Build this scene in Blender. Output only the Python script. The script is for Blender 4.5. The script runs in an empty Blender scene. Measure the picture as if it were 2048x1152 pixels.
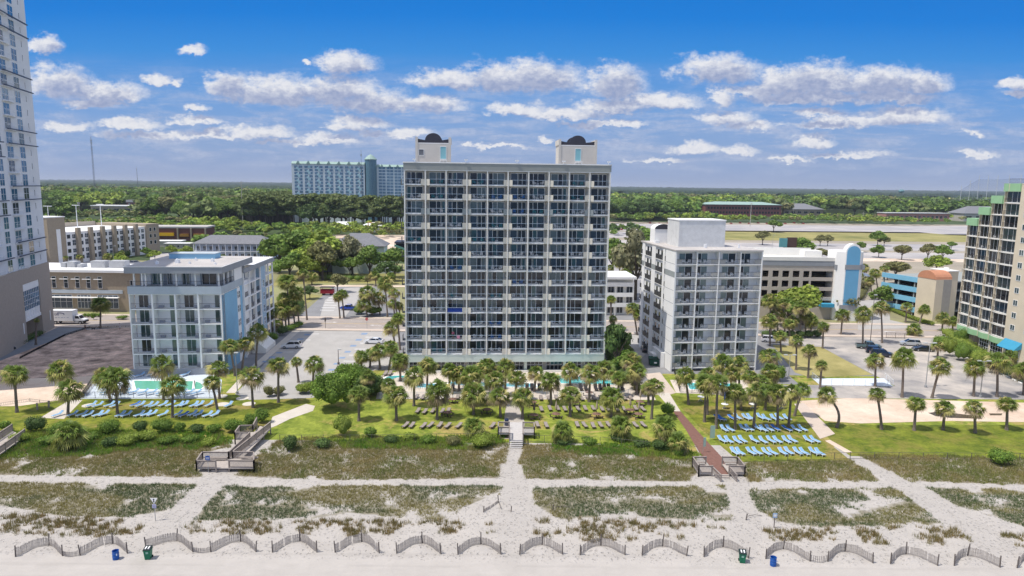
import bpy, math, random
import numpy as np
from mathutils import Vector, Matrix, Euler
S=bpy.context.scene; C=bpy.context.collection
rad=math.radians
# ------------------------------------------------------------------ camera
F=1365.33; CH=38.0; PITCH=rad(8.5); ROLL=rad(0.7)
cd=bpy.data.cameras.new('camera'); cam=bpy.data.objects.new('camera',cd); C.objects.link(cam)
cd.sensor_width=36; cd.lens=24; cd.clip_start=1; cd.clip_end=60000
cam.location=(0,0,CH)
cam.rotation_euler=(Matrix.Rotation(math.pi/2-PITCH,3,'X')@Matrix.Rotation(ROLL,3,'Z')).to_euler()
S.camera=cam
S.view_settings.view_transform='Standard'; S.view_settings.look='None'
S.view_settings.exposure=0.0; S.view_settings.gamma=1
S.cycles.max_bounces=6; S.cycles.transparent_max_bounces=12; S.cycles.volume_bounces=0
def ray(x,y):
    u=(x-1024)/F; v=-(y-576)/F; c,s=math.cos(ROLL),math.sin(ROLL)
    a=c*u-s*v; b=s*u+c*v; t=math.pi/2-PITCH
    return a, b*math.cos(t)+math.sin(t), b*math.sin(t)-math.cos(t)
def gp(x,y,z=0.0):                     # where the sight line through a photo point meets height z
    X,Y,Z=ray(x,y); k=(z-CH)/Z
    return X*k, Y*k
def gy(x,y,Y0):                        # where it meets the vertical plane Y=Y0 -> (X, z)
    X,Y,Z=ray(x,y); k=Y0/Y
    return X*k, CH+Z*k
# ------------------------------------------------------------------ sun and sky
SUN_EL=rad(65); sd=Vector((-math.cos(SUN_EL)*math.cos(rad(21)),-math.cos(SUN_EL)*math.sin(rad(21)),math.sin(SUN_EL)))
ld=bpy.data.lights.new('sun','SUN'); ld.energy=4.3; ld.angle=rad(0.53); ld.color=(1.0,0.94,0.85)
sun=bpy.data.objects.new('sun',ld); C.objects.link(sun); sun.location=(-60,-20,120)
sun.rotation_euler=(-sd).to_track_quat('-Z','Y').to_euler()
W=bpy.data.worlds.new('World'); S.world=W; W.use_nodes=True
nt=W.node_tree; nt.nodes.clear()
def N(t,typ,**k):
    n=t.nodes.new(typ)
    for a,b in k.items(): setattr(n,a,b)
    return n
def L(t,a,b): t.links.new(a,b)
def vm(t,op,a,b=None,out=0):
    n=N(t,'ShaderNodeVectorMath',operation=op)
    for i,q in enumerate((a,b)):
        if q is None: continue
        if isinstance(q,(tuple,list)): n.inputs[i].default_value=q
        else: L(t,q,n.inputs[i])
    return n.outputs['Value'] if op in('LENGTH','DOT_PRODUCT') else n.outputs[0]
def mm(t,op,a,b=None,c=None,clamp=False):
    n=N(t,'ShaderNodeMath',operation=op,use_clamp=clamp)
    for i,q in enumerate((a,b,c)):
        if q is None: continue
        if isinstance(q,(int,float)): n.inputs[i].default_value=q
        else: L(t,q,n.inputs[i])
    return n.outputs[0]
def maprange(t,v,a,b,c=0.0,d=1.0,smooth=False):
    n=N(t,'ShaderNodeMapRange',interpolation_type='SMOOTHSTEP' if smooth else 'LINEAR')
    L(t,v,n.inputs[0])
    for i,q in zip((1,2,3,4),(a,b,c,d)): n.inputs[i].default_value=q
    return n.outputs[0]
def mixc(t,f,a,b,mode='MIX'):
    n=N(t,'ShaderNodeMix',data_type='RGBA',blend_type=mode)
    for i,q in ((0,f),(6,a),(7,b)):
        if isinstance(q,(int,float)): n.inputs[i].default_value=q
        elif isinstance(q,(tuple,list)): n.inputs[i].default_value=tuple(q)+((1,) if len(q)==3 else ())
        else: L(t,q,n.inputs[i])
    return n.outputs[2]
def noise(t,vec,scale,detail=4,rough=0.55,dist=0.0,dim='3D'):
    n=N(t,'ShaderNodeTexNoise',noise_dimensions=dim)
    n.inputs['Scale'].default_value=scale; n.inputs['Detail'].default_value=detail
    n.inputs['Roughness'].default_value=rough; n.inputs['Distortion'].default_value=dist
    if vec is not None: L(t,vec,n.inputs['Vector'])
    return n
CL=[(93,86,32,20),(385,99,30,9),(693,124,62,27),(612,128,12,7),(120,160,70,36),(210,182,90,22),(318,160,30,14),(352,165,14,10),(195,203,68,11),
(455,165,50,30),(560,178,130,32),(670,178,100,32),(745,198,90,30),(850,204,85,22),(690,206,60,9),(900,158,80,22),(1000,152,90,34),(1075,150,100,38),(1232,162,62,40),
(1035,218,75,15),(1110,224,110,14),(1230,208,80,18),(1320,200,85,18),(1180,246,60,8),(1255,246,40,9),(1440,134,90,32),(1500,180,60,16),(1560,165,70,30),(1640,152,110,36),(1760,160,120,34),(1850,165,55,26),
(1640,192,150,20),(1780,190,100,18),(1440,195,30,14),(1455,232,60,18),(1500,250,50,13),(1660,246,90,10),(1640,225,60,10),(1810,228,90,22),(1730,238,90,13),(1632,280,40,15),(1395,294,50,14),(1470,298,50,12),(1690,309,90,8),(1945,266,26,7),
(1955,306,45,8),(2035,166,35,16),(2035,188,26,11),(725,241,60,12),(690,252,50,8),(398,240,55,10),(397,214,22,9),(255,247,75,12),(130,250,60,12),(520,262,75,15),(440,268,90,10),(650,276,75,14),(820,263,50,12),(740,262,30,10),(300,268,120,9),
(1320,318,60,6),(1580,318,50,6),(560,282,70,7),(1000,290,60,6),(935,286,14,7),(1090,276,20,7)]
g=bpy.data.node_groups.new('cloud_field','ShaderNodeTree')
g.interface.new_socket('uv',in_out='INPUT',socket_type='NodeSocketVector'); g.interface.new_socket('d',in_out='OUTPUT',socket_type='NodeSocketFloat')
gi=N(g,'NodeGroupInput'); go=N(g,'NodeGroupOutput'); prev=None
for (cx,cy,rx,ry) in CL:
    X,Y,Z=ray(cx,cy); u,v=X/Y,Z/Y
    q=vm(g,'MULTIPLY',vm(g,'SUBTRACT',gi.outputs[0],(u,v-0.35*ry/F,0)),(F/rx,F/(ry*1.15),0))
    q=vm(g,'MAXIMUM',q,vm(g,'MULTIPLY',q,(1,-1.9,1)))
    d=vm(g,'LENGTH',q)
    prev=d if prev is None else mm(g,'MINIMUM',prev,d)
L(g,prev,go.inputs[0])
tc=N(nt,'ShaderNodeTexCoord'); sep=N(nt,'ShaderNodeSeparateXYZ'); L(nt,tc.outputs['Generated'],sep.inputs[0])
ay=mm(nt,'MAXIMUM',mm(nt,'ABSOLUTE',sep.outputs[1]),0.25)
cmb=N(nt,'ShaderNodeCombineXYZ'); L(nt,mm(nt,'DIVIDE',sep.outputs[0],ay),cmb.inputs[0]); L(nt,mm(nt,'DIVIDE',sep.outputs[2],ay),cmb.inputs[1])
uv=cmb.outputs[0]
n1=noise(nt,vm(nt,'MULTIPLY',uv,(1,1.7,1)),26,6,0.62); n2=noise(nt,vm(nt,'MULTIPLY',uv,(1,1.5,1)),90,4,0.6)
n4=noise(nt,vm(nt,'MULTIPLY',uv,(1,1.3,1)),240,3,0.6)
def warp(base):
    a=vm(nt,'MULTIPLY',vm(nt,'SUBTRACT',n1.outputs['Color'],(.5,.5,.5)),(0.055,0.03,0))
    b=vm(nt,'MULTIPLY',vm(nt,'SUBTRACT',n2.outputs['Color'],(.5,.5,.5)),(0.012,0.010,0))
    return vm(nt,'ADD',base,vm(nt,'ADD',a,b))
def fld(base):
    gn=N(nt,'ShaderNodeGroup'); gn.node_tree=g; L(nt,warp(base),gn.inputs[0]); return gn.outputs[0]
f0=fld(uv); f1=fld(vm(nt,'ADD',uv,(-0.004,0.014,0)))
det=mm(nt,'ADD',mm(nt,'MULTIPLY',mm(nt,'SUBTRACT',n1.outputs[0],0.5),1.3),mm(nt,'MULTIPLY',mm(nt,'SUBTRACT',n2.outputs[0],0.5),0.5))
dens=mm(nt,'ADD',mm(nt,'SUBTRACT',1.08,f0),mm(nt,'MULTIPLY',det,0.95))
m0=maprange(nt,mm(nt,'ADD',dens,maprange(nt,n4.outputs[0],.3,.7,-.05,.05)),-0.16,0.60,0,1,True)
dens1=mm(nt,'SUBTRACT',1.12,f1)
shade=maprange(nt,mm(nt,'ADD',dens1,mm(nt,'MULTIPLY',det,-0.9)),-0.15,0.75,0,1,True)      # deep under other cloud = grey base
# low bands of thin cloud near the horizon
n3=noise(nt,vm(nt,'MULTIPLY',uv,(1,6.0,1)),9,7,0.66,0.4)
vy=N(nt,'ShaderNodeSeparateXYZ'); L(nt,uv,vy.inputs[0]); V=vy.outputs[1]
band=mm(nt,'MULTIPLY',maprange(nt,V,0.0,0.05,0,1,True),maprange(nt,V,0.19,0.08,0,1,True))
m1=mm(nt,'MULTIPLY',maprange(nt,n3.outputs[0],0.40,0.68,0,0.62,True),band)
sky=N(nt,'ShaderNodeTexSky',sky_type='NISHITA',sun_disc=False); sky.sun_elevation=SUN_EL; sky.sun_rotation=math.atan2(sd.x,sd.y)
sky.altitude=0; sky.air_density=1.0; sky.dust_density=0.7; sky.ozone_density=3.0
K=1/0.1
ramp=N(nt,'ShaderNodeValToRGB'); L(nt,maprange(nt,V,0,0.262),ramp.inputs[0]); e=ramp.color_ramp.elements
stops=[(0,(.29,.375,.60)),(.20,(.255,.385,.66)),(.45,(.15,.345,.72)),(.70,(.035,.27,.73)),(.90,(.0,.205,.70)),(1,(.0,.195,.68))]
while len(e)<len(stops): e.new(0.5)
for q,(p_,c_) in zip(e,stops): q.position=p_; q.color=(*c_,1)
sky10=mixc(nt,0.05,vm(nt,'MULTIPLY',ramp.outputs[0],(K,K,K)),sky.outputs[0])      # real sky gradient, pushed to the deep blue of the day
over=mm(nt,'MULTIPLY',maprange(nt,V,.30,.60,0,1,True),maprange(nt,noise(nt,tc.outputs['Generated'],2.2,5,.6).outputs[0],.40,.60,0.25,.95,True))   # cloud added overhead, out of view, to whiten and lift the fill light
sky10=mixc(nt,over,sky10,(8.6,8.4,8.4))
c=mixc(nt,m1,sky10,mixc(nt,maprange(nt,n2.outputs[0],.35,.65,0,1,True),(4.5,5.1,6.9),(6.2,6.5,7.7)))
cc=mixc(nt,mm(nt,'ADD',mm(nt,'MULTIPLY',shade,0.85),maprange(nt,n2.outputs[0],.38,.66,0.14,-.08),clamp=True),(8.5,8.5,8.8),(3.1,3.7,5.7))
c=mixc(nt,mm(nt,'MULTIPLY',m0,0.95),c,cc)
bg=N(nt,'ShaderNodeBackground'); L(nt,c,bg.inputs[0]); bg.inputs[1].default_value=0.1
wo=N(nt,'ShaderNodeOutputWorld'); L(nt,bg.outputs[0],wo.inputs[0])
# ------------------------------------------------------------------ materials
MATS={}
def mat(name,col,rough=0.8,var=0.12,scale=1.5,bump=0.0,spec=0.3,metal=0.0,attr=False,alpha=None,trans=False,col2=None,fine=True,coat=0.0,patch=None):
    if name in MATS: return MATS[name]
    m=bpy.data.materials.new(name); m.use_nodes=True; t=m.node_tree; b=t.nodes['Principled BSDF']
    b.inputs['Roughness'].default_value=rough; b.inputs['Specular IOR Level'].default_value=spec; b.inputs['Metallic'].default_value=metal
    if coat: b.inputs['Coat Weight'].default_value=coat
    geo=N(t,'ShaderNodeNewGeometry'); pos=geo.outputs['Position']
    out=None
    if var>0 or col2:
        n=noise(t,pos,scale,5,0.6)
        lo=tuple(c*(1-var) for c in col); hi=tuple(min(1,c*(1+var)) for c in (col2 or col))
        out=mixc(t,maprange(t,n.outputs[0],0.3,0.7),lo,hi)
        if fine:
            nf=noise(t,pos,scale*9,3,0.6)
            out=mixc(t,1.0,out,mixc(t,nf.outputs[0],(1-var*1.2,)*3,(1+var*1.2,)*3),'MULTIPLY')
    if patch:
        np_=noise(t,pos,0.13,5,0.62,1.0); np2=noise(t,pos,1.3,4,0.7)
        out=mixc(t,maprange(t,mm(t,'ADD',np_.outputs[0],mm(t,'MULTIPLY',mm(t,'SUBTRACT',np2.outputs[0],.5),.35)),.50,.66,0,.85,True),out,patch)
        out=mixc(t,1.0,out,mixc(t,maprange(t,np2.outputs[0],.3,.7),(.72,.74,.7),(1.22,1.2,1.2)),'MULTIPLY')
    if attr:
        a=N(t,'ShaderNodeAttribute',attribute_name='Col')
        out=mixc(t,1.0,out if out is not None else tuple(col),a.outputs['Color'],'MULTIPLY')
    if out is None: b.inputs['Base Color'].default_value=tuple(col)+(1,)
    else: L(t,out,b.inputs['Base Color'])
    if bump>0:
        nb=noise(t,pos,scale*6,4,0.6); bp=N(t,'ShaderNodeBump'); bp.inputs['Strength'].default_value=bump; bp.inputs['Distance'].default_value=0.1
        L(t,nb.outputs[0],bp.inputs['Height']); L(t,bp.outputs[0],b.inputs['Normal'])
    if alpha is not None: b.inputs['Alpha'].default_value=alpha
    if trans:   # thin leaves let some light through
        tr=N(t,'ShaderNodeBsdfTranslucent'); ms=N(t,'ShaderNodeMixShader'); ms.inputs[0].default_value=0.28
        if out is not None: L(t,out,tr.inputs[0])
        o=t.nodes['Material Output']; L(t,b.outputs[0],ms.inputs[1]); L(t,tr.outputs[0],ms.inputs[2]); L(t,ms.outputs[0],o.inputs[0])
    MATS[name]=m; return m
# ------------------------------------------------------------------ mesh helpers
class MB:
    def __init__(s): s.v=[]; s.f=[]; s.m=[]
    def add(s,vs,fs,m=0):
        k=len(s.v); s.v+=[tuple(p) for p in vs]; s.f+=[tuple(i+k for i in f) for f in fs]; s.m+=[m]*len(fs); return s
    def box(s,x0,y0,z0,x1,y1,z1,m=0,rz=0,c=None):
        vs=[(x0,y0,z0),(x1,y0,z0),(x1,y1,z0),(x0,y1,z0),(x0,y0,z1),(x1,y0,z1),(x1,y1,z1),(x0,y1,z1)]
        if rz:
            cx,cy=c if c else ((x0+x1)/2,(y0+y1)/2); cs,sn=math.cos(rz),math.sin(rz)
            vs=[(cx+(x-cx)*cs-(y-cy)*sn,cy+(x-cx)*sn+(y-cy)*cs,z) for x,y,z in vs]
        return s.add(vs,[(0,3,2,1),(4,5,6,7),(0,1,5,4),(1,2,6,5),(2,3,7,6),(3,0,4,7)],m)
    def quad(s,a,b,c,d,m=0): return s.add([a,b,c,d],[(0,1,2,3)],m)
    def prism(s,poly,z0,z1,m=0,cap=True):
        n=len(poly); vs=[(x,y,z0) for x,y in poly]+[(x,y,z1) for x,y in poly]
        fs=[(i,(i+1)%n,n+(i+1)%n,n+i) for i in range(n)]
        if cap: fs+=[tuple(range(n,2*n)),tuple(range(n-1,-1,-1))]
        return s.add(vs,fs,m)
    def extr(s,prof,axis,a,b,m=0):      # profile polygon extruded along x ('x': prof=(y,z)) or y ('y': prof=(x,z))
        n=len(prof)
        mk=(lambda t,p:(t,p[0],p[1])) if axis=='x' else (lambda t,p:(p[0],t,p[1]))
        vs=[mk(a,p) for p in prof]+[mk(b,p) for p in prof]
        fs=[(i,(i+1)%n,n+(i+1)%n,n+i) for i in range(n)]+[tuple(range(n,2*n)),tuple(range(n-1,-1,-1))]
        return s.add(vs,fs,m)
    def tube(s,pts,rs,n=6,m=0,cap=True):
        vs=[];fs=[]; pts=[Vector(p) for p in pts]
        if not isinstance(rs,(list,tuple)): rs=[rs]*len(pts)
        for i,p in enumerate(pts):
            d=(pts[min(i+1,len(pts)-1)]-pts[max(i-1,0)]).normalized()
            a=d.orthogonal().normalized() if abs(d.z)<0.9 else Vector((1,0,0)); a=(a-d*a.dot(d)).normalized(); b=d.cross(a)
            for k in range(n):
                q=p+(a*math.cos(2*math.pi*k/n)+b*math.sin(2*math.pi*k/n))*rs[i]; vs.append(tuple(q))
        for i in range(len(pts)-1):
            for k in range(n): fs.append((i*n+k,i*n+(k+1)%n,(i+1)*n+(k+1)%n,(i+1)*n+k))
        if cap: fs+=[tuple(range(n-1,-1,-1)),tuple(range((len(pts)-1)*n,len(pts)*n))]
        return s.add(vs,fs,m)
    def lathe(s,prof,n=12,cx=0,cy=0,m=0):   # prof = (r,z)
        vs=[(cx+r*math.cos(2*math.pi*k/n),cy+r*math.sin(2*math.pi*k/n),z) for r,z in prof for k in range(n)]
        fs=[(i*n+k,i*n+(k+1)%n,(i+1)*n+(k+1)%n,(i+1)*n+k) for i in range(len(prof)-1) for k in range(n)]
        fs+=[tuple(range(n-1,-1,-1)),tuple(range((len(prof)-1)*n,len(prof)*n))]
        return s.add(vs,fs,m)
    def mesh(s,name,mats):
        me=bpy.data.meshes.new(name); me.from_pydata(s.v,[],s.f)
        for q in (mats if isinstance(mats,(list,tuple)) else [mats]): me.materials.append(q)
        if any(s.m): me.polygons.foreach_set('material_index',s.m)
        me.update(); return me
    def build(s,name,mats,parent=None,loc=(0,0,0),rz=0): return ob(name,s.mesh(name,mats),parent,loc,rz)
def ob(name,me,parent=None,loc=(0,0,0),rz=0,sc=None):
    o=bpy.data.objects.new(name,me); C.objects.link(o); o.location=loc
    if rz: o.rotation_euler=(0,0,rz)
    if sc: o.scale=sc
    if parent is not None: o.parent=parent
    return o
def tag(o,label,cat,group=None):
    o['label']=label; o['category']=cat
    if group: o['group']=group
    return o
def thing(name,label,cat,loc=(0,0,0),rz=0,group=None):
    return tag(ob(name,None,None,loc,rz),label,cat,group)
def struct(o): o['kind']='structure'; return o
def stuff(o,label=None,cat=None):
    o['kind']='stuff'
    if label: o['label']=label; o['category']=cat
    return o
def npmesh(name,V,Q,mats,mi=None,col=None,smooth=False):
    V=np.asarray(V,dtype=np.float32).reshape(-1,3); Q=np.asarray(Q,dtype=np.int32); k=Q.shape[1]
    me=bpy.data.meshes.new(name); me.vertices.add(len(V)); me.vertices.foreach_set('co',V.ravel())
    me.loops.add(Q.size); me.loops.foreach_set('vertex_index',Q.ravel())
    me.polygons.add(len(Q)); me.polygons.foreach_set('loop_start',np.arange(0,Q.size,k,dtype=np.int32))
    try: me.polygons.foreach_set('loop_total',np.full(len(Q),k,dtype=np.int32))
    except Exception: pass
    for q in (mats if isinstance(mats,(list,tuple)) else [mats]): me.materials.append(q)
    if mi is not None: me.polygons.foreach_set('material_index',np.asarray(mi,dtype=np.int32))
    if smooth: me.polygons.foreach_set('use_smooth',np.ones(len(Q),dtype=bool))
    me.update(calc_edges=True)
    if col is not None:       # colour per vertex
        a=me.color_attributes.new('Col','FLOAT_COLOR','POINT'); c4=np.ones((len(V),4),dtype=np.float32); c4[:,:3]=col
        a.data.foreach_set('color',c4.ravel())
    return me
def ordw(n):
    w=['first','second','third','fourth','fifth','sixth','seventh','eighth','ninth','tenth','eleventh','twelfth','thirteenth','fourteenth','fifteenth','sixteenth','seventeenth','eighteenth','nineteenth','twentieth']
    return w[n-1] if n<=20 else '%d%s'%(n,{1:'st',2:'nd',3:'rd'}.get(n%10,'th') if n not in (11,12,13) else 'th')
def inpoly(px,py,poly):
    px=np.asarray(px); py=np.asarray(py); r=np.zeros(px.shape,bool); n=len(poly); j=n-1
    for i in range(n):
        xi,yi=poly[i]; xj,yj=poly[j]
        c=((yi>py)!=(yj>py))&(px<(xj-xi)*(py-yi)/((yj-yi) or 1e-9)+xi); r^=c; j=i
    return r
def vnoise(x,y,seed=0):       # smooth value noise, numpy
    x=np.asarray(x,float); y=np.asarray(y,float); xi=np.floor(x).astype(np.int64); yi=np.floor(y).astype(np.int64); fx=x-xi; fy=y-yi
    def h(a,b):
        k=(a*374761393+b*668265263+seed*1442695041)&0x7fffffff; k=((k^(k>>13))*1274126177)&0x7fffffff; return ((k^(k>>16))&0xffff)/65535.0
    u=fx*fx*(3-2*fx); v=fy*fy*(3-2*fy)
    return (h(xi,yi)*(1-u)+h(xi+1,yi)*u)*(1-v)+(h(xi,yi+1)*(1-u)+h(xi+1,yi+1)*u)*v
def fbm(x,y,seed=0,o=4):
    s=0;a=.5;t=0
    for i in range(o): s=s+a*vnoise(x*2**i,y*2**i,seed+i*17); t+=a; a*=.55
    return s/t
# ================================================================== GROUND
random.seed(7); RG=np.random.default_rng(7)
sand=mat('sand',(0.66,0.60,0.53),0.9,0.05,0.6,0.5)
M_ground=mat('wood_floor_earth',(0.055,0.085,0.03),0.95,0.3,0.02)
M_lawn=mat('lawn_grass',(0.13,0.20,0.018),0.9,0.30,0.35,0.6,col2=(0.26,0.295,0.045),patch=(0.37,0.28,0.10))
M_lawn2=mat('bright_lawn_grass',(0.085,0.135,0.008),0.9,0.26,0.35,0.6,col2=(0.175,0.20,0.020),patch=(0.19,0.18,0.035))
M_lawn3=mat('green_lawn_grass',(0.095,0.15,0.010),0.9,0.26,0.35,0.6,col2=(0.21,0.22,0.025),patch=(0.27,0.21,0.07))  # greener turf for the left and right lawns
M_dry=mat('dry_grass',(0.27,0.25,0.085),0.95,0.16,0.12,col2=(0.36,0.31,0.13))
M_field=mat('field_grass',(0.20,0.21,0.055),0.95,0.2,0.03,col2=(0.32,0.28,0.11))
M_road=mat('worn_road_asphalt',(0.36,0.315,0.29),0.9,0.08,0.4)
M_lot=mat('pale_lot_asphalt',(0.40,0.385,0.37),0.9,0.08,0.3)
M_lotd=mat('grey_lot_asphalt',(0.24,0.24,0.25),0.9,0.14,0.15)
M_lotp=mat('patched_lot_asphalt',(0.22,0.22,0.235),0.9,0.10,0.11,col2=(0.52,0.47,0.42))
M_lotfar=mat('far_lot_asphalt',(0.33,0.325,0.345),0.95,0.10,0.03,col2=(0.45,0.42,0.40))
M_conc=mat('concrete',(0.58,0.53,0.47),0.9,0.07,0.7)
M_concp=mat('pinkish_concrete',(0.56,0.47,0.40),0.9,0.07,0.7)
M_deckpool=mat('pool_deck_paint',(0.62,0.55,0.48),0.8,0.06,1.0)
M_paledeck=mat('pale_blue_deck_paint',(0.60,0.67,0.74),0.7,0.06,1.0)
M_brick=mat('red_brick_paving',(0.20,0.105,0.085),0.9,0.16,2.5)
M_shsand=mat('shade_toned_sand',(0.30,0.215,0.17),1.0,0.45,0.30,1.0,col2=(0.62,0.46,0.37))  # pinkish sand with the left tower's shadow put into its darker tone
M_psand=mat('pinkish_bare_sand',(0.62,0.47,0.36),0.95,0.14,0.12,0.6,col2=(0.66,0.56,0.46))
M_drive=mat('dark_drive_asphalt',(0.20,0.22,0.25),0.9,0.1,0.5)
M_white=mat('white_marking_paint',(0.75,0.75,0.75),0.7,0.06,1)
M_yellow=mat('yellow_marking_paint',(0.60,0.42,0.10),0.7,0.1,1)
M_bluep=mat('blue_marking_paint',(0.22,0.30,0.44),0.8,0.1,1)
M_mud=mat('wet_mud',(0.10,0.075,0.05),0.25,0.2,0.4)
def water(name,col,rough=0.06):
    m=mat(name,col,rough,0.05,0.8,0.12,spec=0.5); return m
M_wteal=water('green_pool_water',(0.16,0.50,0.36)); M_wblue=water('turquoise_pool_water',(0.10,0.62,0.68)); M_wpale=water('blue_pool_water',(0.13,0.42,0.55))
def sheet(name,px,z,m,world=False):
    pts=px if world else [gp(*p) for p in px]
    a=sum(pts[i][0]*pts[(i+1)%len(pts)][1]-pts[(i+1)%len(pts)][0]*pts[i][1] for i in range(len(pts)))
    if a<0: pts=pts[::-1]
    me=bpy.data.meshes.new(name); me.from_pydata([(x,y,z) for x,y in pts],[],[tuple(range(len(pts)))]); me.materials.append(m); me.update()
    return struct(ob(name,me))
sheet('ground',[(-30000,97),(30000,97),(30000,45000),(-30000,45000)],-0.02,M_ground,True)
# ---- beach with low dunes
FEN=[((31,1113.6),(98,1091),(125,1112)),((161,1111),(226,1088),(255,1107)),((292,1096),(354,1085),(386,1104)),((422,1104),(482,1084),(512,1104)),((545,1105),(600.5,1084),(634,1105)),
((670.5,1105),(724,1084),(758.6,1106.6)),((793.5,1107),(845,1087),(882,1108)),((916,1109),(962,1089),(1002,1109)),((1039,1109),(1084,1091),(1125,1109)),((1160,1110),(1202,1091),(1250,1110)),
((1284,1111),(1325,1093.6),(1373,1112)),((1408,1114),(1446,1095),(1497,1117)),((1531.5,1118),(1567,1100),(1620,1123)),((1656,1123),(1690,1103),(1746,1126.6)),((1781,1127.6),(1812,1109),(1875,1131.7)),((1908.5,1131.7),(1935,1113),(2000,1135)),((2034,1136),(2062,1116),(2126,1139))]
FW=[[gp(*p) for p in f] for f in FEN]
VEG={}
sheet('sand_flat',[(-4000,-25),(4000,-25),(4000,56.3),(-4000,56.3)],-0.03,mat('plain_wet_sand',(0.50,0.47,0.43),0.9,0.04,0.3),True)
sheet('sea',[(-30000,-30000),(30000,-30000),(30000,-25),(-30000,-25)],-0.3,mat('sea_water',(0.03,0.11,0.14),0.2,0.1,0.02,0.4),True)
def P2W(px): return [gp(*p) for p in px]
VEG['scrub']=[P2W(p) for p in ([(-60,868),(120,862),(440,868),(462,892),(400,908),(392,930),(400,955),(-60,950)],[(515,908),(560,878),(700,872),(1006,876),(1024,900),(1012,956),(640,960),(448,950),(492,925)],
 [(1034,888),(1290,895),(1390,912),(1394,945),(1375,963),(1038,958),(1030,935)],[(1490,925),(1700,918),(1762,960),(1488,964)],[(1705,908),(2110,916),(2110,972),(1815,962)])]
VEG['low']=[P2W(p) for p in ([(-60,962),(395,969),(400,985),(352,1018),(240,1033),(100,1027),(-60,1000)],[(445,973),(1000,972),(1016,978),(965,998),(935,1012),(880,1040),(700,1026),(600,1040),(390,1040),(412,1008)],
 [(1072,976),(1465,970),(1492,1040),(1300,1035),(1120,1038),(1062,1000)],[(1494,980),(1790,975),(1885,1048),(1640,1056),(1550,1042),(1508,1010)],[(1822,974),(2110,982),(2110,1068),(1905,1012)])]
VEG['clump']=[P2W(p) for p in ([(-60,1036),(110,1030),(285,1040),(275,1068),(100,1072),(-60,1066)],[(345,1040),(900,1040),(985,1046),(985,1066),(700,1072),(345,1066)],[(1060,1040),(1160,1040),(1300,1040),(1480,1046),(1480,1070),(1200,1085),(1055,1066)],[(1525,1060),(1700,1058),(1900,1055),(1955,1085),(1800,1092),(1560,1082)],[(1975,1065),(2110,1070),(2110,1096),(1985,1090)])]
VEG['green']=[P2W(p) for p in ([(-60,866),(120,860),(440,866),(462,888),(380,900),(300,898),(180,912),(-60,918)],[(650,880),(760,880),(1000,868),(1012,885),(960,900),(700,898)],[(1290,885),(1400,905),(1392,922),(1280,912),(1100,905),(1100,893)])]
def inany(k,x,y):
    r=np.zeros(np.shape(x),bool)
    for p in VEG[k]: r|=inpoly(x,y,p)
    return r
# footpaths worn between the patches (world segments: a, b, halfwidth)
TR=[((gp(1032,890)),(gp(1022,935)),0.8),(gp(1022,935),gp(1035,1000),1.5),(gp(1035,1000),gp(1032,1130),1.9),(gp(452,945),gp(340,1045),1.5),(gp(340,1045),gp(300,1130),1.6),(gp(1465,950),gp(1492,1040),1.3),(gp(1492,1040),gp(1475,1100),1.4),(gp(1690,905),gp(1840,985),1.1),(gp(1840,985),gp(1990,1090),1.9)]
def dtr(x,y):
    d=np.full(np.shape(x),9.0)
    for a,b,w in TR:
        dx,dy=b[0]-a[0],b[1]-a[1]; t=np.clip(((x-a[0])*dx+(y-a[1])*dy)/(dx*dx+dy*dy),0,1)
        d=np.minimum(d,np.hypot(x-a[0]-t*dx,y-a[1]-t*dy)-w)
    return d
def bh(x,y):
    x=np.asarray(x,float); y=np.asarray(y,float)
    h=0.55*(fbm(x*.16,y*.22,3)-.5)*np.clip((y-66)/4,0,1)*np.clip((92-y)/4,0,1)
    h=h*np.clip(np.abs(y-83.9-0.01*x)/1.8,0.1,1)*np.clip(dtr(x,y)/1.2,0.15,1)
    h=h+0.05*(fbm(x*1.6,y*1.6,5)-.5)*np.clip((y-64.0)/1.5,0.1,1)*np.clip((93-y)/3,0,1)
    for a,p,b in FW:           # sand caught inside each fence
        cx,cy=(a[0]+b[0])/2*.5+p[0]*.5,(a[1]+b[1])/2*.5+p[1]*.5
        h=h+0.38*np.exp(-(((x-cx)/1.5)**2+((y-cy)/0.75)**2))
    return h
def BH(x,y): return float(bh(np.array([x]),np.array([y]))[0])
xs=np.arange(-112,112.01,0.28); ys=np.arange(56,98.4,0.28); GX,GY=np.meshgrid(xs,ys); Z=bh(GX,GY)
ny,nx=GX.shape; idx=np.arange(nx*ny).reshape(ny,nx); Q=np.stack([idx[:-1,:-1],idx[:-1,1:],idx[1:,1:],idx[1:,:-1]],-1).reshape(-1,4)
base=np.ones((ny,nx,3))*np.array([1.0,1.0,1.0]); nn=fbm(GX*.35,GY*.45,11)
base*=(0.94+0.1*fbm(GX*.5,GY*1.4,21))[...,None]
vs=(inany('scrub',GX,GY)&(nn>0.29)); vl=(inany('low',GX,GY)&(nn>0.35)); vg=inany('green',GX,GY)
litter=np.clip((nn-0.28)*6,0,1)
dt_=dtr(GX,GY)+1.1*(fbm(GX*.8,GY*.8,61)-.5); litter=litter*np.clip(dt_/.6,0,1)*(.75+.5*(fbm(GX*1.5,GY*1.5,62)-.5))
for msk,colr in ((vs,(0.36,0.31,0.17)),(vl,(0.42,0.40,0.26)),(vg,(0.24,0.34,0.08))):
    base[msk]=base[msk]*(1-litter[msk][:,None])+np.array(colr)*litter[msk][:,None]
base*=(1-.07*(np.abs(((GY-.012*GX)*1.0)%2.1-1.0)<.18)*(GY<66.5)*(fbm(GX*.15,GY*2,91)>.42))[...,None]; base*=np.where(dtr(GX,GY)<0.3,0.965,1.0)[...,None]
sandm=mat('beach_sand',(0.46,0.43,0.40),0.92,0.05,0.5,0.0,attr=True)
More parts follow.
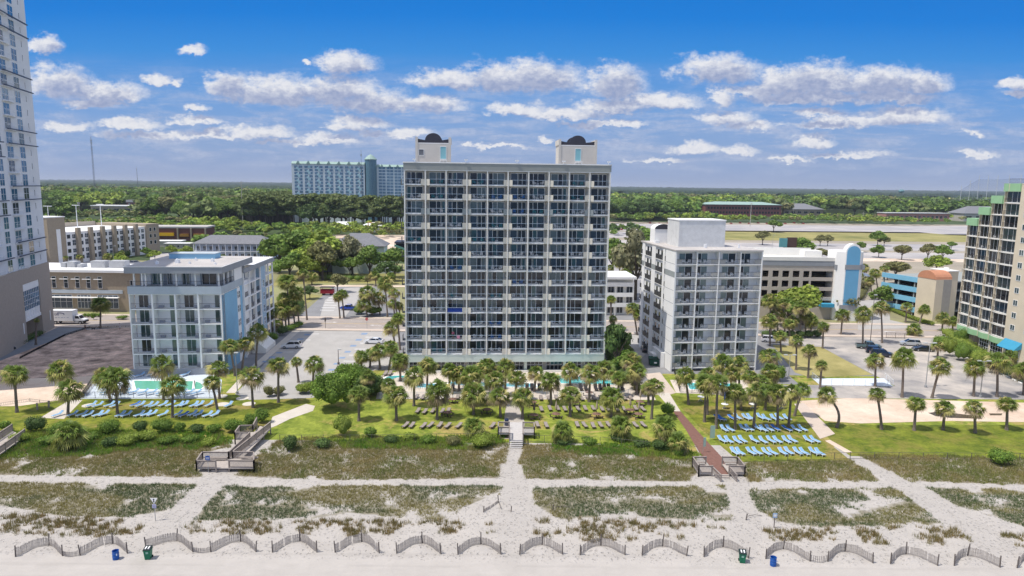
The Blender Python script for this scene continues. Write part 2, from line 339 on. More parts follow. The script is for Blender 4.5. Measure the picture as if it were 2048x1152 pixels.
t=sandm.node_tree; b=t.nodes['Principled BSDF']; ge=N(t,'ShaderNodeNewGeometry')
v1=N(t,'ShaderNodeTexVoronoi'); v1.inputs['Scale'].default_value=2.6; L(t,vm(t,'ADD',ge.outputs['Position'],vm(t,'MULTIPLY',noise(t,ge.outputs['Position'],3).outputs['Color'],(.5,.5,0))),v1.inputs['Vector'])
nb=noise(t,ge.outputs['Position'],9,4); sp=N(t,'ShaderNodeSeparateXYZ'); L(t,ge.outputs['Position'],sp.inputs[0])
foot=maprange(t,sp.outputs[1],64.2,66.0,0.05,1,True)     # groomed strip near the water has no footprints
hh=mm(t,'MULTIPLY',mm(t,'ADD',maprange(t,v1.outputs[0],0,0.4,0,1,True),mm(t,'MULTIPLY',nb.outputs[0],0.7)),foot)
wv=N(t,'ShaderNodeTexWave',bands_direction='Y'); wv.inputs['Scale'].default_value=1.4; wv.inputs['Distortion'].default_value=0.6; L(t,ge.outputs['Position'],wv.inputs[0])
hh=mm(t,'ADD',hh,mm(t,'MULTIPLY',mm(t,'MULTIPLY',wv.outputs[1],0.25),mm(t,'SUBTRACT',1.0,foot)))
bp=N(t,'ShaderNodeBump'); bp.inputs['Strength'].default_value=0.95; bp.inputs['Distance'].default_value=0.13; L(t,hh,bp.inputs['Height']); L(t,bp.outputs[0],b.inputs['Normal'])
struct(ob('beach',npmesh('beach',np.stack([GX,GY,Z],-1).reshape(-1,3),Q,sandm,col=base.reshape(-1,3),smooth=True)))
# ---- tufts of grass: blades as real triangles
def tufts(name,x,y,h,col,nb,wid,lab,cat,spread=0.5,colj=0.22,lean=0.5):
    n=len(x); x=np.repeat(x,nb); y=np.repeat(y,nb); hgt=np.repeat(h,nb)*RG.uniform(.55,1.1,n*nb); col=np.repeat(col,nb,0)*(1+RG.uniform(-colj,colj,(n*nb,1)))
    a=RG.uniform(0,2*np.pi,n*nb); r=RG.uniform(0,spread,n*nb)*np.repeat(h,nb); bx=x+np.cos(a)*r; by=y+np.sin(a)*r; z=bh(bx,by)-0.03
    a2=a+RG.normal(0,.7,n*nb); ln=RG.uniform(0,lean,n*nb)*hgt; w=wid*RG.uniform(.6,1.3,n*nb)
    pa=RG.uniform(0,np.pi,n*nb); dx=np.cos(pa)*w; dy=np.sin(pa)*w
    V=np.empty((n*nb,3,3)); V[:,0]=np.stack([bx-dx,by-dy,z],-1); V[:,1]=np.stack([bx+dx,by+dy,z],-1); V[:,2]=np.stack([bx+np.cos(a2)*ln,by+np.sin(a2)*ln,z+hgt],-1)
    me=npmesh(name,V.reshape(-1,3),np.arange(n*nb*3).reshape(-1,3),M_blade,col=np.repeat(col,3,0)); return stuff(ob(name,me),lab,cat)
M_blade=mat('grass_blade',(1,1,1),0.85,0,attr=True,spec=0.15,trans=True)
def scatter(k,dens,thr,seed,freq=.35):
    X=[];Y=[]
    for p in VEG[k]:
        x0,x1=min(q[0] for q in p),max(q[0] for q in p); y0,y1=min(q[1] for q in p),max(q[1] for q in p)
        n=int((x1-x0)*(y1-y0)*dens); x=RG.uniform(x0,x1,n); y=RG.uniform(y0,y1,n)
        jx=x+(vnoise(x*.9,y*.9,seed+5)-.5)*1.6; jy=y+(vnoise(x*.9,y*.9,seed+6)-.5)*1.2
        ok=inpoly(jx,jy,p)&(dtr(x,y)+1.1*(fbm(x*.8,y*.8,61)-.5)>0.05)&(fbm(x*freq,y*freq*1.3,seed)+RG.uniform(-.07,.07,n)>thr)&(dtr(x,y)>0.1)&(np.abs(x)<82); X.append(x[ok]);Y.append(y[ok])
    return np.concatenate(X),np.concatenate(Y)
def mixcol(a,b,f): return np.array(a)*(1-f[:,None])+np.array(b)*f[:,None]
x,y=scatter('scrub',32,0.30,11); f=np.clip((fbm(x*.25,y*.3,31)-.3)*2.5,0,1)
k=RG.random(len(x)); c=mixcol((0.38,0.32,0.13),(0.22,0.255,0.07),f); c[k<.08]=(0.42,0.37,0.25)
tufts('dune_scrub_grass',x,y,RG.uniform(.22,.5,len(x)),c,5,0.03,'olive and tan dune grass covering the bank behind the sand track','dune grass')
x,y=scatter('low',32,0.36,11); f=np.clip((fbm(x*.1+3,y*.2,33)-.38)*5,0,1)
c=mixcol((0.15,0.20,0.09),(0.36,0.32,0.125),f)*RG.uniform(.7,1.25,(len(x),1))
tufts('dune_meadow_grass',x,y,RG.uniform(.2,.42,len(x)),c,5,0.028,'grey green and tan grass patches on the sand below the track','dune grass')
x,y=scatter('clump',7.0,0.49,15,.45); c=mixcol((0.34,0.25,0.11),(0.22,0.21,0.09),RG.random(len(x)))
tufts('sea_oats',x,y,RG.uniform(.35,.75,len(x)),c,18,0.028,'scattered brown sea oat clumps on white sand behind the slat fences','dune grass',0.55)
x,y=scatter('green',14,0.30,19); c=mixcol((0.14,0.30,0.035),(0.34,0.44,0.07),np.clip((fbm(x*.5,y*.5,39)-.3)*2.5,0,1))
tufts('green_ground_cover',x,y,RG.uniform(.25,.6,len(x)),c,7,0.07,'bright green leafy creepers on the bank below the clipped bushes','ground cover',0.6)
# ---- lawns, paths, roads, lots (each sheet a few millimetres above the one below)
sheet('lawn_base',[(-140,97.6),(150,97.6),(150,137),(-140,137)],0.004,M_lawn,True)
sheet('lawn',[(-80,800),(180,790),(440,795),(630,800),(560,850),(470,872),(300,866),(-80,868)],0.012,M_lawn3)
sheet('lawn',[(560,876),(620,825),(760,795),(1008,796),(1006,874),(700,882)],0.012,M_lawn)
sheet('lawn',[(1044,796),(1318,796),(1368,850),(1398,908),(1290,890),(1044,884)],0.012,M_lawn)
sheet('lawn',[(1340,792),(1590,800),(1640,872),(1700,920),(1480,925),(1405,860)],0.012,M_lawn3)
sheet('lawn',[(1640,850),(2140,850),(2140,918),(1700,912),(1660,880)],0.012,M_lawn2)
# bare sand, part of it toned darker for the tower's shadow
sheet('sand_lot',[(-80,735),(262,735),(182,775),(170,793),(40,812),(-80,814)],0.014,M_psand)
sheet('shade_toned_lot',[(-80,760),(60,692),(130,662),(262,655),(273,748),(200,752),(60,757),(-80,775)],0.020,M_shsand)
sheet('sand_court',[(1596,802),(1700,796),(2140,808),(2140,846),(1900,842),(1720,847),(1650,842)],0.020,M_psand)
sheet('puddle',[(1856,826),(1880,823),(1960,833),(1965,838),(1900,836),(1870,832)],0.026,M_mud); sheet('puddle',[(1880,827),(1902,826),(1905,834),(1888,834)],0.030,mat('puddle_water',(0.09,0.11,0.16),0.05,0,spec=0.8))
sheet('puddle',[(1978,827),(2005,827),(2003,831),(1980,831)],0.026,M_mud)
# land behind the front row
sheet('ground_lot',[(-420,137),(420,137),(420,176),(-420,176)],0.004,M_lotd,True)
sheet('ground_lot',[(-420,192),(420,192),(420,330),(-420,330)],0.004,mat('sandy_verge',(0.30,0.26,0.18),0.95,0.25,0.05,col2=(0.24,0.25,0.10)),True)
sheet('road',[(-420,177),(420,177),(420,191.2),(-420,191.2)],0.012,M_road,True)
for y0,y1 in ((174.6,176.9),(191.3,193.4)): sheet('pavement',[(-420,y0),(420,y0),(420,y1),(-420,y1)],0.13,M_concp,True)
mb=MB(); [mb.box(-420,yy,0,420,yy+.18,.125) for yy in (176.9,191.12)]; struct(mb.build('kerb',M_conc))
for yy in (184.15,184.45): sheet('road_marking',[(-420,yy),(420,yy),(420,yy+.12),(-420,yy+.12)],0.017,M_yellow,True)
for yy in (180.6,187.8):
    for k in range(-30,36): sheet('road_marking',[(k*9,yy),(k*9+3,yy),(k*9+3,yy+.12),(k*9,yy+.12)],0.017,M_white,True) if -120<k*9<130 else None
for (ax,ay,dr) in ((-50,185.8,1),(-37,182.4,-1),(72,182.4,-1),(103,182.4,-1),(-90,182.6,1)):
    mb=MB(); mb.box(-1.6,-.12,0,.6,.12,.006); mb.add([(.6,-.45,.006),(1.8,0,.006),(.6,.45,.006)],[(0,1,2)]); struct(mb.build('road_arrow',M_white,None,(ax,ay,0.02),0 if dr>0 else math.pi))
# drive beside the left tower
sheet('driveway',[(-60,735),(0,690),(60,672),(112,655),(178,655),(130,672),(0,722),(-60,748)],0.024,M_drive)
sheet('path',[(-60,700),(47,674),(112,651),(120,653),(60,680),(-60,715)],0.030,M_concp)
# parking lot between the left hotel and the middle hotel
sheet('parking_lot',[(498,800),(470,788),(592,664),(620,659),(795,657),(800,720),(700,760),(625,796)],0.024,M_lot)
sheet('path',[(585,662),(600,662),(505,745),(470,786),(452,786),(500,735)],0.028,M_conc)
for k in range(7):
    for (xa,xb) in ((0,1),):
        x0=612-k*17; y0=668+k*12; q=[gp(x0,y0),gp(x0+13,y0)]; sheet('parking_line',[(x0,y0),(x0+26,y0-.3),(x0+26,y0+.4),(x0,y0+.5)],0.032,M_white)
for k in range(9):
    x0=742-k*11; y0=662+k*12; sheet('parking_line',[(x0,y0),(x0+30,y0+.2),(x0+30,y0+1.0),(x0,y0+.8)],0.032,M_white)
    sheet('parking_symbol',[(x0-18,y0+4),(x0-6,y0+4),(x0-9,y0+7.5),(x0-21,y0+7.5)],0.032,M_bluep)
    sheet('parking_symbol',[(610-k*14,668+k*9),(622-k*14,668+k*9),(619-k*14,671+k*9),(607-k*14,671+k*9)],0.032,M_bluep) if k<7 else None
sheet('path',[(545,834),(612,808),(630,812),(626,822),(580,838),(552,852),(536,858)],0.028,M_conc)
sheet('path',[(80,836),(140,800),(165,800),(128,838)],0.028,M_conc)
for (cx,cy) in ((442,793),(485,797),(445,809),(498,808),(178,811)):
    X,Y=gp(cx,cy); mb=MB(); mb.lathe([(1.1,0),(1.1,.05)],16); struct(mb.build('concrete_pad',mat('pale_concrete',(0.62,0.58,0.52),0.9,0.05,1),None,(X,Y,0.01)))
# across the road, left of the middle hotel
sheet('parking_lot',[(596,634),(668,572),(742,572),(800,580),(800,634)],0.020,M_lotd)
sheet('parking_lot',[(690,634),(720,595),(740,574),(690,576),(650,600),(640,634)],0.026,M_lot)
for k in range(8): sheet('parking_line',[(640+k*3.4,620-k*5),(668+k*2.6,620.4-k*5),(668+k*2.6,621-k*5),(640+k*3.4,620.7-k*5)],0.032,M_white)
sheet('lawn',[(572,632),(594,618),(640,592),(622,588),(560,600)],0.026,M_field)
sheet('lawn',[(545,572),(560,545),(700,540),(815,548),(815,568),(640,566)],0.020,M_field)
sheet('path',[(620,570),(815,571),(815,574),(620,573)],0.030,M_psand)
# middle pool deck
sheet('pool_deck',[(752,798),(762,752),(800,742),(1250,746),(1300,778),(1312,800)],0.030,M_deckpool)
sheet('path',[(1004,878),(1010,826),(1014,800),(1036,800),(1037,812),(1050,846),(1042,878)],0.028,mat('weathered_boards',(0.46,0.42,0.38),0.9,0.12,1.5))
# drive between middle and right hotel
sheet('driveway',[(1196,672),(1296,660),(1300,690),(1318,740),(1250,745),(1215,735)],0.024,M_lot)
sheet('driveway',[(1300,700),(1322,745),(1345,786),(1300,786),(1255,744)],0.028,M_lotd)
sheet('path',[(1290,748),(1320,745),(1352,786),(1338,790),(1310,790)],0.032,M_concp)
sheet('path',[(1313,786),(1338,786),(1361,823),(1346,823)],0.034,M_conc)
sheet('brick_path',[(1346,823),(1361,823),(1404,872),(1443,914),(1462,950),(1436,950),(1404,914),(1373,862)],0.040,M_brick)
# right hotel and parking
sheet('pool_deck',[(1340,760),(1545,760),(1560,782),(1500,792),(1352,786)],0.030,M_deckpool)
sheet('driveway',[(1516,660),(1680,672),(1600,682),(1545,690),(1570,745),(1600,770),(1516,765)],0.020,M_lotd)
sheet('parking_lot',[(1560,668),(1912,672),(1990,716),(2140,775),(2140,800),(1620,796),(1560,790),(1560,770),(1620,770),(1790,772),(1745,748),(1642,694),(1545,684)],0.026,M_lotp)
sheet('lawn',[(1545,690),(1642,694),(1746,750),(1622,756),(1590,745)],0.032,M_dry)
for k in range(16): sheet('parking_line',[(1925-k*7+k*k*.0,700+k*0),(1925,700),(1925,700.6),(1925,700.6)],0.034,M_white) if False else None
sheet('court',[(1624,757),(1768,757),(1786,773),(1640,770)],0.040,mat('pale_court_paint',(0.66,0.72,0.80),0.7,0.04,1))
sheet('path',[(1588,808),(1608,806),(1670,868),(1640,878)],0.034,M_concp)
sheet('path',[(1690,905),(1705,905),(1660,880),(1650,882)],0.034,M_psand)
# far side right
sheet('parking_lot',[(1716,660),(1716,600),(1780,600),(1780,640),(1850,655)],0.020,M_lot)
sheet('parking_lot',[(1210,640),(1225,560),(1290,560),(1290,640)],0.020,M_lotd)
def band(name,x0,x1,ya,yb,z,m): sheet(name,[(x0,ya),(x1,ya+(x1-x0)*.009),(x1,yb+(x1-x0)*.009),(x0,yb)],z,m)
band('far_lot',1215,2300,443,600,0.008,mat('lot_verge',(0.34,0.30,0.24),0.95,0.14,0.03))
band('far_lot',1215,2100,447,461,0.02,M_lotfar); band('far_field',1450,2250,461,465,0.02,M_dry); band('far_field',1450,2250,464.5,480,0.03,M_field); band('far_lot',1215,1450,463,475,0.02,M_lotfar)
band('far_lot',1215,2100,483,496,0.02,M_lotfar); band('far_lot',1215,2300,500,512,0.02,M_lotfar); band('far_field',1215,2300,512,518,0.02,M_psand); band('far_lot',1215,1300,480,560,0.03,M_lotfar)
sheet('far_lot',[(1850,452),(2000,452),(2100,478),(1900,470),(1700,452)],0.03,M_lotfar)
sheet('far_lot',[(300,536),(300,505),(420,508),(560,530),(420,540)],0.02,M_lotfar)
sheet('far_lot',[(-60,560),(120,520),(300,524),(420,530),(300,560),(-60,600)],0.014,M_lotfar)
sheet('far_lot',[(580,470),(820,470),(820,505),(700,500),(580,480)],0.02,M_psand)
# ================================================================== BUILDINGS
G=mat
wht=G('white_stucco',(0.87,0.87,0.86),0.85,0.035,0.3); offw=G('off_white_stucco',(0.80,0.785,0.74),0.85,0.04,0.3); cream=G('cream_stucco',(0.66,0.58,0.45),0.85,0.05,0.3)
conc=G('grey_concrete_band',(0.31,0.33,0.32),0.85,0.06,0.3); beige=G('grey_beige_stucco',(0.50,0.475,0.43),0.85,0.06,0.3); mint=G('pale_mint_stucco',(0.58,0.66,0.61),0.85,0.05,0.3)
frm=G('white_aluminium',(0.82,0.84,0.86),0.5,0,spec=0.4); rail=G('dark_railing_metal',(0.045,0.045,0.05),0.5,0); bluerail=G('pale_blue_rail',(0.50,0.62,0.75),0.5,0)
roofg=G('grey_roof_membrane',(0.47,0.445,0.43),0.95,0.14,0.25); roofw=G('white_roof_membrane',(0.80,0.80,0.80),0.9,0.05,0.4); darkr=G('black_roof_metal',(0.05,0.05,0.065),0.4,0.1,2)
blue=G('sky_blue_stucco',(0.26,0.50,0.70),0.85,0.06,0.4); greyp=G('grey_fascia_paint',(0.31,0.33,0.36),0.8,0.06,0.5); greyb=G('blue_grey_panel',(0.44,0.50,0.55),0.8,0.06,0.6)
tanb=G('tan_block',(0.36,0.30,0.225),0.9,0.07,1.2); brownb=G('brown_brick',(0.36,0.295,0.22),0.9,0.08,1.5); podg=G('grey_tan_block',(0.40,0.345,0.295),0.9,0.05,1.5)
green=G('mint_green_paint',(0.30,0.52,0.30),0.8,0.05,0.5); curtain=G('pale_curtain',(0.50,0.53,0.52),0.9,0.05,2); awn=G('teal_blue_awning',(0.05,0.30,0.48),0.8,0.06,1)
brickr=G('red_brick',(0.22,0.085,0.075),0.9,0.1,0.4); shing=G('grey_shingles',(0.20,0.205,0.225),0.9,0.12,1.0); copper=G('green_metal_roof',(0.30,0.42,0.38),0.6,0.06,0.1); orange=G('terracotta_roof',(0.52,0.24,0.14),0.8,0.08,0.6)
def glass(name,col,spec=0.7,rough=0.06,var=0.0,metal=0.25): return G(name,col,rough,var,0.5,spec=spec,metal=metal)
gl=[glass('dark_glass',(0.025,0.032,0.042)),glass('blue_glass',(0.05,0.075,0.105)),glass('teal_glass',(0.055,0.12,0.135)),glass('green_grey_glass',(0.06,0.10,0.11))]
gteal=glass('deep_teal_glass',(0.035,0.15,0.28)); gpanel=G('tinted_guard_glass',(0.02,0.035,0.06),0.1,0,spec=0.5,alpha=0.20)
dark=G('dark_interior',(0.015,0.016,0.02),0.9,0)
def place(n,label,cat,A,B=None,rz=None,z=0):
    if rz is None: rz=math.atan2(B[1]-A[1],B[0]-A[0])
    return thing(n,label,cat,(A[0],A[1],z),rz), rz
CACHE={}
def part(parent,name,me,loc=(0,0,0),rz=0): return ob(name,me,parent,loc,rz)
def win_mesh(w,h,fr=0.07,mx=1,mz=0,m=None,d=0.06):
    k=('wf',w,h,fr,mx,mz,m)
    if k not in CACHE:
        b=MB(); b.box(0,-d,0,fr,0.02,h); b.box(w-fr,-d,0,w,0.02,h); b.box(fr,-d,0,w-fr,0.02,fr); b.box(fr,-d,h-fr,w-fr,0.02,h)
        for i in range(1,mx+1): x=w*i/(mx+1); b.box(x-fr/2,-d+.01,fr,x+fr/2,0.015,h-fr)
        for i in range(1,mz+1): z=h*i/(mz+1); b.box(fr,-d+.02,z-fr/2,w-fr,0.01,z+fr/2)
        CACHE[k]=b.mesh('window_frame',m or frm)
    return CACHE[k]
def pane_mesh(w,h,gm):
    k=('wp',w,h,gm.name)
    if k not in CACHE: CACHE[k]=MB().box(0.03,-.01,0.03,w-.03,0.012,h-.03).mesh('pane',gm)
    return CACHE[k]
def window(par,x,y,z,w,h,gm=None,mx=1,mz=0,rz=0,name='window',fm=None,fr=0.07):
    f=part(par,name,win_mesh(w,h,fr,mx,mz,fm),(x,y,z),rz); part(f,'pane',pane_mesh(w,h,gm or random.choice(gl)),(0,0,0)); return f
def railing_mesh(w,h=1.05,m=None,sp=0.14,th=0.03,bow=0.0,panel=False,topm=None):
    k=('rl',round(w,2),h,m and m.name,sp,bow,panel)
    if k in CACHE: return CACHE[k]
    b=MB(); n=max(1,int(w/0.9)) if bow else 1
    fy=lambda x:-bow*(1-((x-w/2)/(w/2))**2)
    for i in range(n):
        x0,x1=w*i/n,w*(i+1)/n; y0,y1=fy(x0),fy(x1)
        for z,t,mm_ in ((h,0.028,1),(0.09,0.015,0)): b.add([(x0,y0-t,z-t),(x1,y1-t,z-t),(x1,y1+t,z-t),(x0,y0+t,z-t),(x0,y0-t,z+t),(x1,y1-t,z+t),(x1,y1+t,z+t),(x0,y0+t,z+t)],[(0,3,2,1),(4,5,6,7),(0,1,5,4),(1,2,6,5),(2,3,7,6),(3,0,4,7)],mm_)
        if panel: b.quad((x0,y0,.12),(x1,y1,.12),(x1,y1,h-.04),(x0,y0,h-.04),2)
    if not panel:
        for i in range(int(w/sp)+1): x=min(w-.02,i*sp); y=fy(x); b.box(x-.008,y-.008,.1,x+.008,y+.008,h-.03)
    CACHE[k]=b.mesh('railing',[m or rail,topm or m or rail,gpanel]); return CACHE[k]
# ---- plastic chairs
def chair_mesh(m):
    b=MB()
    for sx in (-.24,.2):
        for sy in (-.24,.2): b.box(sx,sy,0,sx+.04,sy+.04,.42)
    b.box(-.26,-.27,.40,.26,.24,.45)
    for sx in (-.29,.24): b.box(sx,-.26,.62,sx+.05,.2,.66); b.box(sx,-.26,.42,sx+.05,-.21,.62)
    n=8; arc=[(-.25,.45)]+[(-.25*math.cos(math.pi*i/n),.78+.17*math.sin(math.pi*i/n)) for i in range(n+1)]+[(.25,.45)]
    for i in range(5): x=-.22+i*.1; b.add([(x,.2,.45),(x+.05,.2,.45),(x+.05,.30,.9-abs(i-2)*.05),(x,.30,.9-abs(i-2)*.05),(x,.23,.45),(x+.05,.23,.45),(x+.05,.33,.9-abs(i-2)*.05),(x,.33,.9-abs(i-2)*.05)],[(0,1,2,3),(7,6,5,4),(0,4,5,1),(3,2,6,7),(0,3,7,4),(1,5,6,2)])
    for i in range(len(arc)-1):
        (x0,z0),(x1,z1)=arc[i],arc[i+1]; y0=.2+(z0-.45)*.22; y1=.2+(z1-.45)*.22
        b.tube([(x0,y0+.015,z0),(x1,y1+.015,z1)],.022,4)
    return b.mesh('plastic_chair',m)
chw=G('white_plastic',(0.88,0.89,0.90),0.5,0); cht=G('teal_plastic',(0.03,0.28,0.34),0.5,0); chb=G('bright_blue_plastic',(0.02,0.18,0.55),0.5,0); chd=G('dark_plastic',(0.05,0.05,0.07),0.5,0); chy=G('red_plastic',(0.35,0.05,0.04),0.5,0)
CHM={'white':chair_mesh(chw),'teal':chair_mesh(cht),'blue':chair_mesh(chb),'dark':chair_mesh(chd),'red':chair_mesh(chy)}
tb=MB(); tb.box(-.23,-.23,.38,.23,.23,.42); [tb.box(sx,sy,0,sx+.04,sy+.04,.38) for sx in (-.2,.16) for sy in (-.2,.16)]; TBM=tb.mesh('side_table',chw)
NCH=[0,0]
def loc2w(o,rz,x,y,z):
    c,s=math.cos(rz),math.sin(rz); return (o.location.x+c*x-s*y,o.location.y+s*x+c*y,o.location.z+z)
# ================================================================== middle tower
FL=2.84; Z0=4.05; NF=13; BW=4.06; BD=1.75
A=(-21.3,135.3); rz=rad(3.6)
T,_=place('hotel_tower','tall middle hotel of thirteen balcony rows in grey beige concrete','hotel',A,rz=rz); WT=BW*10
b=MB(); b.box(0.02,BD,0,WT-.02,19,Z0+FL*NF); b.build('wall',beige,T)
slabm=G('pale_slab_paint',(0.86,0.87,0.87),0.85,0.04,0.5)
for k in range(NF+1):
    b=MB(); z=Z0+FL*k; fr_=[]
    for i in range(10):      # slab edge bows out between the corner panels
        x0=i*BW; odd=i%2==1; n=6
        for j in range(n+(1 if i==9 else 0)):
            u=j/n if not odd else 1-j/n; fr_.append((x0+BW*j/n,(-0.42*math.sin(u*math.pi*0.72)) if k<NF else -.45))
    b.prism([(0,BD-.003)]+fr_+[(WT,BD-.003)],z-.2,z); b.build('floor_slab',slabm,T)
for i in range(11):
    x=i*BW; w=0.11; b=MB()
    for k in range(NF):
        z=Z0+FL*k; b.box(x-w,-.46,z-.25 if k else z+.001,x+w,BD-.004 if 0 else -.451,z+FL-.25); b.box(x-w,-.45,z+.001,x+w,BD-.004,z+FL-.201)
    b.build('partition_wall',offw,T)
b=MB(); b.box(-.18,-.52,Z0+FL*NF-.05+.002,WT+.18,-.22,Z0+FL*NF+1.25); b.box(-.18,-.22,Z0+FL*NF+.003,.1,19.1,Z0+FL*NF+1.25); b.box(WT-.1,-.22,Z0+FL*NF+.003,WT+.18,19.1,Z0+FL*NF+1.25); b.box(.1,18.8,Z0+FL*NF+.003,WT-.1,19.1,Z0+FL*NF+1.25); b.build('parapet',conc,T)
b=MB(); b.box(-.26,-.6,Z0+FL*NF+1.252,WT+.26,-.12,Z0+FL*NF+1.47); b.box(-.26,-.12,Z0+FL*NF+1.252,.16,19.2,Z0+FL*NF+1.47); b.box(WT-.16,-.12,Z0+FL*NF+1.252,WT+.26,19.2,Z0+FL*NF+1.47); b.build('roof_edge',wht,T)
b=MB(); b.box(.1,-.2,Z0+FL*NF+.2,WT-.1,18.8,Z0+FL*NF+.3); b.build('roof',roofg,T)
for x in (2,12,22,31.2,40.2):
    b=MB(); z=Z0+FL*NF+1.47; b.tube([(x,-.3,z),(x,-.5,z+.45)],.05,5); b.box(x-.35,-.95,z+.35,x-.05,-.65,z+.6); b.box(x+.05,-.95,z+.35,x+.35,-.65,z+.6); b.box(x-.3,-.75,z+.4,x+.3,-.55,z+.46); b.build('roof_floodlight',frm,T)
# side walls with their own small balconies rails
slm=MB().box(-.75,.1,-.15,-.003,1.6,-.02).box(-.75,.1,-.02,-.7,1.6,1.0).mesh('side_ledge',rail)
for k in range(NF): part(T,'side_ledge',slm,(0,0,Z0+FL*k))
def glazing(mir,var):
    k=('cg',mir,var)
    if k in CACHE: return CACHE[k]
    f=MB(); p=MB(); H=2.42
    X=[.30,1.12,2.02,3.42] if not mir else [.42,1.62,2.62,3.66]
    if mir: X=[4.06-.3-3.12,4.06-.3-1.72,4.06-.3-.82,4.06-.3]
    for i,x in enumerate(X): f.box(x-.05,-.07,.02,x+.05,0,H)
    f.box(X[0],-.06,H-.09,X[-1],-.002,H); f.box(X[0],-.06,.0,X[-1],-.002,.1)
    for i in range(3):
        g_=(var*7+i*3+(1 if mir else 0))%5
        p.box(X[i]+.05,-.03,.1,X[i+1]-.05,-.003,H-.09,{0:0,1:1,2:0,3:2,4:0}[g_] if var<6 else (4 if i!=var%3 else 0))
        if (var+i)%4==1: p.box(X[i]+.08,-.034,.12,X[i]+.28,-.0305,H-.12,3)   # curtain edge behind glass
    CACHE[k]=(f.mesh('door_frame',frm),p.mesh('pane',[gl[0],gl[1],gl[2],G('dim_curtain',(0.20,0.22,0.22),0.6,0.05,2),glass('curtained_pane',(0.15,0.19,0.20),0.5,0.15,0.15)])); return CACHE[k]
def cpanel(side,m):
    k=('cp',side,m.name)
    if k in CACHE: return CACHE[k]
    b=MB(); s=side; w=.86
    pl=[(0.12*s,-.33),(w*s,-.52),(w*s,-.40),(0.12*s,-.22)]
    b.prism(pl if s>0 else pl[::-1],-.2,1.02); CACHE[k]=b.mesh('corner_panel',m); return CACHE[k]
panm=G('cream_panel_paint',(0.74,0.70,0.60),0.8,0.04,1); panl=G('grey_panel_paint',(0.30,0.34,0.35),0.8,0.04,1)
ndoor=0; rest_f=[]
rs=random.Random(3)
for k in range(NF-1,-1,-1):
    z=Z0+FL*k
    for i in range(10):
        mir=i%2==1; x0=i*BW; fm_,pm_=glazing(mir,rs.randrange(9)); ndoor+=1
        if ndoor<=100:
            d=part(T,'sliding_door',fm_,(x0,BD,z)); part(d,'pane',pm_)
            part(T,'balcony_railing',railing_mesh(BW-.26-(.74 if i%2==0 else .74),1.02,bluerail,.14,.03,0.0,True),(x0+(.13 if i%2==0 else .87),-.42,z))
        else: rest_f.append((fm_,pm_,x0,z,i))
        s=1 if mir else -1
        if not mir: part(T,'corner_panel',cpanel(-1,panl if k==10 else panm),(x0+BW,0,z))
        elif ndoor<1e9: part(T,'corner_panel',cpanel(1,panl if k==10 else panm),(x0,0,z)) if sum(1 for _ in ())==0 else None
        # seats
        r=rs.random(); kind='white' if r<.82 else ('teal' if r<.9 else ('dark' if r<.96 else 'blue'))
        if (k,i)==(6,2): kind='blue'
        if (k,i)==(5,4): kind='red'
        if rs.random()<0.80 and NCH[0]<205:
            xs_=[1.15,2.65] if not mir else [1.45,2.95]
            for j,xx in enumerate(xs_):
                if rs.random()<.92:
                    o=ob('plastic_chair',CHM[kind],None,loc2w(T,rz,x0+xx+rs.uniform(-.15,.15),.55+rs.uniform(-.1,.2),z),rz+rs.uniform(-.5,.5)+(0.35 if j==0 else -.35))
                    tag(o,'%s chair, %s seat, %s balcony from left, %s row from top, middle hotel'%(kind,('left','right')[j],ordw(i+1),ordw(NF-k)),'chair','plastic chairs on the balconies'); NCH[0]+=1
            if rs.random()<.7:
                o=ob('side_table',TBM,None,loc2w(T,rz,x0+sum(xs_)/2,.35,z),rz); tag(o,'small white table, %s balcony from left, %s row from top, middle hotel'%(ordw(i+1),ordw(NF-k)),'side table','side tables on the balconies')
def merge(parent,name,items,mats_from=None):   # items: (mesh, (x,y,z))
    V=[];Fc=[];MI=[];mats=[];off=0
    for me,(x,y,z) in items:
        for v in me.vertices: V.append((v.co.x+x,v.co.y+y,v.co.z+z))
        mp=[]
        for q in me.materials:
            if q not in mats: mats.append(q)
            mp.append(mats.index(q))
        for p in me.polygons: Fc.append(tuple(i+off for i in p.vertices)); MI.append(mp[p.material_index])
        off+=len(me.vertices)
    me=bpy.data.meshes.new(name); me.from_pydata(V,[],Fc); [me.materials.append(q) for q in mats]; me.polygons.foreach_set('material_index',MI); me.update()
    o=ob(name,me,parent); o['kind']='stuff'; return o
merge(T,'lower_doors',[(a_,(x,BD,z)) for a_,_,x,z,i in rest_f]+[(b_,(x,BD,z)) for _,b_,x,z,i in rest_f])
merge(T,'lower_railings',[(railing_mesh(BW-1.0,1.02,bluerail,.14,.03,0.0,True),(x+(.13 if i%2==0 else .87),-.42,z)) for _,_,x,z,i in rest_f])
# ground floor: mint band, tall windows, brackets
b=MB(); b.box(-.02,-.34,Z0-1.75,WT+.02,BD-.01,Z0-.203); b.build('mint_band',mint,T)
for i in range(0,11,2): b=MB(); x=min(WT-.25,max(.25,i*BW)); b.box(x-.28,.35,0,x+.28,1.1,Z0-1.752); b.build('column',mint,T)
for i in range(10):
    x0=i*BW+.35; w=BW-.7 if i%2 else BW-.7; window(T,x0,BD-.05,.05,w,2.2,gl[0],3,1)
b=MB(); b.box(-.5,-.3,0.0,WT+.5,-.05,.45); b.build('planter_wall',offw,T)
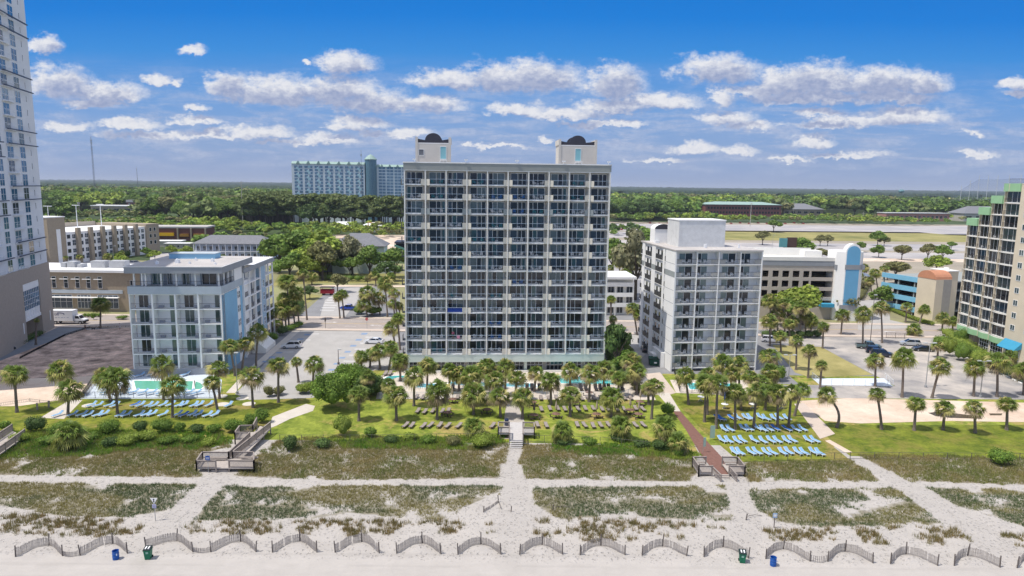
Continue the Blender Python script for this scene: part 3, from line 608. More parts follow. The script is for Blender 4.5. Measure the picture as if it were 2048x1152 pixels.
# roof penthouses with black arched gables
for (x0,x1,y0,y1,zt,left) in ((1.7,8.7,8,14,47.6,True),(31.4,39.2,8,14,47.6,False)):
    b=MB(); zb=Z0+FL*NF+.302; b.box(x0,y0,zb,x1,y1,zt-1.0); b.box(x0-.15,y0-.1,zb,x0+.35,y0-.002,zt+.15); b.box(x1-.35,y0-.1,zb,x1+.15,y0-.002,zt+.15); b.box(x0-.15,y0,zt-.998,x0+.15,y1,zt+.1); b.box(x1-.15,y0,zt-.998,x1+.15,y1,zt+.1)
    p=b.build('penthouse',G('pale_penthouse_stucco',(0.60,0.57,0.52),0.85,0.05,0.4),T)
    cx=(x0+x1)/2; rr=1.7; prof=[(x0+.36,zt-.98),(x1-.36,zt-.98),(x1-.36,zt-.2),(x1-1.2,zt-.35)]+[(cx+rr*math.cos(a_),zt-.45+1.45*math.sin(a_)) for a_ in [math.pi*j/12 for j in range(13)]]+[(x0+1.2,zt-.35),(x0+.36,zt-.2)]
    b=MB(); b.extr(prof,'y',y0+.3,y0+.6); b.extr([(x,z) for x,z in prof],'y',y1-.9,y1-.6); b.build('arched_gable',darkr,p)
    b=MB(); b.box(x0+.36,y0-.02,zt-1.15,x1-.36,y0+.05,zt-1.0); b.build('gable_trim',wht,p)
    dx=x1-2.1 if left else cx-.6; d=window(p,dx,y0-.02,zt-4.3,1.3,2.6,G('pale_teal_door',(0.24,0.50,0.55),0.5,0.04,2),0,0,name='door')
    window(p,dx-.1,y0-.02,zb,1.6,1.6,dark,0,0,name='opening'); window(p,dx+1.8 if not left else x0+2.4,y0-.02,zb,2.2,1.3,G('grey_door_paint',(0.2,0.18,0.17),0.8,0),0,0,name='opening')
    if left: window(p,x0+.5,y0-.02,zt-3.6,1.1,1.3,G('grey_vent_paint',(0.16,0.17,0.19),0.7,0),0,0,name='vent')
    b=MB(); b.tube([(dx+.1,y0-.9,zb+1.9),(dx+1.4,y0-.9,zb+1.9)],.03,4); [b.tube([(dx+q,y0-.9,zb),(dx+q,y0-.9,zb+1.95)],.03,4) for q in (.1,.7,1.4)]; b.box(dx,y0-.9,zb+1.6,dx+1.4,y0-.05,zb+1.68); b.tube([(dx-1.4,y0-.5,zb),(dx,y0-.5,zb+1.6)],.04,4); b.build('access_stair',frm,p)
# ================================================================== right white hotel
A2=gy(1346,620,138.6); B2=gy(1518,620,140.6); A2=(A2[0],138.6); B2=(B2[0],140.6); rz2=math.atan2(B2[1]-A2[1],B2[0]-A2[0])
W2=math.hypot(B2[0]-A2[0],B2[1]-A2[1]); F2=2.72; N2=9; Z2=25.3-F2*9; D2=24.0; bw=W2/4
R=thing('white_hotel','white nine storey hotel right of the tallest one with plain blank top block','hotel',(A2[0],A2[1],0),rz2)
b=MB(); b.box(0.3,1.6,0,W2-.3,D2,25.25); b.box(.004,6.6,0,.3,7.9,25.25); b.box(.004,12.9,0,.3,15.6,25.25); b.box(.004,20.9,0,.3,22.6,25.25)
b.box(W2-.3,1.61,0,W2,D2,25.25); b.build('wall',wht,R)
for k in range(10): MB().box(0,0,Z2+F2*k-.16,W2,1.597,Z2+F2*k).build('floor_slab',wht,R)
MB().box(-.004,-.05,0,.30,6.0,25.26).build('side_wall',wht,R)
for i in range(1,5): x=i*bw; MB().box(x-.09-(.06 if i==4 else 0),-.05,0,x+.09,1.595,25.2).build('partition_wall',wht,R)
b=MB()
for k in range(1,9): b.box(-.02,.1,Z2+F2*k-.05,.0-.005,5.9,Z2+F2*k+.02)
b.build('wall_joint',greyp,R)
b=MB(); b.box(-.015,.0,Z2+F2*7-.0,-.0055,6.0,Z2+F2*7+1.15); b.box(-.015,12.9,Z2+F2*7,.002,15.6,Z2+F2*7+1.15); b.box(-.015,20.9,Z2+F2*7,.002,22.6,Z2+F2*7+1.15); b.build('grey_stripe',G('grey_stripe_paint',(0.33,0.36,0.36),0.85,0.04,1),R)
b=MB(); b.box(-.1,-.2,25.262,W2+.1,D2+.1,25.5); b.build('roof',roofg,R)
b=MB(); b.box(3.2,7.5,25.502,3.2+10.3,15,31.1); p=b.build('rooftop_block',G('stained_white_metal',(0.66,0.67,0.67),0.8,0.10,0.9),R); 
b=MB(); b.box(3.1,7.4,31.102,13.6,15.1,31.3); b.build('block_cap',wht,p)
b=MB(); zc=28.6; prof=[(1.3,25.51),(5.2,25.51),(5.2,zc)]+[(3.25+1.95*math.cos(a_),zc+1.1*math.sin(a_)) for a_ in [math.pi*j/10 for j in range(11)]]+[(1.3,zc)]
b.extr(prof,'y',18,21.5); q=b.build('stair_penthouse',wht,R); b=MB(); prof=[(3.25+2.02*math.cos(a_),zc+.02+1.17*math.sin(a_)) for a_ in [math.pi*j/10 for j in range(11)]]; b.extr(prof,'y',17.9,17.99); b.build('arched_roof',darkr,q)
b=MB(); b.box(8,5,25.502,8.5,5.4,26.3); b.box(8.1,4.6,26.1,8.4,4.9,26.4); b.box(15.5,5,25.502,15.8,5.3,26.2); b.box(1.2,17,25.502,2.2,17.9,26.1); b.build('roof_equipment',frm,R)
def glaz2(mir,var):
    k=('g2',mir,var)
    if k in CACHE: return CACHE[k]
    f=MB();p=MB();H=2.15; xa,xb=(1.35,3.0) if not mir else (bw-3.0-.1,bw-1.35-.1); xm=(xa+xb)/2; 
    if mir: xa,xb=.2,2.2; xm=1.2; pc=(xb,xb+.0)
    else: xa,xb=1.3,4.0; xm=2.6
    if not mir: X=[1.3,2.6,4.1]
    else: X=[.2,1.4,2.7]
    for x in X: f.box(x-.04,-.05,0,x+.04,0,H)
    f.box(X[0],-.05,H-.07,X[2],-.002,H)
    a_,b_=(1,0) if not mir else (0,1)
    p.box(X[0]+.04,-.03,.04,X[1]-.04,-.003,H-.07,a_); p.box(X[1]+.04,-.03,.04,X[2]-.04,-.003,H-.07,b_ if var<3 else 0)
    CACHE[k]=(f.mesh('door_frame',frm),p.mesh('pane',[gl[0],glass('curtained_glass',(0.17,0.23,0.24),0.5,0.1)])); return CACHE[k]
panelg=G('brushed_divider_panel',(0.50,0.50,0.48),0.6,0.05,2)
for k in range(9):
    z=Z2+F2*k
    for i in range(4):
        fm_,pm_=glaz2(i%2==1,rs.randrange(4)); d=part(R,'sliding_door',fm_,(i*bw+.05,1.6,z)); part(d,'pane',pm_)
        part(R,'balcony_railing',railing_mesh(bw-.22,1.05,rail,.26),(i*bw+.12,.06,z))
        ky=('dp',); 
        if ky not in CACHE: CACHE[ky]=MB().box(0,.18,.05,1.3,.24,.95).mesh('divider_panel',panelg)
        part(R,'divider_panel',CACHE[ky],((i*bw+.15) if i%2==0 else (i*bw+bw-1.5),0,z))
        xs_=[1.9,3.2] if i%2==0 else [.8,2.0]
        for j,xx in enumerate(xs_):
            if rs.random()<.95:
                o=ob('plastic_chair',CHM['white'],None,loc2w(R,rz2,i*bw+xx+rs.uniform(-.1,.1),.65,z),rz2+rs.uniform(-.5,.5)); tag(o,'white chair, %s seat, %s balcony from left, %s row from top, white hotel front'%(('left','right')[j],ordw(i+1),ordw(9-k)),'chair','plastic chairs on the balconies')
        if rs.random()<.7: o=ob('side_table',TBM,None,loc2w(R,rz2,i*bw+sum(xs_)/2,.4,z),rz2); tag(o,'small white table, %s balcony from left, %s row from top, white hotel front'%(ordw(i+1),ordw(9-k)),'side table','side tables on the balconies')
    # left side recesses with dark slanted guards
    for (ya,yb) in ((6.0,6.6),(8.0,10.3),(10.5,12.8),(15.7,17.9),(18.1,20.3),(22.7,23.9)):
        if yb-ya<1.3 and ya<7: pass
        m_=('sg',round(yb-ya,1))
        if m_ not in CACHE: CACHE[m_]=MB().box(-.30,0.05,.0,-.22,yb-ya-.05,1.05).mesh('side_guard',rail)
        part(R,'side_guard',CACHE[m_],(.3,ya,z))
    for (ya,yb) in ((8.0,10.3),(10.5,12.8),(15.7,17.9),(18.1,20.3)): window(R,.29,yb-.4,z,1.5,2.1,gl[0],0,0,rz=-math.pi/2)
b=MB()
for k in range(10):
    for (ya,yb) in ((6.01,6.59),(7.91,12.89),(15.61,20.89),(22.61,23.99)): b.box(.01,ya,Z2+F2*k-.16,.298,yb,Z2+F2*k-.01)
b.build('side_slab',wht,R)
b=MB(); b.box(-.9,3.5,0,-.1,10,3.2); b.box(-1.8,6,0,-.95,9,2.2); b.build('stair_enclosure',wht,R)
# ================================================================== left hotel
A3=(gy(257,575,131.5)[0],131.5); B3=(gy(441,575,132.9)[0],132.9); rz3=math.atan2(B3[1]-A3[1],B3[0]-A3[0]); W3=math.hypot(B3[0]-A3[0],B3[1]-A3[1]); bw3=W3/4
Hh=thing('blue_hotel','six storey white and blue hotel beside a green pool at left','hotel',(A3[0],A3[1],0),rz3)
F3=3.0; Z3=1.25; zt=Z3+F3*5; D3=37.0; D3a=19.5
b=MB(); b.box(.3,1.7,0,W3-.02,D3a,zt+.55); b.build('wall',wht,Hh)
b=MB(); b.box(W3-.018,.1,0,W3+.10,9.5,zt-.3); b.build('blue_wall',blue,Hh)
b=MB(); b.box(W3-.018,9.5,0,W3+.06,11.6,zt-.3); b.build('window_strip',wht,Hh)
b=MB(); b.box(W3-.018,11.6,0,W3+.10,13.0,zt+4.0); b.build('blue_pier',blue,Hh)
for k in range(0,6): MB().box(.02,-.05,Z3+F3*k-.18,W3-.02,1.697,Z3+F3*k).build('floor_slab',wht,Hh)
for i in range(5): x=i*bw3; MB().box(x-.16 if i else 0,-.25,0,x+.16 if i<4 else W3+.1,1.696 if i in(0,4) else 1.6,zt-.0).build('column',wht,Hh)
b=MB(); b.box(-.1,-.35,zt+.002,W3+.25,1.6,zt+1.5); b.box(W3-.2,1.6,zt+.002,W3+.25,D3a-6.5,zt+1.5); b.build('grey_band',greyb,Hh)
zp=zt+1.5
b=MB(); b.box(1.2,2.4,zp-.95,W3-1.2,D3a,zp+2.65); b.build('penthouse_wall',greyp,Hh)
b=MB(); b.box(W3-1.19,8,zp+.002,W3+.22,13,zp+2.6); b.build('side_panel',wht,Hh)
[MB().box(x-.14,.2,zp+.003,x+.14,.5,zp+2.6).build('post',wht,Hh) for x in (1.0,2.5,3.2,6.1,9.0,12.6,W3-.4)]; [MB().box(W3-.3,y,zp+.003,W3,y+.25,zp+2.6).build('post',wht,Hh) for y in (2.5,5,7.4)]
b=MB(); b.box(-.4,-.6,zp+2.602,W3+.6,D3a+.3,zp+3.85); b.build('roof_fascia',greyp,Hh)
b=MB(); b.box(-.5,-.7,zp+3.852,W3+.7,D3a+.4,zp+3.95); b.build('roof_edge',wht,Hh)
b=MB(); b.box(-.3,-.5,zp+3.952,W3+.5,D3a+.2,zp+3.99); b.build('roof',roofg,Hh)
for (x,y,s) in ((4,3,.5),(7,5,.7),(10,4,.35),(13,8,.5),(15.4,3,.3),(9,10,.4)): b=MB(); b.box(x,y,zp+3.99,x+s,y+s*1.4,zp+3.99+s); b.lathe([(s*.3,zp+3.99+s),(s*.3,zp+4.2+s)],8,x+s/2,y+s/2); b.build('roof_vent',frm,Hh)
b=MB(); b.box(2.5,13.5,zp+3.992,12,17,zp+5.0); b.build('blue_parapet',blue,Hh); b=MB(); b.box(2.4,13.4,zp+5.002,12.1,17.1,zp+5.15); b.build('parapet_cap',greyb,Hh)
part(Hh,'balcony_railing',railing_mesh(W3,1.05,rail,.2),(0,-.28,zp)); part(Hh,'balcony_railing',railing_mesh(8,1.05,rail,.2),(W3+.12,-.2,zp),math.pi/2)
for (x,w) in ((3.5,2.2),(6.4,1.0),(9.3,1.5),(13.1,2.9)): window(Hh,x,2.36,zp,w,2.3,random.choice(gl),1)
for a_,c_ in ((1.8,3.3),(7.5,9.2),(11,12.8)): MB().box(a_,2.3,zp,c_,2.38,zp+2.5).build('white_panel',wht,Hh)
window(Hh,W3-1.18,4.5,zp,2.5,2.3,gl[0],1,0,rz=math.pi/2)
gcur=glass('green_curtained_glass',(0.13,0.20,0.18),0.6,0.08)
for k in range(5):
    z=Z3+F3*k
    for i in range(4):
        xx=1.0 if i%2==0 else 2.5
        if i==3 and False: xx=2.5
        window(Hh,i*bw3+xx,1.66,z,1.9,2.55,gl[rs.choice([0,3,3])] if rs.random()<.6 else gcur,1,0,name='sliding_door'); 
        part(Hh,'balcony_railing',railing_mesh(bw3-.34,1.05,rail,.2),(i*bw3+.17,0.0,z))
        ky=('ac',)
        if ky not in CACHE: CACHE[ky]=MB().box(0,.9,.1,.9,1.3,.55).mesh('balcony_unit',G('grey_unit',(0.35,0.37,0.42),0.7,0))
        part(Hh,'balcony_unit',CACHE[ky],(i*bw3+(3.0 if i%2==0 else .7),0,z))
for k in range(5): 
    for yy in (9.7,10.7): window(Hh,W3+.065,yy,Z3+F3*k+.5,.8,1.5,gl[1],0,1,rz=math.pi/2)
# rear wing along the street side
xw=W3+.1; b=MB(); b.box(3,D3a+.32,0,xw-1.3,D3,zp+1.9); b.box(3,13.0,0,xw-1.3,D3a+.32,zt); b.build('rear_wall',offw,Hh)
b=MB(); b.box(2.8,D3a+.42,zp+1.902,xw+.5,D3+.3,zp+2.0); b.box(xw-1.2,13.4,zp+1.902+.6,xw+.5,D3a+.41,zp+2.6); b.build('rear_roof',roofw,Hh)
b=MB(); b.box(xw+.35,13.0,zp+.9,xw+.6,D3+.3,zp+1.9); b.box(2.7,D3+.3,zp+.9,xw+.6,D3+.5,zp+1.9); b.build('rear_fascia',greyp,Hh)
b=MB()
for k in range(5): b.box(xw-1.297,13.05,Z3+F3*k+2.6,xw+.3,D3,Z3+F3*k+2.8)
b.build('walkway_slab',wht,Hh)
b=MB()
for yy in (13.2,17.5,21.8,26,32.8,36.6): b.box(xw+.0,yy,0,xw+.34,yy+.3,zp+1.0)
b.build('wing_column',wht,Hh)
b=MB(); b.box(xw-1.25,26.4,0,xw+.36,29.6,zp+1.0); b.build('blue_stair_wall',G('pale_blue_stucco',(0.36,0.50,0.62),0.85,0.05,0.4),Hh)
for k in range(6):
    z=Z3+F3*k+.05-.2
    for yy in (14.4,18.7,23,30.4,33.9): 
        if k<5 or yy<25: window(Hh,xw-1.28,yy,z+.2,1.6,2.0,gl[1],1,0,rz=math.pi/2) if k<5 else None
        if k<5: part(Hh,'balcony_guard',railing_mesh(2.2,1.05,rail,.1),(xw+.2,yy-.2,z+.1),math.pi/2)
    if k<5: window(Hh,xw+.37,27.2,z+.4,1.6,1.8,gteal,1,1,rz=math.pi/2)
b=MB(); b.extr([(xw+.4,0),(xw+3.4,0),(xw+3.4,1.0),(xw+.4,3.4)],'y',17,25); b.build('entrance_ramp',offw,Hh)
b=MB(); b.box(-3,-.5,0,W3+1,-.3,1.2); b.build('base_wall',greyp,Hh)
# ================================================================== left tall tower
xa=Vector((-.282,.958)); Cn=(-119.3,174.0); A4=(Cn[0]-60*xa[0],Cn[1]-60*xa[1]); rz4=math.atan2(xa[1],xa[0])
TT=thing('condo_tower','very tall white condo tower with teal windows over grey block base, cut by left edge','tower',(A4[0],A4[1],0),rz4)
ZP=17.3; FH=3.2; bwht=G('bright_white_panel',(0.72,0.745,0.78),0.8,0.025,0.3)
b=MB(); b.box(0,0.05,ZP,60,26,ZP+FH*27); b.build('wall',bwht,TT)
b=MB(); b.box(0,-.25,0,42.5,24,ZP-.003); b.box(52.5,-.25,0,60.25,9,ZP-.003); b.box(42.5,-.25,13.8,52.5,9,ZP-.004); b.build('podium',podg,TT)
b=MB(); b.box(42.7,.0,5.6,52.3,7,13.6); b.box(42.6,-.15,12.2,52.4,-.002,13.79); b.box(42.6,-.15,4.9,52.4,6.9,5.598); [b.box(43.5+i*1.5,-.1,5.62,44.3+i*1.5,-.003,7.3) for i in range(6)]; b.build('bridge',wht,TT)
window(TT,42.7,-.05,7.4,9.6,4.8,gteal,8,3)
b=MB(); b.box(57.6,-.33,2.5,58.1,-.26,5); b.box(40.6,-.33,2.5,41.1,-.26,5); b.build('wall_lamp',wht,TT)
strips=[(49.0,3.1,'w',1),(41.8,5.6,'b',2),(36.3,2.6,'w',1),(28.6,5.4,'b',2),(22,2.6,'w',1)]
for k in range(22):
    z=ZP+FH*k
    if k<25: window(TT,55.5,.04,z+.9,.45,1.5,gl[1],0,0,name='slit_window',fr=.05)
    for (x,w,t_,mx) in strips:
        if t_=='w': window(TT,x,.02,z+.15,w,FH-.45,gteal if (k*7+int(x))%4 else gl[3],1,1) if x>30 else None
        else:
            window(TT,x,.02,z+.1,w*.62,FH-.6,gteal if (k+int(x))%3 else gl[1],1,1,name='balcony_door')
            if x>25: part(TT,'balcony_railing',railing_mesh(w,1.05,frm,.22,.03,0.5),(x,-.35,z))
b=MB()
for k in range(1,26):
    z=ZP+FH*k
    for (x,w) in ((41.5,6.2),(28.3,6.0)): b.prism([(x,.04),(x,-.35),(x+w*.25,-.8),(x+w*.75,-.8),(x+w,-.35),(x+w,.04)],z-.2,z)
b.build('balcony_slab',bwht,TT)
b=MB()
for k in range(1,26):
    z=ZP+FH*k
    if k%4 in(1,2): b.box(41.2,-.95,z+.0,58,-.62,z+.22)
    if (k+1)%4 in(1,2): b.box(18,-.95,z,38,-.62,z+.22)
b.build('trim_bar',G('navy_trim',(0.03,0.05,0.10),0.5,0),TT)
# ================================================================== right stepped tower
A5=(114.5,172.3); rz5=math.atan2(-21,-1.3); 
GT=thing('stepped_tower','cream stepped tower with mint green tops and bowed balconies, cut by right edge','tower',(A5[0],A5[1],0),rz5)
bx=[0,4.35,8.7,12.95,18.6]; nf=[9,10,11,12]; F5=2.82; Z5=4.6
b=MB()
for i in range(4): b.box(bx[i]+.0,.5,0 if i>1 else 3.2,bx[i+1]-.004,16,Z5+F5*nf[i])
b.box(bx[4],-.2,0,bx[4]+26,16,Z5+F5*12+1.5); b.build('wall',cream,GT)
b=MB(); b.box(.3,.3,0,1.0,1.2,3.4); b.box(4.4,.3,0,5.1,1.2,3.4); b.box(.4,4,0,8,14,3.198); b.build('column',cream,GT)
for i in range(4):
    w=bx[i+1]-bx[i]
    for k in range(nf[i]): 
        n=6; pr=[(bx[i]+w*j/n,-.55*math.sin(math.pi*j/n)) for j in range(n+1)]
        MB().prism([(bx[i],.49)]+pr+[(bx[i+1],.49)],Z5+F5*k-.18,Z5+F5*k).build('floor_slab',offw,GT)
for i in range(4):
    w=bx[i+1]-bx[i]; n=6
    for z0,z1,nm in ((Z5+F5*nf[i]-.3,Z5+F5*nf[i]+1.5,'green_top'),(Z5-1.5,Z5-.182,'green_skirt')):
        b=MB(); pr=[(bx[i]+.01+(w-.02)*j/n,-.62*math.sin(math.pi*j/n)-.03) for j in range(n+1)]
        if nm=='green_top' : pr=[(bx[i]+.01,-.5),(bx[i+1]-.01,-.5)]
        b.prism([(bx[i]+.01,0.48 if nm=='green_skirt' else 15.5)]+pr+[(bx[i+1]-.01,0.48 if nm=='green_skirt' else 15.5)],z0,z1); b.build(nm,green,GT)
b=MB()
for i in range(5): b.box(bx[i]-.09,-.1,3.1,bx[i]+.09,.48,Z5+F5*nf[min(i,3)]-.31)
b.box(14.8,-.53,Z5+F5*12-.29,15,-.51,Z5+F5*12+1.5); b.build('partition_walls',cream,GT)
brn=G('bronze_rail',(0.07,0.055,0.05),0.5,0)
for i in range(4):
    w=bx[i+1]-bx[i]
    for k in range(nf[i]):
        z=Z5+F5*k; window(GT,bx[i]+.15,.46,z,w-.3,2.55,gl[rs.choice([0,0,1,3])],2,0,name='balcony_door')
        part(GT,'balcony_railing',railing_mesh(w-.3,1.05,brn,.17,.03,.48),(bx[i]+.15,-.08,z))
        if rs.random()<.22 and NCH[1]<16:
            NCH[1]+=1; o=ob('plastic_chair',CHM['white'],None,loc2w(GT,rz5,bx[i]+w*.4,.4,z),rz5+rs.uniform(-.6,.6)); tag(o,'white chair, %s balcony from left, %s floor above the green skirt, stepped tower'%(ordw(i+1),ordw(k+1)),'chair','plastic chairs on the balconies')
window(GT,bx[2]+.3,.44,0.1,3.6,2.8,gl[0],3,2); window(GT,bx[3]+.3,.44,.1,4.8,2.8,gl[0],4,2)
for k in range(0,12):
    for xx in (20.4,25.0,30): 
        if k>0: window(GT,xx,-.22,Z5+F5*k-.3,1.5,1.3,gl[3],1,0)
b=MB(); b.extr([(-.25,5.0),(-2.0,3.2),(-1.95,3.1),(-.25,3.6)],'x',19.3,25.0); b.build('awning',awn,GT); window(GT,19.8,-.24,0,4.6,3.0,gl[0],3,0,name='entrance')
b=MB(); b.box(8.5,5,Z5+F5*11+1.7,12,9,Z5+F5*11+3.4); b.build('roof_hut',green,GT)
part(GT,'roof_railing',railing_mesh(8.0,.9,rail,.4),(14.4,-.4,Z5+F5*12+1.6))
# ================================================================== low brown office
BO=thing('office_building','low tan brick office with white flat roof and slot windows behind the box truck','office building',(-152,197.5,0),0)
b=MB(); b.box(0,0,0,59,16,11.6); b.box(0,-.05,0,59,-.002,.9); b.build('wall',brownb,BO)
b=MB(); b.box(-.5,-.7,11.602,59.5,16.5,12.3); b.build('roof',roofw,BO)
b=MB(); b.box(15,-.25,5.4,38,-.003,6.4); b.build('grey_band',greyb,BO)
for px_ in (109,133,156,178,201): 
    x=gy(px_,577,197.5)[0]+152; window(BO,x-.6,-.03,6.9,1.25,3.4,gl[0],0,1); b=MB(); b.box(x-1.5,-.7,9.5,x+.9,-.08,9.68); b.build('sun_shade',wht,BO)
for x in (40.3,): window(BO,x,-.03,7.2,.8,2.2,gl[0],0,0); window(BO,x+.3,-.03,2,.8,2.2,gl[0],0,0)
for (x,w) in ((16,7),(24.5,4),(30.5,6)): window(BO,x,-.03,.9,w,4.0,gl[1],3,1)
b=MB(); b.box(15.5,-1.3,4.15,37,-.1,4.35); b.build('canopy',wht,BO)
for (x,w,h) in ((26,4.2,2.0),(31.5,4.6,2.1),(17,1.5,1.4),(19,2.2,1.7),(22,1.2,1.0)): b=MB(); b.box(x,5,12.31,x+w,8,12.31+h); b.box(x+.2,4.97,12.6,x+w-.2,5,12.31+h*.8); b.build('roof_unit',G('roof_unit_metal',(0.45,0.46,0.48),0.6,0.1,1),BO)
# ================================================================== motel with tan fins (far left)
A6=(-207,303.0); B6=(-191,368.0); rz6=math.atan2(B6[1]-A6[1],B6[0]-A6[0]); L6=math.hypot(B6[0]-A6[0],B6[1]-A6[1])
MO=thing('parking_deck','white garage building with tan vertical fins and navy stair tower at far left','building',(A6[0],A6[1],0),rz6)
b=MB(); b.box(9,.3,0,L6-9,32,14.2); b.build('wall',wht,MO); b=MB(); b.box(9,.2,14.202,L6-9,32,14.5); b.build('roof',roofw,MO)
MB().box(0,-.8,0,9,10,21.5).box(-10,6,0,-.005,9,20.8).build('stair_tower',tanb,MO); MB().box(L6-9,-.5,0,L6,32,15.8).build('end_block',tanb,MO)
b=MB(); b.box(-3.2,5.5,0,-.7,5.99,20); b.build('navy_panel',G('navy_panel',(0.015,0.03,0.13),0.6,0),MO); b=MB(); b.box(4.2,-1.0,0,6.2,-.803,16.2); b.box(-.2,-1,21.502,9.2,10.2,21.9); b.build('white_fin',wht,MO)
b=MB(); nb_=7; st=(L6-18)/nb_
for i in range(1,nb_): x=9+i*st; b.box(x-.9,-1.2,0,x+.9,.29,16.3)
b.build('fin',tanb,MO); b=MB(); b.box(9,31.6,14.5,L6-9,32,16.8); b.build('back_parapet',G('sandy_stucco',(0.50,0.43,0.34),0.9,0.05,0.5),MO)
for i in range(nb_):
    x=9+i*st+1.2
    for k in range(4):
        window(MO,x+.2,.26,1.6+k*3.3,1.9,1.9,gl[0],0,0); window(MO,x+3.0,.26,1.6+k*3.3,1.9,1.9 if k%2 else 2.6,gl[1],1,1)
for k in range(1,4): 
    for x in (L6-7,L6-4): window(MO,x,-.53,1.8+k*3.4,1.6,1.9,gl[0],0,0)
for i in range(3):
    P=[gy(99,458,318),gy(155,452,335),gy(203,448,352)][i]; Yp=(318,335,352)[i]; o=thing('lamp_mast','tall white double lamp mast, %s from left, on the white garage roof'%ordw(i+1),'lamp post',(P[0],Yp,14.5),0,'roof lamp masts')
    b=MB(); b.tube([(0,0,0),(0,0,11.5)],[.22,.15],6); b.build('pole',frm,o); b=MB(); b.box(-1.8,-.3,11.5,1.8,.3,11.8); b.build('lamp_head',frm,o)
# ================================================================== motels and houses behind
def hip(b,x0,y0,x1,y1,z,h,ov=.6,m=0):
    x0-=ov;y0-=ov;x1+=ov;y1+=ov; w=x1-x0; d=y1-y0; r=min(w,d)/2
    if w>=d: R0,R1=(x0+r,(y0+y1)/2,z+h),(x1-r,(y0+y1)/2,z+h)
    else: R0,R1=((x0+x1)/2,y0+r,z+h),((x0+x1)/2,y1-r,z+h)
    v=[(x0,y0,z),(x1,y0,z),(x1,y1,z),(x0,y1,z),R0,R1,(x0,y0,z-.25),(x1,y0,z-.25),(x1,y1,z-.25),(x0,y1,z-.25)]
    f=[(0,1,5,4),(2,3,4,5),(1,2,5),(3,0,4)] if w>=d else [(0,1,4),(1,2,5,4),(2,3,5),(3,0,4,5)]
    b.add(v,f+[(6,7,1,0),(7,8,2,1),(8,9,3,2),(9,6,0,3),(9,8,7,6)],m)
M2=thing('motel','two storey grey roofed motel with white galleries, behind the blue hotel','motel',(-160,341,0),rad(3))
b=MB(); b.box(0,2,0,38,13,7.4); b.build('wall',G('pale_blue_siding',(0.42,0.47,0.55),0.85,0.05,0.6),M2); b=MB(); hip(b,0,.3,38,13,7.6,3.9); b.build('roof',shing,M2)
b=MB(); b.box(0,.2,3.5,38,1.99,3.75); [b.box(x,.2,0,x+.25,.45,7.4) for x in np.arange(0,38,3.1)]; b.build('gallery',wht,M2)
for k in range(2):
    part(M2,'railing',railing_mesh(38,1.05,frm,.3),(0,.25,.1+k*3.7))
    for i in range(12): window(M2,1.0+i*3.1,1.97,.3+k*3.7,1.6,2.2,gl[0],1,0)
H2=thing('beach_house','three storey pale green house with grey hipped roof among trees left of the tallest hotel','house',(-77,290,0),rad(4))
b=MB(); b.box(0,0,0,22,14,11.8); b.box(22,3,0,24.5,11,9); b.build('wall',mint,H2); b=MB(); hip(b,0,0,22,14,11.9,5.0,1.0); b.build('roof',shing,H2)
for (x,z) in ((3,8),(10.4,8),(11.9,8),(18,8),(3,4.4),(12,4.4),(18,4.4)): window(H2,x,-.03,z,1.1,1.6,gl[0],0,1)
b=MB(); b.box(22,-.5,5.8,25.5,3,6.0); b.box(22,-.5,2.8,25.5,3,3.0); [b.box(x,-.4,0,x+.2,-.2,9) for x in (22.2,25.2)]; b.build('porch',wht,H2)
b=MB(); hip(b,-12,4,0,14,8,3.5,.8); b.box(-12,4,0,-.01,14,7.9); b.build('side_wing',shing,H2)
YB=thing('golf_arcade','low brick building with yellow front panels beyond the tan garage','building',(-234,440,0),rad(8))
b=MB(); b.box(0,0,0,35,18,8.4); b.build('wall',G('dark_red_brick',(0.16,0.07,0.06),0.9,0.1,0.4),YB); b=MB(); b.box(-.5,-.6,8.402,35.5,18.5,9.4); b.build('roof',roofg,YB)
ylw=G('yellow_panel',(0.75,0.42,0.01),0.6,0.04,1); b=MB(); b.lathe([(2.2,-6),(2.2,6)],10,0,0); 
MB().box(4,-1.2,3.4,15,-.02,5.4).build('yellow_panel',ylw,YB); amb=G('amber_panel',(0.36,0.18,0.03),0.7,0.25,0.8); MB().box(18.5,-1.2,3.0,24,-.02,4.8).build('amber_panel',amb,YB); MB().box(27,-1.2,3.2,34,-.02,4.9).build('amber_panel',amb,YB)
b=MB(); [b.box(x,-1.4,0,x+.8,-.01,8.4) for x in (0,17,25.2,34)]; b.build('pillar',brownb,YB)
WB=thing('shed_row','white flat roofed sheds in front of the yellow panelled building','shed',(-222,400,0),rad(6))
b=MB(); b.box(0,0,0,26,8,3.2); b.box(22,-14,0,36,-8,3.0); b.build('wall',beige,WB); b=MB(); b.box(-.3,-.3,3.202,26.3,8.3,3.5); b.box(21.7,-14.3,3.002,36.3,-7.7,3.3); b.build('roof',roofw,WB)
for i in range(4): window(WB,23+i*3,-14.03,1,1.2,1.2,gl[0],0,0)
FO=thing('brick_office','distant brick office with pale flat roof in the woods at left','office building',(-478,850,0),rad(4))
b=MB(); b.box(0,0,0,62,20,12.4); b.build('wall',brickr,FO); b=MB(); b.box(-.5,-.6,12.402,62.5,20.5,15.2); b.build('roof',G('pale_fascia',(0.45,0.45,0.45),0.9,0.05,0.1),FO); b=MB(); hip(b,54,8,88,30,15.3,5.5,2); b.box(54,8,0,88,30,15.0); b.build('roof_wing',G('pale_shingles',(0.52,0.50,0.50),0.9,0.05,0.2),FO)
for i in range(15): window(FO,2+i*4,-.05,7.6,2.3,3.2,gl[0] if i%3 else curtain,0,0); window(FO,2+i*4,-.05,2.6,2.3,3.2,gl[0],0,0)
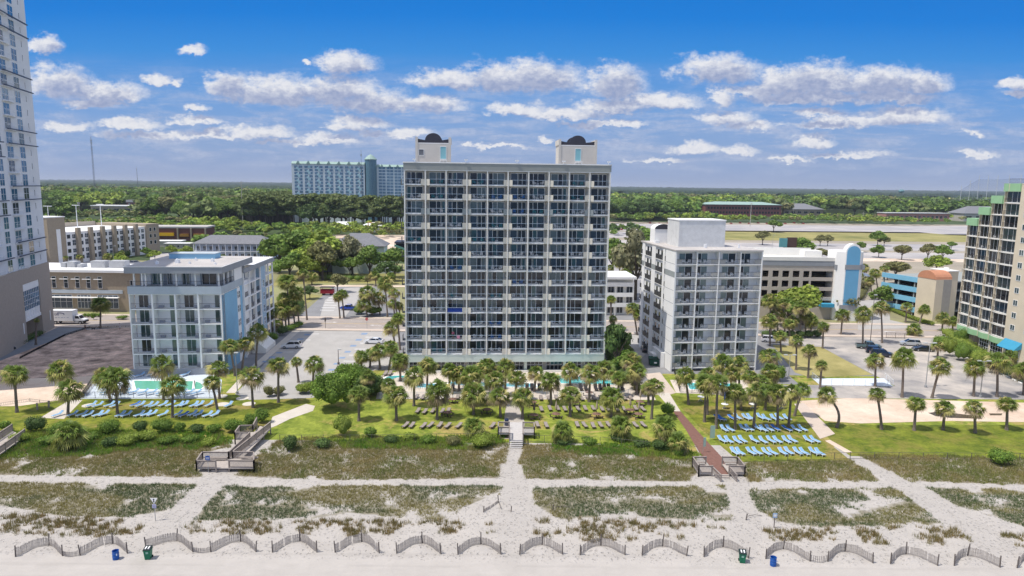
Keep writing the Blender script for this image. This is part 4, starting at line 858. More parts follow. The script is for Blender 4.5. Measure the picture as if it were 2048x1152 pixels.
# far hotel with checkered blue windows
FHo=thing('far_hotel','long pale hotel with checkered blue windows rising beyond the pines','hotel',(-218,680,0),rad(7))
b=MB(); b.box(0,0,0,70.5,22,57.2); b.box(82,4,0,122,26,55.5); b.build('wall',G('pale_hotel_wall',(0.70,0.76,0.79),0.85,0.03,0.1),FHo)
b=MB(); b.extr([(0-.6,57.2),(22.6,57.2),(19,59.6),(3,59.6)],'x',0,70.5); b.extr([(3.4,55.5),(26.6,55.5),(23,57.8),(7,57.8)],'x',82,122); b.build('roof',copper,FHo)
b=MB(); b.lathe([(5.9,0),(5.9,62)],18,76.2,4); b.build('glass_turret',G('turret_glass',(0.10,0.20,0.26),0.2,0.25,1.2,spec=0.6),FHo); b=MB(); b.lathe([(6.3,62.01),(6.3,62.7),(3,66),(.2,67.6)],16,76.2,4); b.build('turret_roof',copper,FHo)
fw=[];n=0
wm=MB().box(0,-.12,0,3.1,.0,2.0,0).box(0,-.14,.9,3.1,-.121,1.02,1).mesh('window',[glass('hotel_blue_glass',(0.07,0.20,0.32)),frm]); wm2=MB().box(0,-.12,0,2.3,0,2.0).mesh('panel',G('pale_teal_panel',(0.48,0.70,0.76),0.7,0,1))
for r in range(13):
    for gi_ in range(12):
        x0=(2.6+gi_*9.8) if gi_<7 else 84+(gi_-7)*7.8; y0=-.0 if gi_<7 else 4.0; z=53.2-r*3.05
        for q in range(2):
            it=(x0+q*(4.6 if gi_<7 else 3.6)-(0 if q==0 else .1),y0,z)
            if n<100: part(FHo,'window',wm,it); n+=1
            else: fw.append((wm,it))
merge(FHo,'lower_windows',fw)
pn=[]; 
for r in range(13):
    for gi_ in range(7): pn.append((wm2,(2.6+gi_*9.8+3.15-(0 if (r+gi_)%2 else 1.5)+.35,-.135,53.2-r*3.05-(.0 if (r+gi_)%2 else 1.2))))
merge(FHo,'wall_panels',pn)
b=MB(); [b.extr([(2.6+i*9.8+1.8,57.0),(2.6+i*9.8+5.8,57.0),(2.6+i*9.8+3.8,60.2)],'y',-1.0,4) for i in range(7)]; [b.extr([(84+i*7.8+1.5,55.3),(84+i*7.8+4.9,55.3),(84+i*7.8+3.2,58)],'y',3.1,8) for i in range(5)]; b.build('gable',copper,FHo)
# motel seen between the two hotels
M3=thing('small_motel','small white three storey motel seen between the two hotels','motel',(14,200,0),rad(3))
b=MB(); b.box(0,1.5,0,22.4,14,11); b.build('wall',offw,M3); b=MB(); b.box(-.5,-.5,11.002,23,14.5,11.7); b.build('roof',roofw,M3)
for k in range(1,4): b=MB(); z=k*3.1-.3; b.box(0,0,z-.2,22.4,1.49,z); b.box(0,0,z+.002,22.4,.12,z+1.0); [b.box(x,-.01,z-3.0,x+.2,.18,z-.203) for x in (0,5.6,11.2,16.8,22.2)]; b.build('gallery',wht,M3)
for k in range(3):
    for i in range(8): window(M3,.8+i*2.8,1.47,k*3.1+.5,1.9,1.9,gl[0],1,0)
# right parking garage
RGa=thing('parking_garage','beige four level garage with tall blue arched stair tower right of the white hotel','parking garage',(60,200,0),rad(-1.0))
b=MB(); 
rows=[(11.9+.0,13.9),(9.0,11.0),(6.1,8.1)]
zz=[0,3.4,5.2]+[]
XS=[(66.2,None)]
lv=[5.0,8.0,10.9,13.8]
def gx(px,y=555): return gy(px,y,200)[0]-60
ops=[(gx(a_),gx(c_)) for a_,c_ in ((1524,1536),(1544,1556.5),(1563.5,1577),(1584,1597.5),(1605,1617))]+[(gx(1621),gx(1664))]
cols=[0]+[q for o_ in ops for q in o_]+[gx(1667)]
zc_=[0,3.6,5.6,6.6,8.5,9.5,11.4,12.4,14.3,15.8]
for i in range(0,len(zc_)-1):
    if i%2==0: b.box(0,0,zc_[i],gx(1667),.4,zc_[i+1])
    else:
        for j in range(0,len(cols),2): b.box(cols[j],0,zc_[i],cols[j+1],.398,zc_[i+1]) if j+1<len(cols) else None
b.box(gx(1700),.0,0,gx(1700)+.3,30,15.8); [b.box(0,.4,q,gx(1700),30,q+.25) for q in (5.9,8.9,11.8)]; b.build('wall',G('warm_beige_concrete',(0.50,0.45,0.40),0.85,0.05,0.3),RGa)
b=MB(); b.box(-.1,-.12,15.802,gx(1666),.5,17.3); b.build('grey_band',greyp,RGa); b=MB(); b.box(-.1,-.2,17.302,gx(1666),.3,18.4); b.box(0,29.5,15.9,gx(1700),30,18.6); b.box(gx(1632),10,17.302,gx(1668),14,19.4); b.box(0,.5,15.81,gx(1700),29.49,16.1); b.build('parapet',offw,RGa)
b=MB(); b.box(.1,14,.1,gx(1700)-.1,14.3,15.7); b.build('dark_interior_wall',dark,RGa)
x0=gx(1665); b=MB(); xm_=x0+4.05; b.prism([(x0,-1),(x0+1.9,-2.6),(x0+6.2,-2.6),(x0+7.6,-1.2),(x0+7.6,5),(x0,5)],0,20.3); st_=b.build('stair_tower',wht,RGa)
def archp(x0,x1,z0,zs,h,n=10): c_=(x0+x1)/2; r_=(x1-x0)/2; return [(x0,z0),(x1,z0)]+[(c_+r_*math.cos(math.pi*j/n),zs+h*math.sin(math.pi*j/n)) for j in range(n+1)]
b=MB(); b.extr(archp(x0+1.85,x0+6.25,20.302,20.302,2.4),'y',-2.62,-.6); b.extr(archp(x0+1.9,x0+6.2,0,20.3,2.1),'y',-2.7,-2.602); b.build('arched_frame',wht,st_)
b=MB(); b.extr(archp(x0+2.15,x0+5.95,3.5,20.2,1.85),'y',-2.78,-2.702); b.build('blue_panel',G('sky_blue_panel',(0.16,0.42,0.66),0.8,0.04,0.4),st_)
b=MB(); b.box(x0-.05,-1.3,14.9,x0+1.0,5.05,16.4); b.box(x0+1.8,-2.85,15.2,x0+6.3,-2.79,16.6); b.box(x0+6.28,-2.4,15.2,x0+7.7,5.05,16.6); b.box(x0+1.2,-2.8,3.0,x0+6.4,-2.5,4.8); b.build('grey_stripe',greyp,st_)
b=MB(); b.box(gx(1640),-2.2,3.9,x0,-.005,4.9); b.build('blue_canopy',awn,RGa)
# blue garage with terracotta barrel stair
A7=(119.5,219); B7=(125.2,200.5); rz7=math.atan2(B7[1]-A7[1],B7[0]-A7[0]); L7=math.hypot(B7[0]-A7[0],B7[1]-A7[1])
BG=thing('blue_garage','open garage banded in sky blue beside a cream stair tower, right of centre distance','parking garage',(A7[0],A7[1],0),rz7)
b=MB(); [b.box(0,0,z,L7,.3,z+1.5) for z in (1.1,4.2,7.3,10.4)]; b.build('blue_band',G('bright_sky_blue',(0.20,0.47,0.66),0.8,0.05,0.5),BG)
b=MB(); [b.box(.2,.31,z+1.0,L7,34,z+1.2) for z in (1.1,4.2,7.3,10.0)]; [b.box(x,.35,0,x+.4,.75,10.9) for x in (.2,6,12,L7-.5)]; b.box(0,33.6,0,L7,34,12.3); b.build('deck',conc,BG); b=MB(); b.box(.3,5,.1,L7-.1,5.2,10.6); b.build('dark_interior_wall',dark,BG)
ST=thing('stair_tower','cream stair tower with terracotta barrel roof attached beside blue garage','stair tower',(124.9,199.3,0),rad(12))
b=MB(); b.box(0,0,0,5.5,7,12.2); b.box(5.51,1.5,0,9,8,14.3); b.build('wall',cream,ST); b=MB(); b.extr([(7.1*0+0,12.2)]+[(3.5-3.5*math.cos(math.pi*j/10),12.2+2.4*math.sin(math.pi*j/10)) for j in range(11)],'x',-.1,5.5); b.build('barrel_roof',orange,ST)
b=MB(); b.box(2.6,-.05,0,5.4,-.003,12.1); b.build('grey_panel',G('grey_block_panel',(0.36,0.34,0.31),0.9,0.06,1),ST); b=MB(); b.box(5.3,1.3,14.302,9.2,8.2,14.6); b.lathe([(1,14.61),(.6,15.3)],8,7,4); b.build('roof_cap',offw,ST)
# ---- low things beyond
def simple(n,label,cat,x,y,w,d,h,wm_,rm,rh=0,rz=0,nw=0):
    o=thing(n,label,cat,(x,y,0),rad(rz)); b=MB(); b.box(0,0,0,w,d,h); b.build('wall',wm_,o); b=MB()
    if rh: hip(b,0,0,w,d,h+.3,rh,1.2)
    else: b.box(-.6,-.6,h+.002,w+.6,d+.6,h+.9)
    b.build('roof',rm,o)
    for i in range(nw): window(o,2+i*(w-3)/nw,-.05,h*.35,(w-3)/nw*.6,h*.35,gl[0],1,0)
    return o
o=simple('brick_office','long red brick office with green hipped roof beyond the far lots','office building',266,950,108,40,16,brickr,copper,3.6,4,0)
for k in range(2):
    for i in range(24): window(o,3+i*4.3,-.15,4.0+k*6.0,3.0,3.0,dark,0,0,fm=brickr)
simple('grey_roofed_office','dark office with grey hipped roof beside the green roofed one','office building',398,1010,60,40,9,brownb,shing,8,3,6)
o=simple('school_building','long low building with pale roof and pink brick front, far right','building',472,868,86,18,9.5,G('pink_brick',(0.42,0.20,0.17),0.9,0.08,0.2),G('pale_metal_roof',(0.55,0.56,0.56),0.8,0.04,0.1),0,6,14)
simple('gable_house','grey roofed house behind trees left of stepped tower','house',578,880,60,30,10,beige,shing,9,4,4)
simple('flat_building','flat white roofed building in trees at far left, left one','building',-560,800,42,20,11,brownb,roofw,0,4,4); simple('flat_building','flat white roofed building in trees at far left, right one','building',-492,800,50,20,9,brownb,roofw,0,4,4)
simple('low_shop','low shop with white roof behind the blue arched stair tower','shop',106,255,24,16,4.6,brownb,roofw,0,2,4); simple('blue_roof_shed','small shed with slate blue roof left of stepped tower','shed',134,276,13,8,3.2,beige,G('slate_blue_roof',(0.16,0.20,0.28),0.8,0.05,0.5),1.4,2,2)
simple('tent_roof','white tent roof among pines left of the tallest hotel','tent',-150,560,22,12,4,offw,roofw,3,2,0); simple('water_slide_hut','white amusement hut near yellow slide before pines','hut',-120,545,16,10,5,offw,roofw,2.5,2,0); simple('dark_pavilion','dark flat pavilion behind the grey roofed house','pavilion',-60,350,30,12,8,dark,darkr,0,4,0)
o=thing('yellow_slide','small yellow amusement ride tower before the pines','ride',(-112,530,0)); b=MB(); b.tube([(0,0,0),(0,0,9)],.4,6); b.tube([(0,0,9),(4,0,8),(6,2,5),(3,3,2.5)],.5,6); b.build('slide',G('amber_paint',(0.60,0.34,0.08),0.6,0.1,1),o)
o=thing('green_net_fence','pale green netted slope fence left of the tallest hotel','fence',(-52,300,0)); b=MB(); b.add([(0,0,12),(14,6,6),(14,6,5),(0,0,11)],[(0,1,2,3)]); b.add([(0,.1,12),(14,6.1,6),(14,6.1,5),(0,.1,11)],[(3,2,1,0)]); [b.tube([(x,y,0),(x,y,z)],.1,4) for x,y,z in ((0,0,12),(7,3,9),(14,6,6))]; b.build('net',G('pale_green_net',(0.18,0.42,0.32),0.8,0.05,1),o)
# ================================================================== masts, poles, nets, signs
steel=G('galvanised_steel',(0.40,0.41,0.42),0.5,0.05,2,metal=0.3); wood=G('weathered_grey_wood',(0.30,0.26,0.235),0.9,0.13,2.5); woodd=G('dark_post_wood',(0.14,0.12,0.11),0.9,0.15,3)
def mast(label,px,ytop,ybase_Y,w,lat=True):
    X,zt_=gy(px,ytop,ybase_Y); o=thing('radio_mast',label,'radio mast',(X,ybase_Y,0)); b=MB()
    if lat:
        for k in range(3): a=2.1*k; b.tube([(w*math.cos(a),w*math.sin(a),0),(w*.8*math.cos(a),w*.8*math.sin(a),zt_-6)],.22,4)
        n=int(zt_/6)
        for i in range(n):
            z=i*6
            for k in range(3): a=2.1*k; a2=2.1*(k+1); b.tube([(w*.9*math.cos(a),w*.9*math.sin(a),z),(w*.9*math.cos(a2),w*.9*math.sin(a2),z+6)],.13,3)
    else: b.tube([(0,0,0),(0,0,zt_-4)],[w,w*.5],6)
    b.build('lattice',G('hazy_mast_paint',(0.22,0.23,0.27),0.7,0),o); b=MB(); b.tube([(0,0,zt_-8),(0,0,zt_)],.2,4); [b.box(-2.2,-.4,zt_-q,2.2,.4,zt_-q+1.2) for q in (9,14,26)] if lat else b.box(-.5,-.5,zt_-6,.5,.5,zt_-4); b.build('antenna',steel,o)
mast('tall lattice radio mast with antennas above the woods at left',181.5,272,1400,1.6)
mast('shorter thin radio mast right of the tall lattice one',273,333,1700,.9,False); mast('thin antenna on the roof of far checkered hotel side',722,300,688,.3,False)
for (px,yt,yb,Yd,lab) in ((482,362,420,560,'pale tall utility pole left of the pines'),(1589,392,412,1000,'tall thin pole above the grey roofed office'),(1727,424,445,800,'utility pole beside the pale low building'),(1503,405,450,700,'tall utility pole before the green roofed office')):
    X,z=gy(px,yt,Yd); o=thing('utility_pole',lab,'utility pole',(X,Yd,0)); b=MB(); b.tube([(0,0,0),(0,0,z)],[.35,.22],6); b.box(-1.8,-.12,z-1.6,1.8,.12,z-1.3); b.build('pole',G('pale_pole_wood',(0.45,0.42,0.38),0.9,0.05,1),o)
for i,(px,yt) in enumerate(((1734,378),(1905,372))): pass
# water tank on the horizon
X,z=gy(1803,380,2200); o=thing('water_tower','small teal water tower on the right horizon','water tower',(X,2200,0)); b=MB(); b.lathe([(.5,z-10),(8,z-7),(9,z-3),(6,z+1),(.5,z+2)],12); b.build('tank',G('teal_tank',(0.12,0.26,0.28),0.7,0),o); b=MB(); [b.tube([(6*math.cos(a),6*math.sin(a),0),(6*math.cos(a),6*math.sin(a),z-7)],.5,5) for a in (0,1.57,3.14,4.71)]; b.build('leg',steel,o)
# driving range net
Yn=1050; o=thing('golf_net','tall translucent driving range net on steel poles behind the stepped tower','net',(0,Yn,0)); 
tops=[(1905,386),(1922,378),(1940,367),(1958,357),(1976,357),(1995,357),(2018,356),(2041,356),(2070,356)]; P=[gy(a,c,Yn) for a,c in tops]
b=MB()
for (x0,z0),(x1,z1) in zip(P,P[1:]): b.quad((x0,0,8),(x1,0,8),(x1,0,z1-1),(x0,0,z0-1))
b.build('netting',G('fine_grey_netting',(0.30,0.36,0.46),0.9,0,alpha=0.22),o)
for (x,z) in P[1:]: b=MB(); b.tube([(x,-1,0),(x,-1,z+5)],.32,6); b.build('net_pole',G('pale_net_pole',(0.6,0.62,0.64),0.6,0),o)
# billboard
X,z0=gy(1573,495,300); X1,z1=gy(1588,475,300); o=thing('billboard','brown billboard with teal face on a post behind the garage','billboard',(X,300,0)); b=MB(); b.box(0,0,z0,4.4,.5,z1); b.build('panel',G('brown_panel',(0.10,0.06,0.05),0.8,0.1,1),o); b=MB(); b.box(-3.6,-.8,z0+.2,-.1,-.5,z1-.3); b.build('teal_face',G('teal_face',(0.12,0.34,0.36),0.7,0.05,1),o); b=MB(); b.tube([(-1,0,0),(-1,0,z0+.3)],.5,7); b.box(-4,-.3,z0-.6,4.4,.3,z0-.1); b.build('post',woodd,o)
# ---- sand fences
def slat_panel(par,a,bb,name='slat_panel',h=1.0,sag=0.0,x0=(0,0,0),gap=.095,sag2=.0):
    L_=math.hypot(bb[0]-a[0],bb[1]-a[1]); n=int(L_/gap); mb=MB()
    nx_,ny_=(bb[0]-a[0])/L_,(bb[1]-a[1])/L_
    for i in range(n+1):
        t_=i/max(1,n); s=math.sin(t_*math.pi)*sag; x=a[0]+(bb[0]-a[0])*t_-ny_*s; y=a[1]+(bb[1]-a[1])*t_+nx_*s
        if random.random()<.03: continue
        z=BH(x,y)-.03+random.uniform(-.02,.02); lx=random.uniform(-.03,.03); hh_=h*random.uniform(.94,1.03); w=.027
        X,Y=x-x0[0],y-x0[1]; mb.add([(X-nx_*w,Y-ny_*w,z),(X+nx_*w,Y+ny_*w,z),(X+nx_*w+lx,Y+ny_*w,z+hh_),(X-nx_*w+lx,Y-ny_*w,z+hh_),(X-nx_*w-ny_*.015,Y-ny_*w+nx_*.015,z),(X+nx_*w-ny_*.015,Y+ny_*w+nx_*.015,z),(X+nx_*w+lx-ny_*.015,Y+ny_*w+nx_*.015,z+hh_),(X-nx_*w+lx-ny_*.015,Y-ny_*w+nx_*.015,z+hh_)],[(0,1,2,3),(7,6,5,4),(0,4,5,1),(3,2,6,7),(0,3,7,4),(1,5,6,2)])
    for zz_ in (.15,.5,.85):
        pts=[]
        for j in range(7):
            t_=j/6; s=math.sin(t_*math.pi)*sag; x=a[0]+(bb[0]-a[0])*t_-ny_*s; y=a[1]+(bb[1]-a[1])*t_+nx_*s; pts.append((x-x0[0],y-x0[1],BH(x,y)+zz_*h))
        mb.tube(pts,.012,3)
    return mb.build(name,G('silvery_lath',(0.32,0.29,0.27),0.9,0.14,3),par)
def fpost(par,p,x0,h=1.25,r=.06): z=BH(*p); return MB().tube([(p[0]-x0[0],p[1]-x0[1],z-.1),(p[0]-x0[0]+random.uniform(-.1,.1),p[1]-x0[1]+random.uniform(-.08,.08),z+h*random.uniform(.92,1.05))],r,7).build('post',woodd,par)
for i,(a,p,bb) in enumerate(FW):
    o=thing('sand_fence','chevron slat sand fence on the beach, %s from the left'%ordw(i+1),'sand fence',(p[0],p[1],0),0,'slat sand fences along the beach')
    slat_panel(o,a,p,sag=random.uniform(.10,.26),x0=p,h=random.uniform(.9,1.05)); slat_panel(o,p,bb,sag=random.uniform(-.06,.12),x0=p,h=random.uniform(.88,1.05)); fpost(o,a,p); fpost(o,p,p,1.35); fpost(o,bb,p)
for i,(k0,k1,lab) in enumerate(((0,1,'low straight slat fence linking first and second chevrons'),(2,3,'low straight slat fence linking third and fourth chevrons'),(12,13,'broken leaning slat fence linking two chevrons near the blue barrel at right'))):
    a,bb=FW[k0][2],FW[k1][0]; o=thing('sand_fence_link',lab,'sand fence',(a[0],a[1],0)); slat_panel(o,(a[0]+.1,a[1]),(bb[0]-.1,bb[1]),h=.6 if i<2 else .8,sag=-.25,x0=a,gap=.1 if i<2 else .17)
# half buried fence and lone posts
a,p_,bb=gp(967,1024),gp(997,1004),gp(1022,1023); o=thing('buried_fence','collapsed half buried slat fence in the sand by the central footpath','sand fence',(p_[0],p_[1],0)); slat_panel(o,a,p_,h=.35,x0=p_); slat_panel(o,p_,(bb[0]-1.2,bb[1]+.6),h=.3,x0=p_); fpost(o,a,p_,.8); fpost(o,p_,p_,.9); fpost(o,bb,p_,.7)
for i,(px,py,lab) in enumerate(((1105,1020,'short dark post where the curved buried fence starts right of central path'),(1492,1040,'short dark post at the edge of meadow grass right of the pink path'))):
    q=gp(px,py); o=thing('beach_post',lab,'post',(q[0],q[1],BH(*q))); MB().tube([(0,0,-.1),(.1,0,.8)],.07,7).build('post',woodd,o); MB().tube([(0,0,.1),(.5,.6,.25),(1.3,.9,.22),(2.2,.9,.1)],.03,4).build('trailing_wire',woodd,o)
# ---- barrels and bins
def barrel(px,py,lab):
    q=gp(px,py); o=thing('trash_barrel',lab,'barrel',(q[0],q[1],BH(*q)-.02),0,'blue trash barrels'); m=G('blue_barrel_plastic',(0.01,0.09,0.36),0.45,0.05,2)
    prof=[(.29,0),(.31,.03),(.31,.3),(.33,.32),(.33,.35),(.31,.37),(.31,.6),(.33,.62),(.33,.65),(.31,.67),(.31,.92),(.33,.95),(.30,.95),(.29,.55)]
    MB().lathe(prof,16).build('drum',m,o); MB().box(.22,-.30,.55,.30,-.22,.72).build('label_patch',G('pale_label',(0.5,0.6,0.75),0.7,0),o)
barrel(232,1118,'open blue drum trash barrel on sand at left, beside third fence'); barrel(1546,1131,'open blue drum trash barrel on sand at right, before the curved fence')
def bin_(px,py,lab,rz):
    q=gp(px,py); o=thing('wheeled_bin',lab,'wheeled bin',(q[0],q[1],BH(*q)-.02),rz,'green wheeled bins'); m=G('green_bin_plastic',(0.012,0.16,0.085),0.5,0.05,2)
    b=MB(); b.add([(-.26,-.27,.06),(.26,-.27,.06),(.26,.27,.06),(-.26,.27,.06),(-.34,-.36,1.08),(.34,-.36,1.08),(.34,.34,1.08),(-.34,.34,1.08)],[(0,3,2,1),(0,1,5,4),(1,2,6,5),(2,3,7,6),(3,0,4,7),(4,5,6,7)]); b.box(-.37,-.39,1.02,.37,.37,1.09); b.build('bin_body',m,o)
    b=MB(); b.add([(-.38,-.42,1.10),(.38,-.42,1.10),(.38,.36,1.22),(-.38,.36,1.22),(-.36,-.40,1.16),(.36,-.40,1.16),(.34,.34,1.29),(-.34,.34,1.29)],[(0,3,2,1),(4,5,6,7),(0,1,5,4),(1,2,6,5),(2,3,7,6),(3,0,4,7)]); b.box(-.2,-.3,1.20,-.08,.2,1.27,1); b.box(.08,-.3,1.20,.2,.2,1.27,1); b.build('lid',[G('black_lid',(0.02,0.03,0.03),0.5,0),wht],o)
    for s in (-1,1): b=MB(); b.extr([(.28+.13*math.cos(a),.13+.13*math.sin(a)) for a in np.arange(0,6.28,.6)],'x',s*.3-.04,s*.3+.04); b.build('wheel',G('black_rubber',(0.02,0.02,0.02),0.8,0),o)
    MB().box(-.12,-.345,.7,.12,-.325,.9).build('sticker',G('pale_green_sticker',(0.30,0.5,0.40),0.7,0),o)
bin_(297,1117,'dark green wheeled bin with black lid at left, beside the footpath',.15); bin_(1484,1124,'dark green wheeled bin with black lid at right, before the footpath',-.2)
# ---- beach signs
q=gp(311,1041); o=thing('beach_sign','white triangular warning sign over a small square one on a beach pole, left side','sign',(q[0],q[1],BH(*q))); MB().tube([(0,0,-.1),(0,0,2.4)],.045,6).build('pole',steel,o)
b=MB(); b.extr([(-.42,2.75),(.42,2.75),(0,2.05)],'y',-.08,-.05); b.extr([(0.0+.09*math.cos(a),2.6+.09*math.sin(a)) for a in np.arange(0,6.2,.7)],'y',-.084,-.0805,1); b.box(-.06,-.083,2.25,.06,-.0805,2.5,1); b.build('triangle_board',[wht,dark],o); b=MB(); b.box(-.22,-.08,1.55,.22,-.05,1.98); [b.box(-.16,-.084,1.63+j*.1,.16,-.081,1.66+j*.1,1) for j in range(3)]; b.build('square_board',[G('pale_lilac_board',(0.5,0.5,0.72),0.7,0),gl[1]],o)
q=gp(1548,1055); o=thing('beach_sign','small pale blue square sign on a wooden post, right side','sign',(q[0],q[1],BH(*q))); MB().box(-.05,-.03,-.1,.05,.05,1.5).build('post',wood,o); b=MB(); b.box(-.25,-.07,1.25,.25,-.035,1.8); b.box(-.17,-.074,1.4,.17,-.071,1.68,1); b.build('board',[G('pale_blue_board',(0.35,0.5,0.7),0.7,0),wht],o)
q=gp(417,945); o=thing('beach_sign','blue square sign on steel pole before the left boardwalk platform','sign',(q[0],q[1],BH(*q))); MB().tube([(0,0,-.1),(0,0,2.4)],.04,6).build('pole',steel,o); b=MB(); b.box(-.3,-.07,1.75,.3,-.045,2.35); b.box(-.2,-.073,2.05,.2,-.0705,2.1,1); b.box(-.2,-.073,1.9,.2,-.0705,1.95,1); b.build('board',[G('deep_blue_board',(0.03,0.10,0.35),0.6,0),wht],o)
# ---- boardwalks with rails
RC={}
def railp(par,a,bb,za,zb,h=1.05,name='railing',m=None,sp=.13,x0=(0,0)):
    L_=math.hypot(bb[0]-a[0],bb[1]-a[1]); mb=MB(); ux,uy=(bb[0]-a[0])/L_,(bb[1]-a[1])/L_; 
    def bar(s0,s1,z0,z1,t=.05,dz=.04):
        p0=(a[0]+ux*s0-x0[0],a[1]+uy*s0-x0[1]); p1=(a[0]+ux*s1-x0[0],a[1]+uy*s1-x0[1]); nx_,ny_=-uy*t,ux*t
        mb.add([(p0[0]-nx_,p0[1]-ny_,z0-dz),(p1[0]-nx_,p1[1]-ny_,z1-dz),(p1[0]+nx_,p1[1]+ny_,z1-dz),(p0[0]+nx_,p0[1]+ny_,z0-dz),(p0[0]-nx_,p0[1]-ny_,z0+dz),(p1[0]-nx_,p1[1]-ny_,z1+dz),(p1[0]+nx_,p1[1]+ny_,z1+dz),(p0[0]+nx_,p0[1]+ny_,z0+dz)],[(0,3,2,1),(4,5,6,7),(0,1,5,4),(1,2,6,5),(2,3,7,6),(3,0,4,7)])
    bar(0,L_,za+h,zb+h,.09,.03); bar(0,L_,za+.15,zb+.15,.03); bar(0,L_,za+h-.12,zb+h-.12,.03)
    n=int(L_/sp)
    for i in range(n+1):
        s=L_*i/max(1,n); z=za+(zb-za)*s/L_; X=a[0]+ux*s-x0[0]; Y=a[1]+uy*s-x0[1]; mb.box(X-.022,Y-.022,z+.1,X+.022,Y+.022,z+h)
    n=max(1,int(L_/2.2))
    for i in range(n+1):
        s=L_*i/n; z=za+(zb-za)*s/L_; X=a[0]+ux*s-x0[0]; Y=a[1]+uy*s-x0[1]; mb.box(X-.07,Y-.07,-.2,X+.07,Y+.07,z+h+.08)
    return mb.build(name,m or wood,par)
def deckp(par,pts,zs,name='deck',x0=(0,0),m=None,t=.15):
    mb=MB(); n=len(pts); v=[(x-x0[0],y-x0[1],z) for (x,y),z in zip(pts,zs)]+[(x-x0[0],y-x0[1],z-t) for (x,y),z in zip(pts,zs)]
    mb.add(v,[tuple(range(n)),tuple(range(2*n-1,n-1,-1))]+[(i,n+i,n+(i+1)%n,(i+1)%n) for i in range(n)]); return mb.build(name,m or deckm,par)
deckm=G('sun_bleached_planks',(0.42,0.375,0.34),0.9,0.12,2.5)
# left boardwalk
hz=.9
LB=thing('boardwalk','grey wooden boardwalk with railed platforms between the bushes and sand at left','boardwalk',(0,0,0))
p=lambda x,y,z=0: gp(x,y,z)
c0,c1,c2,c3=p(440,931,.6),p(470,931,.6),p(541,857,.9),p(520,852,.9)
deckp(LB,[c0,c1,c2,c3],[.6,.6,.9,.9]); fl=[p(393,936,.6),p(508,936,.6),p(508,918,.6),p(405,918,.6)]; deckp(LB,[fl[0],fl[1],fl[2],fl[3]],[.604]*4,'platform')
ul=[p(470,878,.8),p(500,878,.8),p(512,864,.8),p(480,864,.8)]; deckp(LB,ul,[.806]*4,'platform')
railp(LB,fl[3],(fl[3][0]+3.6,fl[3][1]),.6,.6); railp(LB,fl[0],fl[3],.6,.6); railp(LB,fl[0],(fl[0][0]+2.6,fl[0][1]),.6,.6); railp(LB,(fl[1][0]-3.3,fl[1][1]),fl[1],.6,.6); railp(LB,fl[1],fl[2],.6,.6); railp(LB,(fl[2][0]-2.9,fl[2][1]),fl[2],.6,.6)
railp(LB,(fl[3][0]+3.6,fl[3][1]),ul[1],.6,.8); railp(LB,(fl[2][0]-2.9,fl[2][1]),c2,.6,.9); railp(LB,ul[0],(ul[0][0]+1.9,ul[0][1]),.8,.8); railp(LB,ul[0],ul[3],.8,.8); railp(LB,ul[3],(ul[3][0]+1.9,ul[3][1]+.2),.8,.8); railp(LB,(ul[3][0]+1.9,ul[3][1]+.2),p(514,848,.9),.8,.9)
b=MB()
for i in range(3): x=p(445,938); b.box(x[0]-1.1,x[1]-.9+i*.3,0,x[0]+1.1,x[1]-.6+i*.3,.2+.18*i)
b.build('steps',deckm,LB); b=MB(); b.box(fl[0][0]+.3,fl[3][1]-.6,.9,fl[0][0]+3,fl[3][1]-.2,1.05); b.box(fl[1][0]-2.8,fl[2][1]-.6,.9,fl[1][0]-.4,fl[2][1]-.2,1.05); b.build('bench',wood,LB)
# left edge boardwalk
EB=thing('boardwalk','wooden ramp walkway with rails cut by the left edge','boardwalk',(0,0,0)); e=[p(-40,905,.6),p(-10,915,.6),p(50,872,.7),p(25,862,.7)]; deckp(EB,e,[.6,.6,.7,.7]); railp(EB,e[0],e[3],.6,.7); railp(EB,e[1],e[2],.6,.7); MB().box(p(21,835)[0]-.12,p(21,860)[1],0,p(21,835)[0]+.12,p(21,860)[1]+.24,2.4).build('gate_post',wood,EB)
# central boardwalk
CB=thing('boardwalk','central boardwalk stairs with two small railed platforms leading to the beach','boardwalk',(0,0,0))
c=[p(1019,878,.9),p(1045,878,.9),p(1044,846,.3),p(1016,846,.3)]
palep=G('pale_grey_planks',(0.50,0.48,0.47),0.9,0.1,2.5); zc0=.8
x0_,y0_=p(1019,880,.8); x1_=p(1046,880,.8)[0]; y1_=p(1030,848,.5)[1]
deckp(CB,[(x0_,y0_),(x1_,y0_),(x1_,y1_),(x0_,y1_)],[.8]*4,m=palep)
for s,(xa_,xb_) in enumerate(((x0_-1.75,x0_-.05),(x1_+.05,x1_+1.75))):
    ym=y0_+2.6; deckp(CB,[(xa_,ym),(xb_,ym),(xb_,ym+2.3),(xa_,ym+2.3)],[.806]*4,'platform',m=palep); railp(CB,(xa_,ym),(xb_,ym),.8,.8); railp(CB,(xa_,ym+2.3),(xb_,ym+2.3),.8,.8); o_=xa_ if s==0 else xb_; railp(CB,(o_,ym),(o_,ym+2.3),.8,.8)
railp(CB,(x0_,y0_),(x0_,y0_+2.5),.8,.8,sp=.13); railp(CB,(x1_,y0_),(x1_,y0_+2.5),.8,.8)
b=MB()
for i in range(5): b.box(x0_+.05,y0_-.3*(i+1),.8-.17*(i+1)-.06,x1_-.05,y0_-.3*(i+1)+.3,.8-.17*(i+1))
b.build('steps',palep,CB)
q=(x0_-.5,y1_+.6); o=thing('trash_barrel','navy blue barrel beside the central boardwalk','barrel',(q[0],q[1],0.01),0); MB().lathe([(.3,0),(.33,.1),(.33,.9),(.36,.95),(.25,1.15),(.05,1.2)],12).build('drum',G('navy_barrel',(0.02,0.035,0.09),0.5,0),o)
